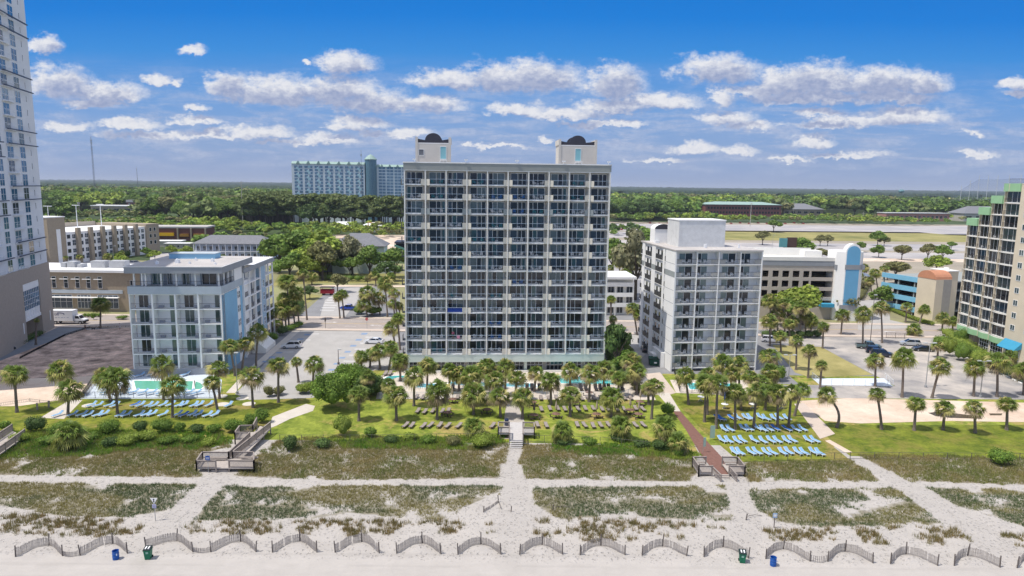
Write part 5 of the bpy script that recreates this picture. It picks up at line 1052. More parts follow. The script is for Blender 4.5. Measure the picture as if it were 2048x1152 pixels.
# right platforms at end of brick path
RB=thing('boardwalk','two railed wooden platforms flanking the end of the brick path','boardwalk',(0,0,0))
for (xl,xr) in ((1395,1424),(1456,1489)):
    f=[p(xl+2,950,.2),p(xr,950,.2),p(xr-8 if xl>1400 else xr-2,918,.2),p(xl-2 if xl<1400 else xl-8,918,.2)]; X0=min(f[0][0],f[3][0]); X1=f[1][0]; Y0=f[0][1]; Y1=Y0+3.1; q=[(X0,Y0),(X1,Y0),(X1,Y1),(X0,Y1)]
    deckp(RB,q,[.45]*4,'platform'); railp(RB,q[0],q[1],.45,.45); railp(RB,q[3],q[2],.45,.45); railp(RB,q[0],q[3],.45,.45) if xl<1400 else railp(RB,q[1],q[2],.45,.45)
    b=MB(); b.box(X0+.3,Y1-.5,.75,X1-.3,Y1-.15,.85); b.build('bench',wood,RB); s_=X1 if xl<1400 else X0; railp(RB,(s_,Y0+.1),(s_+(.7 if xl<1400 else .5),Y0-1.6),.45,0.0,.95)
X0=p(1424,950)[0]; X1=p(1456,950)[0]; b=MB(); b.box(X0+.1,Y0-.6,0,X1-.1,Y0-.3,.15); b.box(X0+.1,Y0-.3,0,X1-.1,Y0,.3); b.build('steps',deckm,RB)
# ---- pools
def pool(lab,px,wm_,cm=None,name='swimming_pool'):
    pts=[gp(*q) for q in px]; cx=sum(q[0] for q in pts)/len(pts); cy=sum(q[1] for q in pts)/len(pts); o=thing(name,lab,'swimming pool',(cx,cy,0))
    a=sum(pts[i][0]*pts[(i+1)%len(pts)][1]-pts[(i+1)%len(pts)][0]*pts[i][1] for i in range(len(pts)))
    if a<0: pts=pts[::-1]
    inn=[(x-cx,y-cy) for x,y in pts]; out=[(x+.4*(1 if x>0 else -1),y+.4*(1 if y>0 else -1)) for x,y in inn]; n=len(inn)
    mb=MB(); v=[(x,y,.10) for x,y in inn]+[(x,y,.10) for x,y in out]+[(x,y,.03) for x,y in out]+[(x,y,.03) for x,y in inn]; mb.add(v,[(n+i,n+(i+1)%n,(i+1)%n,i) for i in range(n)]+[(2*n+i,2*n+(i+1)%n,n+(i+1)%n,n+i) for i in range(n)]+[(i,(i+1)%n,3*n+(i+1)%n,3*n+i) for i in range(n)]); mb.build('coping',cm or wht,o)
    mb=MB(); mb.add([(x,y,.06) for x,y in inn],[tuple(range(n))]); w=mb.build('water',wm_,o); return o
sheet('pool_deck',[(160,798),(200,752),(268,746),(430,746),(444,760),(440,797)],0.03,M_paledeck)
pool('green tinted swimming pool in front of the blue hotel, longer one',[(272,779),(384,781),(386,763),(268,762)],M_wteal)
pool('green rounded end pool beside the longer green pool',[(388,780),(402,779),(407,774),(402,767),(390,763)],M_wteal)
pool('large turquoise pool at right of the middle hotel deck',[(1122,767),(1228,770),(1226,763),(1190,756),(1112,751)],M_wblue)
a_=[(765+14*math.cos(t)+16,764+8*math.sin(t)) for t in np.arange(3.4,5.6,.35)]
pool('curved lazy river channel at left end of the middle pool deck',[(766,768),(767,759),(775,754),(790,752),(812,752),(812,757),(790,757),(778,761),(774,768)],water('deep_teal_water',(0.09,0.42,0.42)))
pool('narrow blue pool strip behind palms, left of the middle deck',[(832,776),(870,776),(872,768),(835,768)],M_wpale); pool('narrow blue pool strip behind palms, centre of the middle deck',[(898,770),(990,773),(990,766),(900,764)],M_wpale); pool('narrow blue curved pool strip behind palms, right of centre',[(1000,774),(1075,775),(1068,769),(1045,766),(1002,768)],M_wpale)
pool('small turquoise pool below the white hotel',[(1380,779),(1402,780),(1394,767),(1373,766)],M_wblue)
pool('small square spa pool right of small turquoise pool',[(1440,778),(1470,778),(1466,768),(1440,768)],M_wblue)
# ---- fences round pools, car park
def fence(label,px,h=1.2,m=None,sp=.14,n=2.2,z=0):
    pts=[gp(*q) for q in px]; o=thing('pool_fence',label,'fence',(pts[0][0],pts[0][1],z)); 
    for a,bb in zip(pts,pts[1:]):
        mb=MB(); L_=math.hypot(bb[0]-a[0],bb[1]-a[1]); ux,uy=(bb[0]-a[0])/L_,(bb[1]-a[1])/L_; P0=pts[0]
        for s in np.arange(0,L_,sp): X,Y=a[0]+ux*s-P0[0],a[1]+uy*s-P0[1]; mb.box(X-.008,Y-.008,.08,X+.008,Y+.008,h)
        A_=(a[0]-P0[0],a[1]-P0[1]); B_=(bb[0]-P0[0],bb[1]-P0[1]); mb.tube([(*A_,h),(*B_,h)],.025,4); mb.tube([(*A_,.1),(*B_,.1)],.02,4); 
        for s in np.arange(0,L_+.01,n): X,Y=a[0]+ux*s-P0[0],a[1]+uy*s-P0[1]; mb.box(X-.03,Y-.03,0,X+.03,Y+.03,h+.05)
        mb.build('fence_panel',m or rail,o)
    return o
fence('dark metal fence round the green pool deck',[(190,760),(165,797),(440,796),(434,756)]); fence('blue topped fence along the middle pool deck lawn edge',[(760,797),(1002,797)],m=bluerail); fence('blue topped fence at right of the middle pool deck',[(1042,797),(1240,796),(1262,790)],m=bluerail)
fence('dark fence along the small turquoise pool deck',[(1348,745),(1360,785),(1500,790)]); fence('pale fence round the white painted court',[(1624,757),(1640,771),(1786,773),(1768,757)],1.3,frm,.35); fence('dark fence beside the road at right',[(1772,676),(1812,678)],1.5); fence('green mesh fence along the right parking edge',[(1893,695),(1960,726),(2060,775)],1.7,G('green_mesh',(0.03,0.13,0.10),0.7,0),.10)
o=fence('wooden post fence at the corner of sand lot by the green pool',[(173,792),(192,768)],1.3,wood,.3)
fence('silt fence winding across the sand lot edge',[(0,812),(60,803),(100,808),(170,795)],.5,woodd,.25); fence('black silt fence along the drive beside the sand lot',[(40,718),(130,672),(180,656),(262,655)],.5,dark,.06)
fence('low mesh fence between middle lawn and dune grass, left half',[(560,884),(700,884),(1006,880)],1.1,woodd,1.2,3.2); fence('low mesh fence between middle lawn and dune grass, right half',[(1046,884),(1200,888),(1395,908)],1.1,woodd,1.2,3.2); fence('low wire fence between right lawn and dune grass',[(1480,925),(1700,918),(2048,920)],1.0,woodd,1.5,3.5)
for i in range(14):
    x=1893+i*12.0; y=697+i*5.6; q0=gp(x,y); q1=gp(x+9,y+4.2); o=thing('wheel_stop','white concrete wheel stop, %s from the road end of the row'%ordw(i+1),'wheel stop',(q0[0],q0[1],0.03),math.atan2(q1[1]-q0[1],q1[0]-q0[0]),'white wheel stops'); L_=math.hypot(q1[0]-q0[0],q1[1]-q0[1]); MB().add([(0,-.12,0),(L_*.8,-.12,0),(L_*.8,.12,0),(0,.12,0),(0,-.06,.16),(L_*.8,-.06,.16),(L_*.8,.06,.16),(0,.06,.16)],[(0,3,2,1),(4,5,6,7),(0,1,5,4),(1,2,6,5),(2,3,7,6),(3,0,4,7)]).build('concrete_block',wht,o)
# ---- lamp posts
def lamp(px,py,ytop,lab,heads=2,m=None,arm=.9):
    X,Y=gp(px,py); h=gy(px,ytop,Y)[1]; o=thing('lamp_post',lab,'lamp post',(X,Y,0)); MB().lathe([(.25,0),(.25,.5),(.09,.55),(.06,h)],8).build('pole',m or steel,o)
    for s in ([-1,1] if heads==2 else [1]): b=MB(); b.tube([(0,0,h-.1),(s*arm,0,h)],.04,4); b.box(s*arm-.35,-.2,h-.05,s*arm+.35,.2,h+.12); b.build('lamp_head',G('lamp_housing',(0.5,0.52,0.52),0.6,0),o)
lamp(1851,775,686,'tall parking lamp with two heads in the right parking lot'); lamp(1960,795,722,'slim parking lamp behind palms in the right parking lot'); lamp(1577,757,710,'lamp with two pale heads on the small triangular lawn'); lamp(475,788,706,'white globe lamp beside the blue hotel pool corner',1,arm=.1); lamp(677,729,699,'black lantern lamp in middle parking lot',1,woodd,.3); lamp(1740,690,590,'tall brown pole beside palms across from the right parking lot',1,woodd,.3); lamp(771,575,536,'curved street lamp beyond the lot left of the tallest hotel',1); lamp(1543,520,470,'thin street lamp beyond the white hotel',1); lamp(230,560,492,'pale street lamp in front of the tan finned garage',1)
# traffic signs
X,Y=gp(734,658); o=thing('stop_sign','red octagonal stop sign at the road by middle parking lot','stop sign',(X,Y,0)); MB().tube([(0,0,0),(0,0,2.9)],.05,5).build('pole',steel,o); b=MB(); b.extr([(.42*math.cos(a+.39),2.7+.42*math.sin(a+.39)) for a in [math.pi/4*j for j in range(8)]],'y',-.09,-.06); b.build('red_octagon',G('stop_red',(0.50,0.03,0.03),0.6,0),o)
tx=bpy.data.curves.new('stop_word','FONT'); tx.body='STOP'; tx.size=.26; tx.align_x='CENTER'; tx.extrude=.004; to=bpy.data.objects.new('stop_word_curve',tx); C.objects.link(to)
dg=bpy.context.evaluated_depsgraph_get(); me=bpy.data.meshes.new_from_object(to.evaluated_get(dg)); bpy.data.objects.remove(to); me.materials.clear(); me.materials.append(wht); w=ob('lettering',me,o,(0,-.096,2.62)); w.rotation_euler=(math.pi/2,0,0)
X,Y=gp(651,657); o=thing('road_sign','thin dark sign post seen edge on at road by middle parking lot','sign',(X,Y,0)); MB().tube([(0,0,0),(0,0,3)],.06,5).build('pole',woodd,o); MB().box(-.12,-.3,1.9,.12,.3,2.9).build('board',woodd,o)
for i,(px,py,lab) in enumerate(((1406,905,'slim white signboard beside the brick path, front one'),(1420,880,'tall green tinted signboard beside the brick path'))):
    X,Y=gp(px,py); o=thing('notice_board',lab,'sign',(X,Y,0)); MB().box(-.05,-.03,0,.0,.03,2.2).build('post',steel,o); MB().box(.0,-.02,.9 if i==0 else .3,.35 if i==0 else .7,.02,2.3).build('board',G('pale_green_board',(0.36,0.50,0.42),0.7,0.05,2),o)
for i,(px,py) in enumerate(((75,820),(98,815))): X,Y=gp(px,py); o=thing('path_post','short grey post by the left concrete path, %s one'%('left','right')[i],'post',(X,Y,0)); MB().box(-.1,-.1,0,.1,.1,1.2).build('post',wood,o)
for o,q in ((LB,(440,931)),(EB,(10,900)),(CB,(1031,880)),(RB,(1440,940))):
    X,Y=gp(*q); o.location=(X,Y,0)
    for ch in o.children: ch.location=(ch.location.x-X,ch.location.y-Y,ch.location.z)
# ================================================================== PALMS
leafm=mat('palm_leaf',(1,1,1),0.55,0,attr=True,spec=0.35,trans=True); barkm=mat('palm_bark',(0.20,0.165,0.14),0.95,0.25,4,0.5); folm=mat('foliage_leaf',(1,1,1),0.6,0,attr=True,spec=0.25,trans=True); trunkm=mat('tree_bark',(0.10,0.08,0.065),0.95,0.25,3)
def palm_crown(seed,dead=.25,n=46,yel=0.0):
    r=np.random.default_rng(seed); V=[];Q=[];Cc=[]
    for i in range(n):
        u=(i+.5)/n; el=math.radians(86-132*u**0.85+r.uniform(-9,9)); az=i*2.39996+r.uniform(-.3,.3); pl=r.uniform(.36,.56)*(1 if u>.12 else .8); fr=r.uniform(.50,.66)
        d=np.array([math.cos(el)*math.cos(az),math.cos(el)*math.sin(az),math.sin(el)]); c0=d*pl; c0[2]-=.10*pl*math.cos(el)
        side=np.cross(d,[0,0,1.0]); side/=np.linalg.norm(side)+1e-6; up=np.cross(side,d)
        roll=r.uniform(-.9,.9); side,up=side*math.cos(roll)+up*math.sin(roll),up*math.cos(roll)-side*math.sin(roll)
        if u>1-dead: col=np.array([0.29,0.23,0.13])*r.uniform(.7,1.2)
        elif u>.5: col=np.array([0.23,0.25,0.055])*r.uniform(.75,1.2)
        else: col=np.array([0.155,0.225,0.04])*r.uniform(.75,1.25)
        if r.random()<.17+yel: col=np.array([0.47,0.43,0.15])*r.uniform(.8,1.15)
        k=len(V); w=.022; V+=[list(side*w),list(-side*w),list(c0-side*w),list(c0+side*w)]; Q.append([k,k+1,k+2,k+3]); Cc+=[col*.9]*4
        nb=11
        for j in range(nb):
            a=(j/(nb-1)-.5)*2.6; dd=d*math.cos(a)+side*math.sin(a); L_=fr*(1-.22*abs(a)/1.3)*r.uniform(.88,1.08); tip=c0+dd*L_; mid=c0+dd*L_*.55
            mid=mid-up*.02*abs(a); tip[2]-=L_*(.30+.25*r.random()); tip=tip-up*.10*abs(a)
            pw=np.cross(dd,up)*.036; k=len(V); V+=[list(c0),list(mid+pw),list(tip),list(mid-pw)]; Q.append([k,k+1,k+2,k+3]); cj=col*r.uniform(.82,1.22); Cc+=[cj*.85,cj,cj*1.12,cj]
    return npmesh('palm_crown',V,Q,leafm,col=np.array(Cc))
PC=[palm_crown(i,dead=(.12,.30,.2,.16,.26,.22,.1,.32)[i],n=(50,42,46,54,40,48,52,44)[i],yel=(0,.1,0,.05,.16,0,.04,.1)[i]) for i in range(8)]
def palm(bx,by,cx,cy,r_px,name='palm_tree',rng=random.Random(5),curve=0.0,thick=1.0,ci=None,baseY=None):
    X,Y=gp(bx,by); Xc,Zc=gy(cx,cy,Y); R_=r_px*Y/F*rng.uniform(1.02,1.24)
    if by<935 and Y<97: zb=BH(X,Y)
    else: zb=0
    o=ob(name,None,None,(X,Y,zb)); Zc-=zb; dx=Xc-X; n=9; pts=[];rs_=[]; dy=rng.uniform(-.4,.4)
    Zt=Zc-R_*.12
    for i in range(n):
        t_=i/(n-1); s=t_**1.25; px_=dx*s+curve*math.sin(t_*math.pi)*(1 if t_<1 else 0); pts.append((px_,dy*s,Zt*t_)); rs_.append((.24-.07*t_+(.08 if t_>.82 else 0)+(.07 if t_==0 else 0))*thick)
    MB().tube(pts,rs_,8).build('trunk',barkm,o)
    # old leaf boots under the crown
    mb=MB()
    for i in range(14):
        a=i*2.4; z=Zt-.95+i*.07; c_,s_=math.cos(a),math.sin(a); mb.tube([(dx+c_*.14,dy+s_*.14,z),(dx+c_*.38,dy+s_*.38,z+.28)],[.05,.02],3)
    mb.build('leaf_boots',barkm,o)
    c=ob('palm_crown',PC[ci if ci is not None else rng.randrange(8)],o,(dx,dy,Zt+R_*.05),rng.uniform(0,6.28),(R_*rng.uniform(.92,1.08),R_*rng.uniform(.92,1.08),R_*rng.uniform(.82,1.12))); c.rotation_euler=(rng.uniform(-.14,.14),rng.uniform(-.14,.14),rng.uniform(0,6.28)); c['kind_of_part']='crown'; return o
ZONES=[]
def zone(where,group,lst,near=None,cat='palm tree',**kw):
    if 'main grove' in where: lst=[(*q[:4],q[4]*1.13) for q in lst]
    lst=sorted(lst,key=lambda q:q[2])
    for i,q in enumerate(lst):
        o=palm(*q[:5],curve=q[5] if len(q)>5 else 0.0,**kw); tag(o,'%s palm from the left %s'%(ordw(i+1),where),cat,group)
zone('on the left lawn of the blue hotel','cabbage palms on the left lawn',[(34,825,27,747,28),(122,792,122,739,27),(136,830,138,777,29),(222,803,210,752,24),(235,828,232,757,31),(327,800,325,729,27),(345,835,346,768,30),(436,827,422,765,18),(439,798,437,735,25),(506,815,503,750,26),(557,805,558,727,23)])
zone('in the middle parking lot border','cabbage palms',[(597,765,593,721,12),(626,767,627,727,21)])
zone('close to the right side of the blue hotel','cabbage palms beside the blue hotel',[(470,752,460,690,22),(484,744,490,686,20),(512,735,515,663,21),(545,668,541,624,17),(551,662,552,650,13)])
zone('in the grove behind the blue hotel','street palms behind the blue hotel',[(572,656,566,596,17),(578,655,575,562,20),(566,658,560,618,18),(598,650,592,585,18),(590,655,586,612,17),(614,640,606,545,14),(624,570,622,552,14),(688,636,684,587,14),(680,637,676,592,11)])
zone('in the clump left of the tallest hotel','palms left of the tallest hotel',[(745,632,735,583,20),(760,630,757,596,19),(775,634,770,566,17),(735,634,728,606,16),(790,640,786,606,14),(796,650,788,585,13),(803,648,797,610,12),(790,690,783,655,17),(800,700,795,636,14),(785,712,780,690,18),(752,572,750,550,12),(785,568,781,553,11)])
zone('around the bush left of the middle pool','palms by the round bush',[(740,735,742,708,17),(760,738,757,700,19),(723,739,722,712,15),(778,740,784,700,18),(801,762,799,722,25),(728,800,735,752,20),(718,842,717,786,26),(777,806,778,765,16)])
zone('in the main grove before the tallest hotel','palms on the middle lawn',[(828,812,829,750,20),(854,782,856,729,21),(874,839,876,782,24),(793,841,791,788,27),(918,784,917,747,21),(936,808,944,749,21),(947,829,947,787,25),(972,779,973,735,21),(990,807,990,757,21),(1010,790,1012,732,21),(1001,834,999,790,23),(1030,800,1034,753,20),(1045,837,1045,793,22),(1069,784,1072,745,17),(1102,809,1101,760,22),(1140,771,1141,740,20),(1140,833,1140,787,22),(1178,804,1181,746,21),(1206,782,1209,735,22),(1222,834,1224,793,22),(1238,792,1236,753,17),(958,790,962,742,16),(898,785,900,740,17),(1270,780,1262,718,20),(1273,790,1273,740,21),(1297,809,1297,775,15),(1303,838,1308,768,20)])
zone('before the white hotel','palms on the white hotel lawn',[(1377,809,1371,750,21),(1409,844,1411,765,23),(1414,829,1416,752,22),(1432,857,1434,762,24),(1470,859,1470,783,21),(1507,857,1513,779,25),(1555,857,1554,785,22),(1577,854,1583,782,22),(1589,832,1604,776,19),(1482,820,1482,790,17),(1530,820,1534,781,18),(1445,792,1445,724,22),(1478,800,1479,727,23),(1500,810,1501,753,20),(1535,792,1540,742,20),(1460,800,1462,745,20),(1524,800,1522,760,19)])
zone('on the small triangular lawn','palms by the triangular lawn',[(1540,757,1539,710,21),(1540,692,1538,640,19),(1562,707,1560,670,16),(1592,740,1593,680,16),(1580,692,1577,646,15),(1616,756,1618,699,18),(1640,778,1643,729,15),(1645,697,1646,652,12)])
zone('in the street grove right of the white hotel','street palms at right',[(1542,676,1540,600,17),(1556,675,1553,628,17),(1570,676,1566,606,17),(1586,675,1585,640,16),(1600,676,1602,612,17),(1610,675,1611,629,17),(1622,676,1622,640,15),(1682,669,1686,629,17),(1725,694,1726,626,18,0),(1764,686,1763,614,17),(1715,600,1712,620,10),(1744,600,1740,560,12),(1757,600,1751,545,13),(1730,560,1728,535,12),(1718,575,1716,550,12),(1775,560,1768,536,10)])
zone('by the blue garage and stepped tower garden','garden palms at far right',[(1801,607,1804,562,12),(1850,629,1834,576,13),(1811,645,1815,613,13),(1780,612,1783,598,10),(1838,650,1850,618,12),(1826,671,1827,658,16),(1875,715,1876,690,14),(1884,662,1886,634,14),(1905,660,1907,642,12)])
zone('in the tall row edging the right parking lot','palms edging the right parking lot',[(1750,773,1751,719,18),(1804,795,1808,714,23),(1864,796,1879,730,20),(1947,793,1951,734,20),(1994,794,1997,721,22),(2047,790,2046,738,20),(2026,758,2022,712,15)])
zone('in the front row along the right lawn','bent lawn palms at right',[(1673,855,1655,789,19,.9),(1763,859,1755,787,20),(1828,861,1835,807,20),(1886,860,1887,814,19),(1950,866,1946,813,21),(2013,860,2016,807,22)])
zone('in the alley between tallest and white hotels','alley palms',[(1274,670,1266,616,18),(1281,671,1279,627,15),(1222,662,1222,598,10),(1228,690,1226,637,10),(1240,592,1239,524,15),(1262,590,1258,520,14),(1270,592,1273,532,12),(1221,600,1220,535,9),(1252,605,1250,545,12),(1246,720,1250,700,18),(1258,735,1262,712,16)])
zone('along the street by the brown office','street palms at left',[(201,657,200,608,20),(36,688,35,648,8),(72,690,74,640,6)])
zone('among the shrubs of the tan finned garage','small palms by the garage',[(135,535,132,515,6),(163,534,160,513,7),(245,518,243,505,6),(216,530,214,512,9)])
for (q,lab) in (((135,898,140,866,34),'short thick palmetto on the green bank at left'),((950,872,948,852,27),'bushy palmetto left of the central boardwalk'),((1126,886,1124,862,25),'bushy palmetto right of the central boardwalk'),((1243,880,1243,852,25),'bushy palmetto in the middle of the dune edge'),((1330,892,1328,852,27),'palmetto beside the brick path, rear one'),((1360,908,1357,882,25),'palmetto beside the brick path, front one'),((690,768,690,750,10),'small palmetto by the round bush')):
    tag(palm(*q,name='palmetto',thick=1.5,ci=0),lab,'palmetto','palmettos at the dune edge')
# ================================================================== LEAFY TREES
def leafcloud(blobs,n,size,r,cols,core=True,flat=.75):
    B=np.array(blobs,float); w=(B[:,3]*B[:,4]); w=w/w.sum(); bi=r.choice(len(B),n,p=w); d=r.normal(size=(n,3)); d/=np.linalg.norm(d,axis=1)[:,None]; d[:,2]=np.where(d[:,2]<-.35,-d[:,2],d[:,2])
    rad_=r.uniform(.72,1.06,n)[:,None]; c=B[bi,:3]+d*rad_*np.stack([B[bi,3],B[bi,3],B[bi,4]],-1)
    nrm=d+r.normal(size=(n,3))*.55; nrm/=np.linalg.norm(nrm,axis=1)[:,None]; t_=np.cross(nrm,r.normal(size=(n,3))); t_/=np.linalg.norm(t_,axis=1)[:,None]; b_=np.cross(nrm,t_)
    s=size*r.uniform(.6,1.35,n)[:,None]; V=np.stack([c-t_*s,c-b_*s*flat,c+t_*s,c+b_*s*flat],1).reshape(-1,3); Q=np.arange(n*4).reshape(-1,4)
    tone=r.uniform(.72,1.28,len(B))[bi]*r.uniform(.75,1.3,n); f=r.random(n)[:,None]; col=(np.array(cols[0])*(1-f)+np.array(cols[1])*f)*tone[:,None]; col=np.repeat(col,4,0)
    if core:
        Vc=[];Qc=[];k=len(V)
        for (x,y,z,rx,rz_) in blobs:
            m_=6
            for j in range(4):
                ph=-math.pi/2+math.pi*j/3
                for i in range(m_): a=2*math.pi*i/m_; Vc.append((x+.74*rx*math.cos(ph)*math.cos(a),y+.74*rx*math.cos(ph)*math.sin(a),z+.74*rz_*math.sin(ph)))
            for j in range(3):
                for i in range(m_): Qc.append((k+j*m_+i,k+j*m_+(i+1)%m_,k+(j+1)*m_+(i+1)%m_,k+(j+1)*m_+i))
            k+=4*m_
        V=np.concatenate([V,np.array(Vc)]); Q=np.concatenate([Q,np.array(Qc)]); col=np.concatenate([col,np.tile((np.array(cols[0])+np.array(cols[1]))/2*.8,(len(Vc),1))])
    return V,Q,col
GRN={'oak':((0.12,0.215,0.04),(0.22,0.31,0.06)),'lime':((0.21,0.31,0.045),(0.34,0.40,0.075)),'dark':((0.075,0.14,0.04),(0.135,0.20,0.055)),'olive':((0.18,0.19,0.075),(0.28,0.27,0.11)),'pine':((0.11,0.16,0.05),(0.21,0.25,0.085)),'bare':((0.26,0.25,0.15),(0.32,0.32,0.17)),'bush':((0.10,0.20,0.03),(0.24,0.34,0.055))}
def tree_mesh(kind,seed,dens=900,size=.034):       # unit height 1 tree
    r=np.random.default_rng(seed); bl=[]
    if kind=='pine':
        for i in range(15): a=r.uniform(0,6.28); q=r.uniform(0,.16); bl.append((q*math.cos(a),q*math.sin(a),r.uniform(.42,.93),r.uniform(.10,.15),r.uniform(.06,.09)))
    else:
        for i in range(13): a=i*2.4+r.uniform(-.4,.4); q=r.uniform(.02,.34); bl.append((q*math.cos(a),q*math.sin(a),.36+.42*(1-q*q*5)*r.uniform(.5,1)+r.uniform(-.10,.04),r.uniform(.14,.21),r.uniform(.13,.19)))
    V,Q,c=leafcloud(bl,dens,size,r,GRN[kind]); me=npmesh('crown',V,Q,folm,col=c)
    b=MB(); h=.62 if kind!='pine' else .85; b.tube([(0,0,0),(.01,0,h*.5),(0,.01,h)],[.025,.02,.01] if kind!='pine' else [.018,.014,.007],6)
    if kind!='pine':
        for i in range(5): a=i*1.3; b.tube([(0,0,h*.4),(.13*math.cos(a),.13*math.sin(a),h*.8),(.24*math.cos(a),.24*math.sin(a),h*1.05)],[.014,.009,.004],4)
    return me,b.mesh('trunk',trunkm)
TM={k:[tree_mesh(k,i*7+j,1500 if k!='pine' else 900) for j in range(3)] for i,k in enumerate(GRN)}
rt=random.Random(11)
def tree(x,y,h,kind,label,group='leafy trees',name='tree',z=0,wide=1.0):
    me,tm=rt.choice(TM[kind]); o=thing(name,label,'tree',(x,y,z),rt.uniform(0,6.28),group); 
    ob('trunk',tm,o,sc=(h*1.1,h*1.1,h)); ob('crown',me,o,sc=(h*wide,h*wide,h)); return o
def treepx(px,py,topy,kind,label,group='leafy trees',wide=1.0,name='tree',frac=.90):
    X,Y=gp(px,py); h=gy(px,topy,Y)[1]/frac; return tree(X,Y,max(h,.6),kind,label,group,name,0,wide)
LT=[(600,548,462,'oak','big dark green tree, leftmost of the mass before the grey hipped house',1.25),(560,545,470,'oak','rounded bright tree at left edge of the mass by the motel',1.2),(640,552,460,'lime','bright topped tree centre of the mass before the hipped house',1.2),(655,552,505,'oak','low dense tree right of the mass before the hipped house',1.3),(617,560,510,'lime','lower lime green tree in front of the dark mass',1.3),(580,560,505,'oak','lower dark tree at left front of the mass',1.3),(645,560,484,'olive','grey branching tree before the dark mass',1.0),
(705,550,465,'bare','slender olive tree before the grey hipped roof',.8),(700,555,512,'oak','small tree by the hipped house wall',1.2),(740,557,492,'oak','dark round tree right front of the hipped house',1.1),(790,556,492,'oak','bright tree between hipped house and tallest hotel',1.1),(775,562,520,'dark','low dark bush tree right of hipped house',1.3),(675,585,545,'olive','small street tree beside red cart lot',1.2),(735,570,552,'olive','small round tree left of curved street lamp',1.4),
(620,598,572,'dark','rounded dark bush by the red cart lot',1.4),(1605,650,566,'lime','large lime green tree before the parking garage',1.45),(1575,655,590,'oak','green tree left of the large lime green tree',1.2),(1690,640,588,'olive','thin hazy green tree before the blue arched tower',1.2),(1765,620,572,'oak','green tree left of the blue banded garage',1.2),(1790,560,520,'olive','spreading tree behind the blue banded garage',1.5),(1872,545,510,'lime','bright green tree behind the stair tower',1.4),(1725,588,550,'bare','brownish bare tree right of blue arched tower',1.0),
(1270,600,460,'bare','tall wispy olive tree beyond the alley',.75),(1290,480,458,'oak','small round tree on island in far lot',1.3),(1225,555,472,'oak','green tree beside the right edge of the tallest hotel',1.0),(1288,502,460,'oak','small oak in road island beyond white hotel',1.2),(1335,478,452,'lime','yellow green tree behind the white stair penthouse',1.3),(1600,520,476,'oak','dense green tree beside the billboard',1.5),(1545,525,497,'olive','tree behind parking garage roof, left',1.6),(1640,525,497,'olive','tree behind parking garage roof, right',1.6),
(1525,490,462,'olive','group tree standing in the far field, left',1.4),(1547,465,438,'oak','lone tree on far lot above field',1.3),(1640,492,470,'olive','small tree in far field right of billboard, left one',1.3),(1655,492,470,'olive','small tree in far field right of billboard, right one',1.3),(1755,492,462,'oak','tallest tree in the far field clump',1.2),(1768,492,472,'olive','right tree of the far field clump',1.2),(1720,504,484,'oak','small dark tree before far field',1.3),(1757,515,490,'oak','dark low tree in the lot median, first',1.4),(1803,520,488,'olive','brownish spreading tree in the lot median',1.3),(1855,520,488,'olive','tree in the lot median beside blue garage roof',1.3),(1885,522,490,'oak','larger tree right side of the lot median',1.3),(1902,500,482,'oak','tree nearest the stepped tower in lot median',1.2),
(240,545,505,'lime','yellow green tree before the tan finned garage',1.0),(1530,560,560,'oak','hidden',1),(345,512,490,'lime','bright round tree right of the tan garage',1.3),(375,514,490,'lime','second bright tree between tan garage and motel',1.3),(410,528,508,'dark','dark hedge tree in front of the motel, left',1.7),(440,528,508,'dark','dark hedge tree in front of the motel, middle',1.7),(310,520,500,'lime','yellow low tree at tan garage corner',1.4),(295,514,495,'oak','green tree at tan garage right end',1.3),(470,530,512,'olive','hedge tree in front of the motel, right',1.5),
(1232,745,640,'dark','tall dark evergreen against the right side of the tallest hotel',.55),(1222,720,650,'dark','dark narrow evergreen touching the tallest hotel',.45),(1250,760,700,'oak','green tree below the dark evergreen',.9)]
for px_,py_,ty,k,lab,wd in LT:
    if lab!='hidden': treepx(px_,py_,ty,k,lab,wide=wd)
# ---- bushes
def bush(px,py,w_px,topy,lab,kind='bush',n=1300,name='bush',cat='bush',leaf=.085,clip=True,group='bushes'):
    X,Y=gp(px,py); R_=w_px/2*Y/F; h=max(.5,gy(px,topy,Y+R_*.5)[1]); r=np.random.default_rng(int(px*7+py)); Y+=R_*.6
    bl=[(0,0,h*.5,R_*.82,h*.5)]+[(R_*.45*math.cos(a),R_*.45*math.sin(a),h*r.uniform(.4,.62),R_*.5,h*.38) for a in r.uniform(0,6.28,6)]
    if w_px>=80: bl=[(0,0,h*.45,R_*.62,h*.42)]+[(R_*.72*q_*math.cos(a),R_*.72*q_*math.sin(a),h*(.80-.42*q_*q_)*r.uniform(.85,1.05),R_*r.uniform(.22,.34),h*r.uniform(.17,.26)) for a,q_ in zip(r.uniform(0,6.28,26),np.sqrt(r.uniform(.02,1,26)))]; leaf=.13
    V,Q,c=leafcloud(bl,n,leaf,r,GRN[kind]); o=ob(name,npmesh(name,V,Q,folm,col=c),None,(X,Y,0)); tag(o,lab,cat,group); return o
for i,(px_,py_,w,ty) in enumerate(((64,868,46,833),(112,880,60,845),(210,872,50,840),(276,868,34,842),(318,870,56,838),(357,866,26,846),(388,868,38,850),(424,868,36,850),(462,868,44,838),(484,868,26,842),(500,860,34,828),(522,848,36,816),(6,862,24,842))): bush(px_,py_,w,ty,'%s clipped round bush from left edge along the left lawn'%ordw(i+1) if px_!=6 else 'half seen round bush at the very left edge','bush' if i not in (0,3,6) else 'dark',1500,group='clipped bushes along the left lawn')
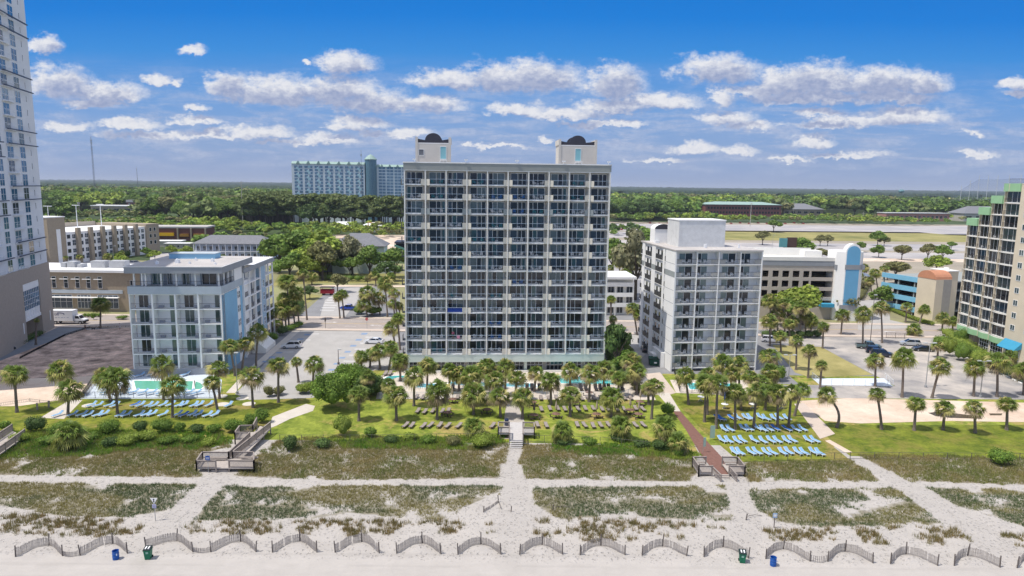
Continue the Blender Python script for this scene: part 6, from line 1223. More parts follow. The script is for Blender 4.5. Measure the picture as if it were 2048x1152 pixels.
for q in ((655,830,110,740,'largest dark rounded bush mass left of the middle lawn, lower lobe','bush',8000),(690,790,120,728,'largest rounded bright bush mass left of the middle lawn, upper lobe','bush',9000),(735,800,80,745,'dark bush between the big mound and palms','dark',2600),(683,875,52,830,'loose light green shrub at the dune edge left of middle lawn','lime',1600),(738,878,34,855,'small shrub at dune edge right of the loose light green one','bush',900),(605,790,40,765,'clipped yellow green bush by middle lot','lime',1300),(625,785,44,764,'dark clipped bush behind the yellow green one','bush',1300),(535,795,28,770,'tall ornamental grass clump by the middle lot, left','olive',900),(556,793,30,772,'tall ornamental grass clump by the middle lot, right','olive',900),
 (2012,935,56,900,'dark wild shrub at the far right dune edge','bush',1500),(965,900,60,868,'bright shrub below palmetto left of central stairs','lime',1800),(905,895,40,872,'tangled shrub left of central stairs','olive',1100),(855,892,40,872,'tangled shrub farther left of central stairs','bush',1100),(1126,893,52,876,'dark shrub under the palmetto right of central stairs','dark',1500),(1243,885,56,868,'dark shrub under the middle dune palmetto','dark',1500),(1325,905,44,880,'dark shrub under palmetto by brick path','dark',1400),(1338,835,34,805,'rounded green bush beside the top of brick path','bush',1200),(1362,915,36,895,'low shrub at the end of palmettos by brick path','bush',900),(575,905,44,872,'dark shrub at dune edge right of the left boardwalk','dark',1200),(640,900,44,880,'shrub at dune edge below the big bush mound','dark',1100),(170,885,60,868,'wild green shrub beside the short thick palmetto','bush',1400),(250,895,60,866,'wild green shrub on the bank','lime',1400),(330,893,50,872,'wild dark shrub on the bank','bush',1200),(30,890,44,866,'wild shrub on the bank near the left ramp','lime',1100),(90,895,50,872,'low wild shrub left of thick palmetto on the bank','bush',1100),(215,898,40,874,'wild shrub on the bank between palmetto and boardwalk','dark',1000),(290,886,46,862,'bright wild shrub behind the bank shrubs','lime',1100),(375,890,44,872,'low wild shrub on the bank below clipped bushes','bush',1000),(415,895,36,876,'small wild shrub near the boardwalk on the bank','lime',800),(820,882,36,866,'thin bright shrub at dune edge by middle loungers','lime',800),(780,890,36,872,'dark thin shrub at dune edge by middle loungers','dark',800),(1180,892,40,876,'low shrub at dune edge between two palmettos','bush',900),(1285,898,40,880,'low dark shrub at dune edge near brick path','dark',900),
 (1930,690,40,655,'leafy green shrub at the foot of stepped tower, left','bush',1500),(1905,715,36,675,'pale leafy shrub at parking edge','lime',1300),(1935,725,44,685,'dark green shrub at parking edge','bush',1500),(1965,735,44,700,'yellow tinged shrub at parking edge','lime',1500),(2000,750,44,715,'shrub at parking edge under the tall palm','bush',1500),(2035,760,40,725,'shrub at parking edge, right end','lime',1300),(1880,700,30,672,'low shrub at top of parking edge','bush',1000),
 (530,690,22,672,'low hedge bush beside blue hotel, front','bush',800),(545,684,24,664,'low hedge bush beside blue hotel, middle','bush',800),(562,672,30,650,'low hedge bush beside blue hotel, rear','dark',900),(715,630,36,610,'green roadside bush left of the tallest hotel, left','bush',1000),(745,632,44,612,'green roadside bush left of the tallest hotel, right','bush',1000),(185,640,10,625,'small hedge bush in front of brown office','bush',400),(240,640,28,630,'low hedge bush in front of brown office, right','bush',400),(800,745,30,715,'dark bush against the tallest hotel left corner','dark',900),(1560,765,34,730,'fan leafed bush right of the white hotel','bush',1200),(1545,782,30,750,'leafy bush by the lot corner','bush',1000),(860,640,10,630,'tiny bush','bush',100)):
    if q[4]!='tiny bush': bush(q[0],q[1],q[2],q[3],q[4],q[5],q[6],leaf=.085)
def hedge(px,lab,h=1.2,w=1.4,kind='lime'):
    pts=[gp(*q) for q in px]; r=np.random.default_rng(len(lab)); bl=[]; x0,y0=pts[0]
    for a,bb in zip(pts,pts[1:]):
        L_=math.hypot(bb[0]-a[0],bb[1]-a[1])
        for s in np.arange(0,L_,w*.8): t_=s/L_; bl.append((a[0]+(bb[0]-a[0])*t_-x0,a[1]+(bb[1]-a[1])*t_-y0,h*.5,w*.6,h*.55))
    V,Q,c=leafcloud(bl,220*len(bl),.09,r,GRN[kind]); tag(ob('hedge',npmesh('hedge',V,Q,folm,col=c),None,(x0,y0,0)),lab,'hedge')
hedge([(1782,622),(1815,636),(1850,648),(1868,652)],'clipped yellow green hedge curving beside the blue banded garage'); hedge([(1800,598),(1850,625)],'low shrub row against the blue banded garage wall',1.8,2,'bush'); hedge([(170,634),(205,634)],'low hedge before brown office door',1,1.2,'bush'); hedge([(0,690),(40,690),(85,668)],'dark planted hedge at the foot of the left tower',1.2,2.2,'dark')
hedge([(190,516),(225,520),(262,513)],'dark ivy hedge at the base of tan finned garage',3.5,3,'dark')
hedge([(1885,690),(1915,703),(1950,718),(1985,734),(2015,748),(2060,770)],'deep leafy hedge of shrubs between green mesh fence and stepped tower',2.6,4.0,'bush'); hedge([(1895,672),(1935,700),(1975,722)],'pale green shrub bank at the foot of stepped tower',2.2,4.0,'lime')
hedge([(1532,676),(1560,674),(1600,676),(1640,674)],'dark shrub bank under the street grove right of the white hotel',2.2,3.2,'dark'); hedge([(572,664),(600,652)],'shrub bank beside road behind the blue hotel',1.5,3,'bush'); hedge([(560,640),(590,632),(600,612)],'dark shrubs under palms across the road behind the blue hotel',2.5,4,'dark')
hedge([(660,560),(700,562),(745,563)],'tangled bright shrubs before the grey hipped house',2.5,4,'bush'); hedge([(1718,600),(1730,580),(1735,560)],'olive shrub bank beside the blue arched tower',2.5,4,'olive'); hedge([(1216,700),(1228,735),(1245,770)],'dark shrub bank at the right foot of the tallest hotel',3,3.5,'dark'); hedge([(1262,765),(1285,790)],'low shrubs by the concrete walk right of pool deck',1.4,2.2,'olive'); hedge([(690,765),(720,772),(757,790)],'shrubs between the big bush mound and the middle pool',1.6,2.6,'dark')
# ================================================================== WOODS
WD=[]   # x,y,h,kind
rw=np.random.default_rng(23)
def wood(poly,ymax,step,kinds,h0,h1,grow=0.0):
    pts=[gp(*q) for q in poly]; x0,x1=min(q[0] for q in pts),max(q[0] for q in pts); y0,y1=min(q[1] for q in pts),min(ymax,max(q[1] for q in pts)); y=y0
    while y<y1:
        st=step*(1+max(0,(y-700))/1500); n=int((x1-x0)/st)+1; xx=x0+np.arange(n)*st+rw.uniform(-.45,.45,n)*st; yy=y+rw.uniform(-.45,.45,n)*st; ok=inpoly(xx,yy,pts)&(np.abs(xx)<yy*.79)
        for a,c in zip(xx[ok],yy[ok]): WD.append((a,c,rw.uniform(h0,h1)*(1+.15*(fbm(a*.006,c*.006,3)-.5)),kinds[min(len(kinds)-1,int((fbm(a*.012,c*.008,9)-.18)*1.55*len(kinds)+rw.uniform(-.6,.6))) if True else 0]))
        y+=st
KS=['lime','oak','oak','pine','dark','oak','olive','dark']
KF=['lime','lime','oak','dark','oak','pine','olive','dark']
wood([(80,446),(260,440),(420,448),(500,440),(592,438),(592,373),(80,371)],2600,13,KF,19,28)
wood([(120,462),(300,446),(470,452),(500,462),(440,470),(320,476),(140,470)],800,11,['lime','lime','oak','olive'],7,10)
wood([(492,462),(560,458),(812,462),(812,432),(500,440)],800,9.5,['pine','pine','pine','dark'],25,31)
wood([(470,440),(812,436),(812,428),(470,430)],900,8,['dark','dark','oak'],12,18)
wood([(400,470),(520,474),(560,478),(600,478),(820,478),(820,462),(500,462),(420,462)],640,11,['olive','lime','oak'],6,10)
wood([(1210,443),(1330,441),(1410,434),(1560,434),(1640,430),(1760,440),(1900,440),(2000,446),(2060,446),(2060,390),(1500,386),(1210,384)],2600,15,KF,19,28)
wood([(1210,448),(1400,446),(1600,448),(1900,452),(1900,446),(1400,441),(1210,441)],900,13,['lime','oak','olive'],9,12)
wood([(1560,446),(1990,449),(1990,440),(1560,438)],1000,15,['oak','olive','lime'],9,13)
BLD=[(266-6,950-75,380,1000),(398,930,465,1050),(468,790,560,890),(-478,760,-386,880),(-218,640,-90,706),(566,820,645,925),(-565,740,-440,825)]
WD=[q for q in WD if not any(b[0]<q[0]<b[2] and b[1]<q[1]<b[3] and q[1]<1e9 and q[3:] for b in BLD)]
wood([(380,503),(600,505),(610,484),(400,480)],700,9,['lime','oak','olive'],5,9)
wood([(130,472),(300,462),(300,450),(130,455)],700,10,['lime','olive'],6,9)
wood([(1210,478),(1300,478),(1300,462),(1210,462)],700,16,['oak','dark'],6,9)
WD=[q for q in WD if not any(b[0]<q[0]<b[2] and b[1]<q[1]<b[3] for b in [(-240,395,-185,465),(-165,335,-118,360)])]
LOWZ=[(240,700,480,952),(440,700,620,869),(-510,640,-370,852)]
WD=[(q[0],q[1],(min(q[2],8.5) if any(b[0]<q[0]<b[2] and b[1]<q[1]<b[3] for b in LOWZ) else q[2]),q[3]) for q in WD]
WD.sort(key=lambda q:-q[2]/q[1])
pi_=[q for q in WD if q[3]=='pine'][:95]; ot=[q for q in WD if q[3]!='pine'][:150]; near=pi_+ot; ns=set(id(q) for q in near); far=[q for q in WD if id(q) not in ns]
near.sort(key=lambda q:q[0]/q[1]); cnt={}
LBL={'lime':'light yellow green woodland tree','oak':'mid green woodland tree','dark':'dark green woodland tree','olive':'dull olive woodland tree','pine':'tall dark pine tree'}
for (x,y,h,k) in near:
    cnt[k]=cnt.get(k,0)+1; tree(x,y,h,k,'%s beyond the lots, %s from the left among its kind'%(LBL[k],ordw(cnt[k])),'woodland trees','pine_tree' if k=='pine' else 'woodland_tree',wide=1.15 if k!='pine' else 1.2)
lowm={}
for i,k in enumerate(('lime','oak','dark','olive','pine')):
    lowm[k]=[]
    for j in range(3):
        r=np.random.default_rng(100+i*5+j); bl=[(0.3*math.cos(a)*q,.3*math.sin(a)*q,.5+.25*(1-q)+r.uniform(-.05,.12),r.uniform(.17,.26),r.uniform(.12,.2)) for a,q in zip(r.uniform(0,6.28,7),r.uniform(.2,1,7))]; lowm[k].append(leafcloud(bl,110,.10,r,GRN[k],core=True))
VV=[];QQ=[];CCx=[];off=0; cap=6500
for (x,y,h,k) in far[:cap]:
    V,Q,c=lowm[k][rw.integers(3)]; a=rw.uniform(0,6.28); ca,sa=math.cos(a),math.sin(a); P_=V*np.array([h*1.25,h*1.25,h]); P_=np.stack([P_[:,0]*ca-P_[:,1]*sa+x,P_[:,0]*sa+P_[:,1]*ca+y,P_[:,2]],-1); VV.append(P_); QQ.append(Q+off); CCx.append(c*rw.uniform(.75,1.25)); off+=len(V)
print('woods',len(WD),'far',len(far))
stuff(ob('woodland',npmesh('woodland',np.concatenate(VV),np.concatenate(QQ),folm,col=np.concatenate(CCx))),'dense green woodland stretching to the horizon behind the hotels','woodland')
# canopy of the woods seen only as a rough surface far off
ys_=np.concatenate([np.arange(1750,3200,26),np.arange(3200,6000,60),np.arange(6000,20000,250)]); U=np.linspace(-.84,.84,560); Yg,Ug=np.meshgrid(ys_,U,indexing='ij'); Xg=Yg*Ug+rw.uniform(-6,6,Yg.shape)
Zg=15+13*fbm(Xg*.02,Yg*.02,77)+rw.uniform(-4,6,Yg.shape)+34*np.clip((Yg-3000)/5000,0,1)*fbm(Xg*.0012,Yg*.0003,79); n0,n1=Yg.shape; ix=np.arange(n0*n1).reshape(n0,n1); Q=np.stack([ix[:-1,:-1],ix[:-1,1:],ix[1:,1:],ix[1:,:-1]],-1).reshape(-1,4)
tn=fbm(Xg*.0012,Yg*.0012,78)[...,None]+rw.uniform(-.1,.1,Yg.shape)[...,None]; tn=np.clip((tn-.3)*2.2,0,1); col=np.array([0.022,0.045,0.024])*(1-tn)+np.array([0.06,0.095,0.04])*tn
stuff(ob('far_woodland',npmesh('far_woodland',np.stack([Xg,Yg,Zg],-1).reshape(-1,3),Q,folm,col=col.reshape(-1,3))),'blue green belt of distant forest on the horizon','woodland')
# ================================================================== SUN LOUNGERS, TABLES
slb=mat('blue_sling_fabric',(0.24,0.42,0.64),0.75,0.05,2); slb2=mat('deep_blue_sling_fabric',(0.03,0.14,0.45),0.75,0.05,2); slw=mat('brown_sling_fabric',(0.30,0.26,0.24),0.8,0.08,2); slk=mat('black_sling_fabric',(0.035,0.033,0.04),0.8,0,2); fbr=mat('brown_frame',(0.09,0.07,0.06),0.6,0)
def lounger_meshes(fab,fr,back=28):
    ba=rad(back); b=MB()
    for s in (-.31,.27): b.box(s,-.95,.30,s+.04,.35,.35); b.add([(s,.35,.30),(s+.04,.35,.30),(s+.04,.35+.68*math.cos(ba),.30+.68*math.sin(ba)),(s,.35+.68*math.cos(ba),.30+.68*math.sin(ba)),(s,.35,.35),(s+.04,.35,.35),(s+.04,.35+.68*math.cos(ba),.35+.68*math.sin(ba)),(s,.35+.68*math.cos(ba),.35+.68*math.sin(ba))],[(0,3,2,1),(4,5,6,7),(0,1,5,4),(1,2,6,5),(2,3,7,6),(3,0,4,7)])
    b.box(-.31,-1.0,.28,.31,-.95,.36); fm=b.mesh('frame',fr); lg=MB(); lg.box(-.02,-.02,0,.03,.03,.3); lgm=lg.mesh('leg',fr)
    st=MB().box(-.27,-.95,.355,.27,.35,.385).mesh('seat',fab); y1=.35+.68*math.cos(ba); z1=.36+.68*math.sin(ba)
    bk=MB().add([(-.27,.352,.355),(.27,.352,.355),(.27,y1,z1),(-.27,y1,z1),(-.27,.352,.385),(.27,.352,.385),(.27,y1,z1+.03),(-.27,y1,z1+.03)],[(0,3,2,1),(4,5,6,7),(0,1,5,4),(1,2,6,5),(2,3,7,6),(3,0,4,7)]).mesh('backrest',fab)
    return fm,lgm,st,bk
LM={'blue':lounger_meshes(slb,chw,35),'dblue':lounger_meshes(slb2,chw,20),'brown':lounger_meshes(slw,fbr,12),'black':lounger_meshes(slk,fbr,50)}
def lounger(px,py,kind,ang,label,group,sc=1.0):
    X,Y=gp(px,py); fm,lgm,st,bk=LM[kind]; o=thing('sun_lounger',label,'sun lounger',(X,Y+.5,0.03),rad(ang),group); o.scale=(sc,sc,sc); ob('frame',fm,o); ob('seat',st,o); ob('backrest',bk,o)
    for p in ((-.28,-.9,0),(.28,-.9,0),(-.28,.3,0),(.28,.3,0)): ob('leg',lgm,o,p)
def lrow(xs,y,kind,ang,where,group,sc=1.1,dark=(),jy=1.2):
    for i,x in enumerate(sorted(xs)):
        kd='dblue' if i in dark else kind; lounger(x,y+random.uniform(-jy,jy),kd,ang+random.uniform(-5,5),'%s lounger, %s from left in %s'%({'dblue':'darker blue'}.get(kd,kd),ordw(i+1),where),group,sc)
Gb='blue sun loungers'; Gw='brown sun loungers'
lrow([180,193,216,227,268,278,294,305,324,339,356,366,386,397,416,455],815,'blue',-22,'the back row on the left lawn',Gb,.97,(4,))
lrow([112,142,161,173,193,205,238,250,276,290,302,324,353,365,383,395,413,428],834,'blue',-24,'the front row on the left lawn',Gb,.97,(13,))
lrow([209,232,246,264,283,301,320,336,361,375,390],790,'blue',-40,'the fence row of the green pool deck',Gb,1.1); lrow([277,284,299,369],754,'blue',-30,'the wall row behind the green pool',Gb,1.1)
lrow([1438,1445,1466,1477,1494,1503,1523,1534,1550,1560,1576],841,'blue',20,'the first back row on the right lawn',Gb,.97,(0,1,2))
lrow([1450,1462,1489,1500,1518,1529,1541,1553,1576,1594,1607],863,'blue',20,'the second row on the right lawn',Gb,.97,(7,8))
lrow([1446,1459,1476,1487,1510,1528,1544,1557,1575,1587,1619,1632],887,'blue',20,'the third row on the right lawn',Gb,.97)
lrow([1471,1482,1504,1516,1535,1547,1568,1580,1598,1611,1630,1642],911,'blue',20,'the front row on the right lawn',Gb,.97)
lrow([810,823,846,860,879,895,917,985],857,'brown',-14,'the front row left of the central walk',Gw,1.0)
lrow([835,849,865,884,896],828,'brown',-10,'the second row left of the central walk',Gw,1.0); lrow([832,845,915,960,975],800,'brown',-5,'the back row left of the central walk',Gw,1.0)
lrow([1075,1093,1155,1170,1187,1202,1218,1272,1288],856,'brown',8,'the front row right of the central walk',Gw,1.0)
lrow([1083,1100,1116,1130,1141,1157,1171,1187,1205,1217,1235,1249,1272,1287],823,'brown',6,'the second row right of the central walk',Gw,1.0)
lrow([1082,1098,1113,1128,1150,1164,1176,1189,1203,1215,1228,1250,1262],801,'brown',4,'the back row right of the central walk',Gw,1.0)
lrow([905,1054,1064,1079,1092,1115,1162,1172,1192,1201,1210,1218,1245],781,'black',0,'the pool side row of the middle deck',Gw,1.1,jy=.3); lrow([770,779],752,'brown',0,'the corner by the curved river pool',Gw,1.2)
tbl=mat('brown_table_top',(0.22,0.13,0.10),0.6,0.08,2); umbm=mat('furled_tan_canvas',(0.42,0.34,0.26),0.85,0.06,3); umbb=mat('furled_blue_canvas',(0.01,0.05,0.28),0.8,0,3)
def pmesh(round_=True):
    a=MB().lathe([(.72,.70),(.74,.72),(.74,.76),(.7,.78)],12).mesh('table_top',tbl); b=MB().tube([(0,0,0),(0,0,.7)],[.09,.06],6).box(-.5,-.04,0,.5,.04,.06).box(-.04,-.5,0,.04,-.041,.06).box(-.04,.041,0,.04,.5,.06).mesh('pedestal',fbr); s=MB()
    s.box(-.3,-.12,.40,.3,.12,.45).box(-.05,-.05,0,.05,.05,.4); return a,b,s.mesh('bench',fbr)
PA,PB_,PS=pmesh()
def umbrella(x,y,z,label,m,h=2.5,s=1.0,group=None):
    o=thing('folded_umbrella',label,'umbrella',(x,y,z),0,group); MB().tube([(0,0,0),(0,0,h*.35)],.03,5).build('pole',frm if m is umbb else fbr,o); MB().lathe([(.10*s,h*.33),(.16*s,h*.38),(.17*s,h*.5),(.10*s,h*.8),(.03,h)],8).build('furled_canopy',m,o)
for i,(px,py,um) in enumerate(((862,806,0),(905,806,1),(895,833,0),(974,827,1),(947,812,0),(1065,812,0),(1068,838,2),(1112,836,1),(1193,836,1),(1150,812,0),(1210,811,0),(1260,828,1),(1280,811,1),(1178,792,0),(1277,836,1))):
    X,Y=gp(px,py); o=thing('picnic_table','round brown patio table with benches, %s of fifteen on the middle lawn from the listed west end'%ordw(i+1),'table',(X,Y,0.01),random.uniform(0,1),'round patio tables on the middle lawn'); o['label']='round brown patio table with benches, number %s counting left to right on the middle lawn'%ordw(i+1)
    ob('table_top',PA,o); ob('pedestal',PB_,o)
    for k in range(4): a=k*math.pi/2+.4; ob('bench',PS,o,(1.05*math.cos(a),1.05*math.sin(a),0),a+math.pi/2)
    if um: umbrella(X,Y,.8,'furled %s umbrella standing in the %s patio table of the middle lawn'%('tan' if um==1 else 'dark brown',ordw(i+1)),umbm if um==1 else mat('furled_brown_canvas',(0.12,0.09,0.07),0.85,0,3),2.2,1.2,'furled umbrellas on the middle lawn')
ptb=[o for o in C.objects if o.name.startswith('picnic_table')]; ptb.sort(key=lambda o:o.location.x/o.location.y)
for i,o in enumerate(ptb): o['label']='round brown patio table with benches, %s from the left on the middle lawn'%ordw(i+1)
us=[o for o in C.objects if o.name.startswith('folded_umbrella')]; us.sort(key=lambda o:o.location.x/o.location.y)
for i,o in enumerate(us): o['label']='furled tan umbrella in a patio table, %s from the left on the middle lawn'%ordw(i+1)
WA=MB().lathe([(.5,.70),(.52,.72),(.52,.75)],12).mesh('table_top',chw); WB_=MB().tube([(0,0,0),(0,0,.7)],.05,6); [WB_.tube([(0,0,.35),(.4*math.cos(a),.4*math.sin(a),0)],.025,4) for a in (0.5,2.1,3.6,5.2)]; WBm=WB_.mesh('legs',chw)
for i,(px,py) in enumerate(((1401,802),(1449,817),(1505,817),(1563,817))):
    X,Y=gp(px,py); o=thing('garden_table','small round white table under a furled blue umbrella, %s from the left'%ordw(i+1),'table',(X,Y,0.01),0,'white tables on the right lawn'); o.scale=(1.2,1.2,1.1); ob('table_top',WA,o); ob('legs',WBm,o); umbrella(X,Y,.80,'furled deep blue umbrella in a white table on right lawn, %s from the left'%ordw(i+1),umbb,2.3,1.35,'furled blue umbrellas')
# ================================================================== VEHICLES
tyre=mat('tyre_rubber',(0.02,0.02,0.02),0.8,0); rimm=mat('alloy_rim',(0.45,0.46,0.48),0.35,0,metal=.5); carg=mat('car_glass',(0.015,0.02,0.03),0.05,0,spec=0.8); hlm=mat('clear_headlamp',(0.7,0.72,0.75),0.2,0); tlm=mat('red_tail_lamp',(0.35,0.01,0.01),0.3,0)
WHm=MB(); WHm.extr([(.33*math.cos(a),.33*math.sin(a)) for a in np.arange(0,6.2,.45)],'y',-.11,.11); WHm=WHm.mesh('tyre',tyre); RIm=MB(); RIm.extr([(.2*math.cos(a),.2*math.sin(a)) for a in np.arange(0,6.2,.6)],'y',-.125,.125); RIm=RIm.mesh('rim',rimm)
PR={'suv':dict(L=4.6,w=.92,body=[(-2.3,.35,.75,.9),(-2.25,.3,1.0,.96),(-1.3,.28,1.08,1),(.9,.28,1.0,1),(1.6,.28,.95,.98),(2.15,.3,.82,.92),(2.3,.35,.65,.85)],cab=[(-2.15,1.0,1.05),(-1.85,1.62,1.0),(.35,1.66,1.0),(1.25,1.0,1.0)]),
'sedan':dict(L=4.7,w=.9,body=[(-2.35,.35,.75,.9),(-2.25,.3,.95,.96),(-1.3,.26,.98,1),(.9,.26,.93,1),(1.7,.26,.88,.98),(2.25,.3,.72,.92),(2.35,.35,.6,.85)],cab=[(-1.95,.95,1),(-1.1,1.4,1),(.25,1.43,1),(1.25,.93,1)]),
'pickup':dict(L=5.5,w=.96,body=[(-2.75,.45,1.0,.98),(-2.7,.42,1.05,1),(-.6,.4,1.08,1),(1.4,.4,1.08,1),(2.0,.42,1.05,.98),(2.65,.45,.95,.95),(2.75,.5,.8,.9)],cab=[(-.75,1.06,1),(-.6,1.75,1),(.85,1.78,1),(1.45,1.07,1)])}
def car(kind,px,py,ang,col,label,name=None,group=None,world=None,sc=1.0):
    X,Y=world or gp(px,py); p=PR[kind]; m=mat('car_paint_'+label[:12].replace(' ','_'),col,0.3,0,spec=0.5,coat=.6); o=thing(name or {'suv':'parked_suv','sedan':'parked_car','pickup':'pickup_truck'}[kind],label,{'suv':'car','sedan':'car','pickup':'pickup truck'}[kind],(X,Y,.03),rad(ang),group); o.scale=(sc,)*3
    mb=MB(); w=p['w']; vs=[];n=len(p['body'])
    for (x,z0,z1,f) in p['body']: vs+=[(x,-w*f,z0),(x,-w*f*1.0,(z0+z1)/2),(x,-w*f*.93,z1),(x,w*f*.93,z1),(x,w*f,(z0+z1)/2),(x,w*f,z0)]
    fs=[(i*6+k,i*6+(k+1)%6,(i+1)*6+(k+1)%6,(i+1)*6+k) for i in range(n-1) for k in range(6)]+[tuple(range(6)),tuple(range(n*6-1,(n-1)*6-1,-1))]; mb.add(vs,fs)
    c=p['cab']; rz_=c[1][1]; mb.add([(c[1][0]+.03,-w*.74,rz_-.03),(c[2][0]-.03,-w*.74,rz_-.03),(c[2][0]-.03,w*.74,rz_-.03),(c[1][0]+.03,w*.74,rz_-.03),(c[1][0]+.1,-w*.68,rz_+.03),(c[2][0]-.1,-w*.68,rz_+.03),(c[2][0]-.1,w*.68,rz_+.03),(c[1][0]+.1,w*.68,rz_+.03)],[(0,3,2,1),(4,5,6,7),(0,1,5,4),(1,2,6,5),(2,3,7,6),(3,0,4,7)])
    for s in (-1,1):      # pillars
        for (xa_,xb_) in ((c[0][0],c[1][0]),((c[0][0]+c[2][0])/2,(c[1][0]+c[2][0])/2),(c[3][0],c[2][0])): mb.tube([(xa_,s*w*.89,c[0][1]-.03),(xb_,s*w*.745,rz_)],.045,4)
    if kind=='pickup': mb.box(-2.6,-.7,1.081,-.85,-.69,1.082)
    mb.build('body',m,o)
    g_=MB(); g_.add([(c[0][0]+.03,-w*.87,c[0][1]-.02),(c[3][0]-.03,-w*.87,c[3][1]-.02),(c[3][0]-.03,w*.87,c[3][1]-.02),(c[0][0]+.03,w*.87,c[0][1]-.02),(c[1][0],-w*.735,rz_-.04),(c[2][0],-w*.735,rz_-.04),(c[2][0],w*.735,rz_-.04),(c[1][0],w*.735,rz_-.04)],[(0,3,2,1),(4,5,6,7),(0,1,5,4),(1,2,6,5),(2,3,7,6),(3,0,4,7)]); g_.build('windows',carg,o)
    if kind=='pickup': MB().box(-2.6,-.72,1.07,-.85,.72,1.09).build('bed_floor',dark,o)
    wb=p['L']*.31
    for sx in (-1,1):
        for sy in (-1,1): t_=ob('wheel',WHm,o,(sx*wb,sy*(w-.06),.33)); ob('rim',RIm,t_,(0,0,0))
    for sy in (-1,1): MB().box(p['L']/2-.12,sy*w*.6-.14,.62,p['L']/2-.02,sy*w*.6+.14,.76).build('headlight',hlm,o); MB().box(-p['L']/2+.0,sy*w*.7-.1,.75,-p['L']/2+.08,sy*w*.7+.1,.95).build('tail_lamp',tlm,o)
    return o
car('suv',583,696,184,(0.72,0.73,0.75),'white crossover parked at left side of middle lot')
car('sedan',748,687,176,(0.75,0.76,0.78),'white saloon car parked at right side of middle lot')
car('pickup',699,620,175,(0.01,0.05,0.35),'blue pickup parked across road left of tallest hotel')
car('pickup',1736,697,-14,(0.10,0.15,0.15),'dark green grey pickup in right lot')
car('suv',1752,706,-16,(0.02,0.03,0.05),'black crossover behind long black wagon in right lot'); car('suv',1763,713,-18,(0.015,0.02,0.035),'long black wagon, nearest of dark cars in right lot',sc=1.08)
car('suv',1820,691,165,(0.42,0.44,0.46),'silver crossover under palms in right lot'); car('sedan',1846,702,172,(0.015,0.02,0.02),'black saloon beside green mesh fence in right lot')
car('suv',1541,684,-12,(0.60,0.60,0.64),'silver white car behind palms right of the white hotel'); car('sedan',1291,702,86,(0.03,0.03,0.035),'dark car parked at foot of white hotel side'); car('suv',6,703,50,(0.02,0.02,0.025),'dark car at left edge in shade of tall tower')
car('sedan',1236,469,80,(0.7,0.7,0.72),'white car driving on road beyond tallest hotel')
for i,(px,py,c_) in enumerate(((228,531,(0.12,0.12,0.13)),(240,534,(0.6,0.6,0.63)),(252,527,(0.03,0.03,0.04)),(264,527,(0.05,0.05,0.06)),(272,528,(0.3,0.3,0.32)),(386,500,(0.1,0.1,0.12)))): car(('suv','sedan')[i%2],px,py,20,c_,'%s car from left in the lot before the tan garage'%ordw(i+1) if i<5 else 'dark car left of the two storey motel',group='cars in far left lot')
for i in range(26): car(('suv','sedan')[i%2],0,0,90,random.choice(((0.5,0.5,0.52),(0.04,0.04,0.05),(0.35,0.02,0.02),(0.1,0.12,0.2),(0.65,0.65,0.66))),'far parked car, %s from left in the rows beyond the lots'%ordw(i+1) if i<20 else 'far parked car near the green roofed office, %s from left'%ordw(i-19),group='far parked cars',world=gp(1222+i*4.2,458+(i%3)*1.0) if i<8 else gp(1300+(i-8)*18,447+(i%2)))
# box truck
X,Y=gp(141,647); o=thing('box_truck','white box delivery truck driving on the road at left','truck',(X,Y,.03),rad(2)); m=mat('truck_white',(0.74,0.75,0.77),0.4,0.02,1)
MB().box(-4.6,-1.2,1.0,1.4,1.2,3.6).build('cargo_box',m,o); MB().box(-4.65,-1.22,3.602,1.45,1.22,3.72).box(-4.6,-1.205,.9,1.4,1.205,.998).build('box_trim',frm,o)
b=MB(); b.add([(1.5,-1.0,.5),(4.2,-1.0,.5),(4.2,1.0,.5),(1.5,1.0,.5),(1.5,-1.0,1.45),(4.25,-.95,1.2),(4.25,.95,1.2),(1.5,1.0,1.45),(1.5,-.9,2.3),(2.7,-.85,2.3),(2.7,.85,2.3),(1.5,.9,2.3),(3.3,-.98,1.42),(3.3,.98,1.42)],[(0,3,2,1),(0,1,5,12,4),(3,7,13,6,2),(1,2,6,5),(5,6,13,12),(4,12,9,8),(7,11,10,13),(12,13,10,9),(8,9,10,11),(0,4,7,3),(4,8,11,7)]); b.build('cab',m,o)
b=MB(); b.quad((1.9,-.985,1.5),(3.1,-.985,1.5),(2.65,-.885,2.2),(1.9,-.91,2.2)); b.quad((3.28,-.85,1.5),(3.28,.85,1.5),(2.78,.75,2.22),(2.78,-.75,2.22)); b.build('cab_windows',carg,o)
for x in (-3.2,3.2): [ob('rim',RIm,ob('wheel',WHm,o,(x,s*1.0,.42),0,(1.3,1.3,1.3))) for s in (-1,1)]
b=MB(); b.box(-4.4,-1.0,.7,3.9,1.0,.895); b.box(3.9,-1.0,.5,4.35,1.0,.9); b.build('chassis',tyre,o)
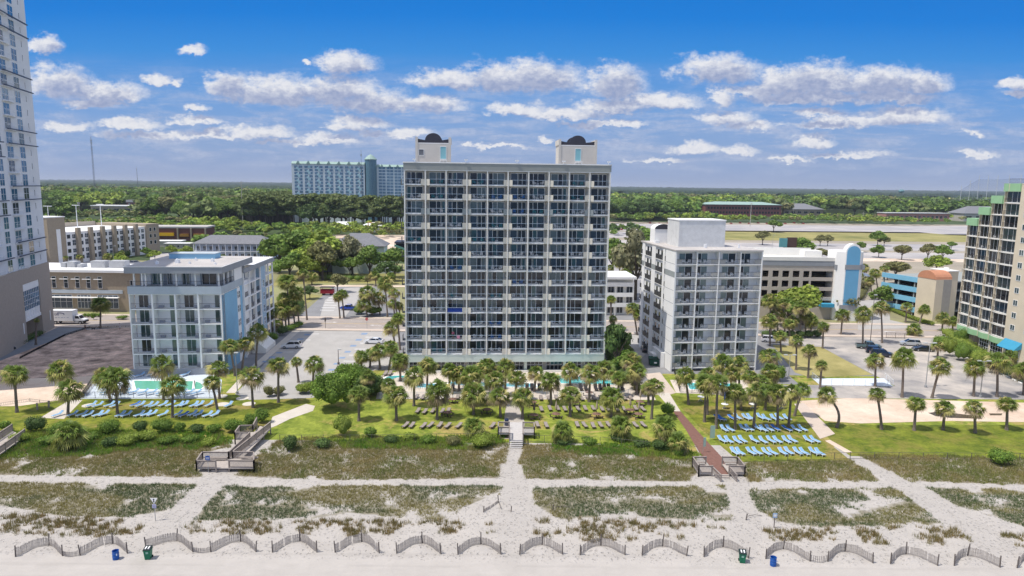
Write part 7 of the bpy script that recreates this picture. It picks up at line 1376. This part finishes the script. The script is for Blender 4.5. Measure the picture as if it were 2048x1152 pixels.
# swoosh and small lettering on the truck side
navy=mat('navy_lettering',(0.02,0.03,0.15),0.6,0); b=MB(); pr=[(-1.9+1.25*math.cos(t),2.75+.42*math.sin(t)) for t in np.arange(-.5,2.3,.2)]+[(-1.95+1.1*math.cos(t),2.72+.30*math.sin(t)) for t in np.arange(2.2,-.6,-.2)]; b.extr(pr,'y',-1.225,-1.203); b.build('swoosh_logo',navy,o)
def word(par,txt,size,loc,m,name='lettering',rz=0):
    tx=bpy.data.curves.new('w','FONT'); tx.body=txt; tx.size=size; tx.extrude=.004; to=bpy.data.objects.new('w',tx); C.objects.link(to); dg=bpy.context.evaluated_depsgraph_get(); me=bpy.data.meshes.new_from_object(to.evaluated_get(dg)); bpy.data.objects.remove(to); me.materials.clear(); me.materials.append(m); w=ob(name,me,par,loc); w.rotation_euler=(math.pi/2,0,rz); return w
word(o,'DRI',.75,(-3.3,-1.21,2.4),navy); b=MB(); [b.box(-3.9+i*.75,-1.215,1.75,-3.5+i*.75+(i%2)*.15,-1.203,1.87) for i in range(6)]; b.build('small_lettering',G('grey_blue_lettering',(0.25,0.3,0.42),0.7,0),o)
X,Y=gp(655,590); o=thing('red_cart','small red trailer with dark canopy roof in lot behind the blue hotel','trailer',(X,Y,.03),0); MB().box(-2.2,-1,.6,2.2,1,2.0).build('body',G('dark_red_paint',(0.28,0.015,0.03),0.5,0),o); b=MB(); b.box(-2.4,-1.2,2.7,2.4,1.2,2.85); [b.box(x,y,2.0,x+.1,y+.1,2.7) for x in (-2.1,2.0) for y in (-.9,.8)]; b.build('canopy',G('dark_canopy',(0.05,0.05,0.06),0.6,0),o); [ob('wheel',WHm,o,(x,y,.33)) for x in (-1.3,1.3) for y in (-.95,.95)]; MB().tube([(-2.2,0,.5),(-3.4,0,.45)],.05,5).build('hitch',tyre,o)
X,Y=gp(1296,730); o=thing('dumpster','dark green dumpster beside the white hotel','dumpster',(X+1.4,Y,0),0); b=MB(); b.add([(-1.1,-.8,.1),(1.1,-.8,.1),(1.1,.8,.1),(-1.1,.8,.1),(-1.25,-.9,1.5),(1.25,-.9,1.5),(1.25,.9,1.8),(-1.25,.9,1.8)],[(0,3,2,1),(4,5,6,7),(0,1,5,4),(1,2,6,5),(2,3,7,6),(3,0,4,7)]); b.build('container',G('dark_green_steel',(0.01,0.07,0.045),0.6,0.1,2),o); MB().box(-.3,-.95,.6,.3,-.86,.9).build('sign_patch',wht,o); MB().box(-1.28,-.95,1.5,1.28,.2,1.56).build('lid',tyre,o)
# ================================================================== PEOPLE AND DOG
skin=mat('skin',(0.42,0.26,0.19),0.6,0)
def person(x,y,z,rz,label,shirt,pants,hair,pose='walk',name='person'):
    o=thing(name,label,'person',(x,y,z),rz); J={'pel':(0,0,.95),'ch':(0,.02,1.35),'nk':(0,0,1.5),'hd':(0,.02,1.66)}
    st=.28 if pose=='walk' else .05
    def sk(nm,verts,edges,rads,m,root=0):
        me=bpy.data.meshes.new(nm); me.from_pydata(verts,edges,[]); me.materials.append(m); q=ob(nm,me,o); md=q.modifiers.new('s','SKIN'); l=me.skin_vertices[0].data
        for i,r_ in enumerate(rads): l[i].radius=(r_,r_)
        l[root].use_root=True; q.modifiers.new('u','SUBSURF').levels=1; md2=q.modifiers['u']; md2.render_levels=1; return q
    V=[(0,0,.98),(0,0,1.2),(0,0,1.42),(0,0,1.52),(0,.03,1.62),(0,.02,1.72), (.1,0,.93),(.11,st*.5,.5),(.11,st,.08),(.11,st+.14,.04),(-.1,0,.93),(-.11,-st*.3,.5),(-.11,-st*1.1,.1),(-.11,-st*1.1+.14,.06),(.2,0,1.42),(.26,-st*.5,1.16),(.25,-st*.5+.16,.94),(.25,-st*.5+.22,.87),(-.2,0,1.42),(-.26,st*.5,1.16),(-.25,st*.5+.16,.94),(-.25,st*.5+.22,.87)]
    E_=[(0,1),(1,2),(2,3),(3,4),(4,5),(0,6),(6,7),(7,8),(8,9),(0,10),(10,11),(11,12),(12,13),(2,14),(14,15),(15,16),(16,17),(2,18),(18,19),(19,20),(20,21)]
    R_=[.14,.13,.14,.055,.09,.085,.095,.065,.045,.035,.095,.065,.045,.035,.06,.045,.035,.03,.06,.045,.035,.03]
    sk('body',V,E_,R_,skin); sk('shirt',[(0,0,1.0),(0,0,1.2),(0,0,1.41),(.2,0,1.42),(.25,-st*.3,1.22),(-.2,0,1.42),(-.25,st*.3,1.22)],[(0,1),(1,2),(2,3),(3,4),(2,5),(5,6)],[.16,.15,.155,.075,.065,.075,.065],shirt)
    sk('trousers',[(0,0,.98),(.1,0,.92),(.11,st*.4,.58),(-.1,0,.92),(-.11,-st*.25,.58)],[(0,1),(1,2),(0,3),(3,4)],[.15,.11,.085,.11,.085],pants); sk('hair',[(0,-.01,1.72),(0,-.03,1.64)],[(0,1)],[.095,.085],hair)
    return o
dk=mat('dark_cloth',(0.03,0.03,0.04),0.9,0); lt=mat('light_cloth',(0.6,0.6,0.62),0.9,0); hr=mat('dark_hair',(0.03,0.02,0.015),0.8,0)
X,Y=gp(171,663); person(X,Y,.15,rad(-90),'person in dark clothes walking a dog on pavement at left',dk,dk,hr)
X,Y=gp(240,661); person(X,Y,.15,rad(90),'person in pale shirt standing on pavement left of the blue hotel',lt,lt,hr,'stand')
X,Y=gp(187,661); o=thing('dog','dark dog standing on the pavement beside the walking person','dog',(X,Y,.15),rad(-90)); 
me=bpy.data.meshes.new('body'); me.from_pydata([(0,-.3,.45),(0,0,.44),(0,.28,.47),(0,.42,.6),(0,.58,.62),(0,.68,.58),(.09,.25,.25),(.09,.27,.03),(-.09,.25,.25),(-.09,.30,.03),(.09,-.33,.28),(.09,-.38,.14),(.09,-.34,.02),(-.09,-.33,.28),(-.09,-.38,.14),(-.09,-.34,.02),(0,-.5,.52),(0,-.65,.6)],[(0,1),(1,2),(2,3),(3,4),(4,5),(2,6),(6,7),(2,8),(8,9),(0,10),(10,11),(11,12),(0,13),(13,14),(14,15),(0,16),(16,17)],[]); me.materials.append(dk); q=ob('body',me,o); q.modifiers.new('s','SKIN'); l=me.skin_vertices[0].data
for i,r_ in enumerate([.12,.11,.14,.08,.08,.04,.05,.03,.05,.03,.06,.035,.03,.06,.035,.03,.03,.02]): l[i].radius=(r_,r_)
l[0].use_root=True; q.modifiers.new('u','SUBSURF').render_levels=1
tw=lambda px,k: loc2w(T,rz,px,.6,Z0+FL*k)
b_=tw(BW*2+1.3,1); person(b_[0],b_[1],b_[2],rz+math.pi,'person in bright pink top standing on a second row balcony of tallest hotel',mat('pink_cloth',(0.5,0.02,0.22),0.8,0),dk,mat('blond_hair',(0.4,0.3,0.15),0.8,0),'stand')
o=ob('hanging_towel',MB().box(-.3,-.03,.35,.3,.03,1.05).mesh('towel',mat('pink_white_towel',(0.6,0.25,0.35),0.9,0.1,5)),None,(*loc2w(T,rz,BW*2+2.4,-.40,Z0+FL)[:2],Z0+FL),rz); tag(o,'pale pink towel hung over the railing beside the person in pink','towel')
o=ob('hanging_towel',MB().box(-1.6,-.03,.1,1.4,.03,1.0).mesh('towel',mat('royal_blue_cloth',(0.01,0.06,0.40),0.9,0,5)),None,(*loc2w(T,rz,BW*2+1.8,-.37,Z0+FL*3)[:2],Z0+FL*3),rz); tag(o,'long royal blue cloth covering a third column balcony rail of tallest hotel','cloth')
# ================================================================== HAZE
hm=bpy.data.materials.new('haze_air'); hm.use_nodes=True; t=hm.node_tree; t.nodes.clear(); pv=N(t,'ShaderNodeVolumePrincipled'); pv.inputs['Color'].default_value=(0.72,0.80,0.95,1); pv.inputs['Density'].default_value=0.00007; pv.inputs['Anisotropy'].default_value=0.0; oo=N(t,'ShaderNodeOutputMaterial'); L(t,pv.outputs[0],oo.inputs['Volume'])
hz_=MB().box(-31000,-60,-1.2,31000,46000,142).build('haze',hm); hz_['kind']='stuff'
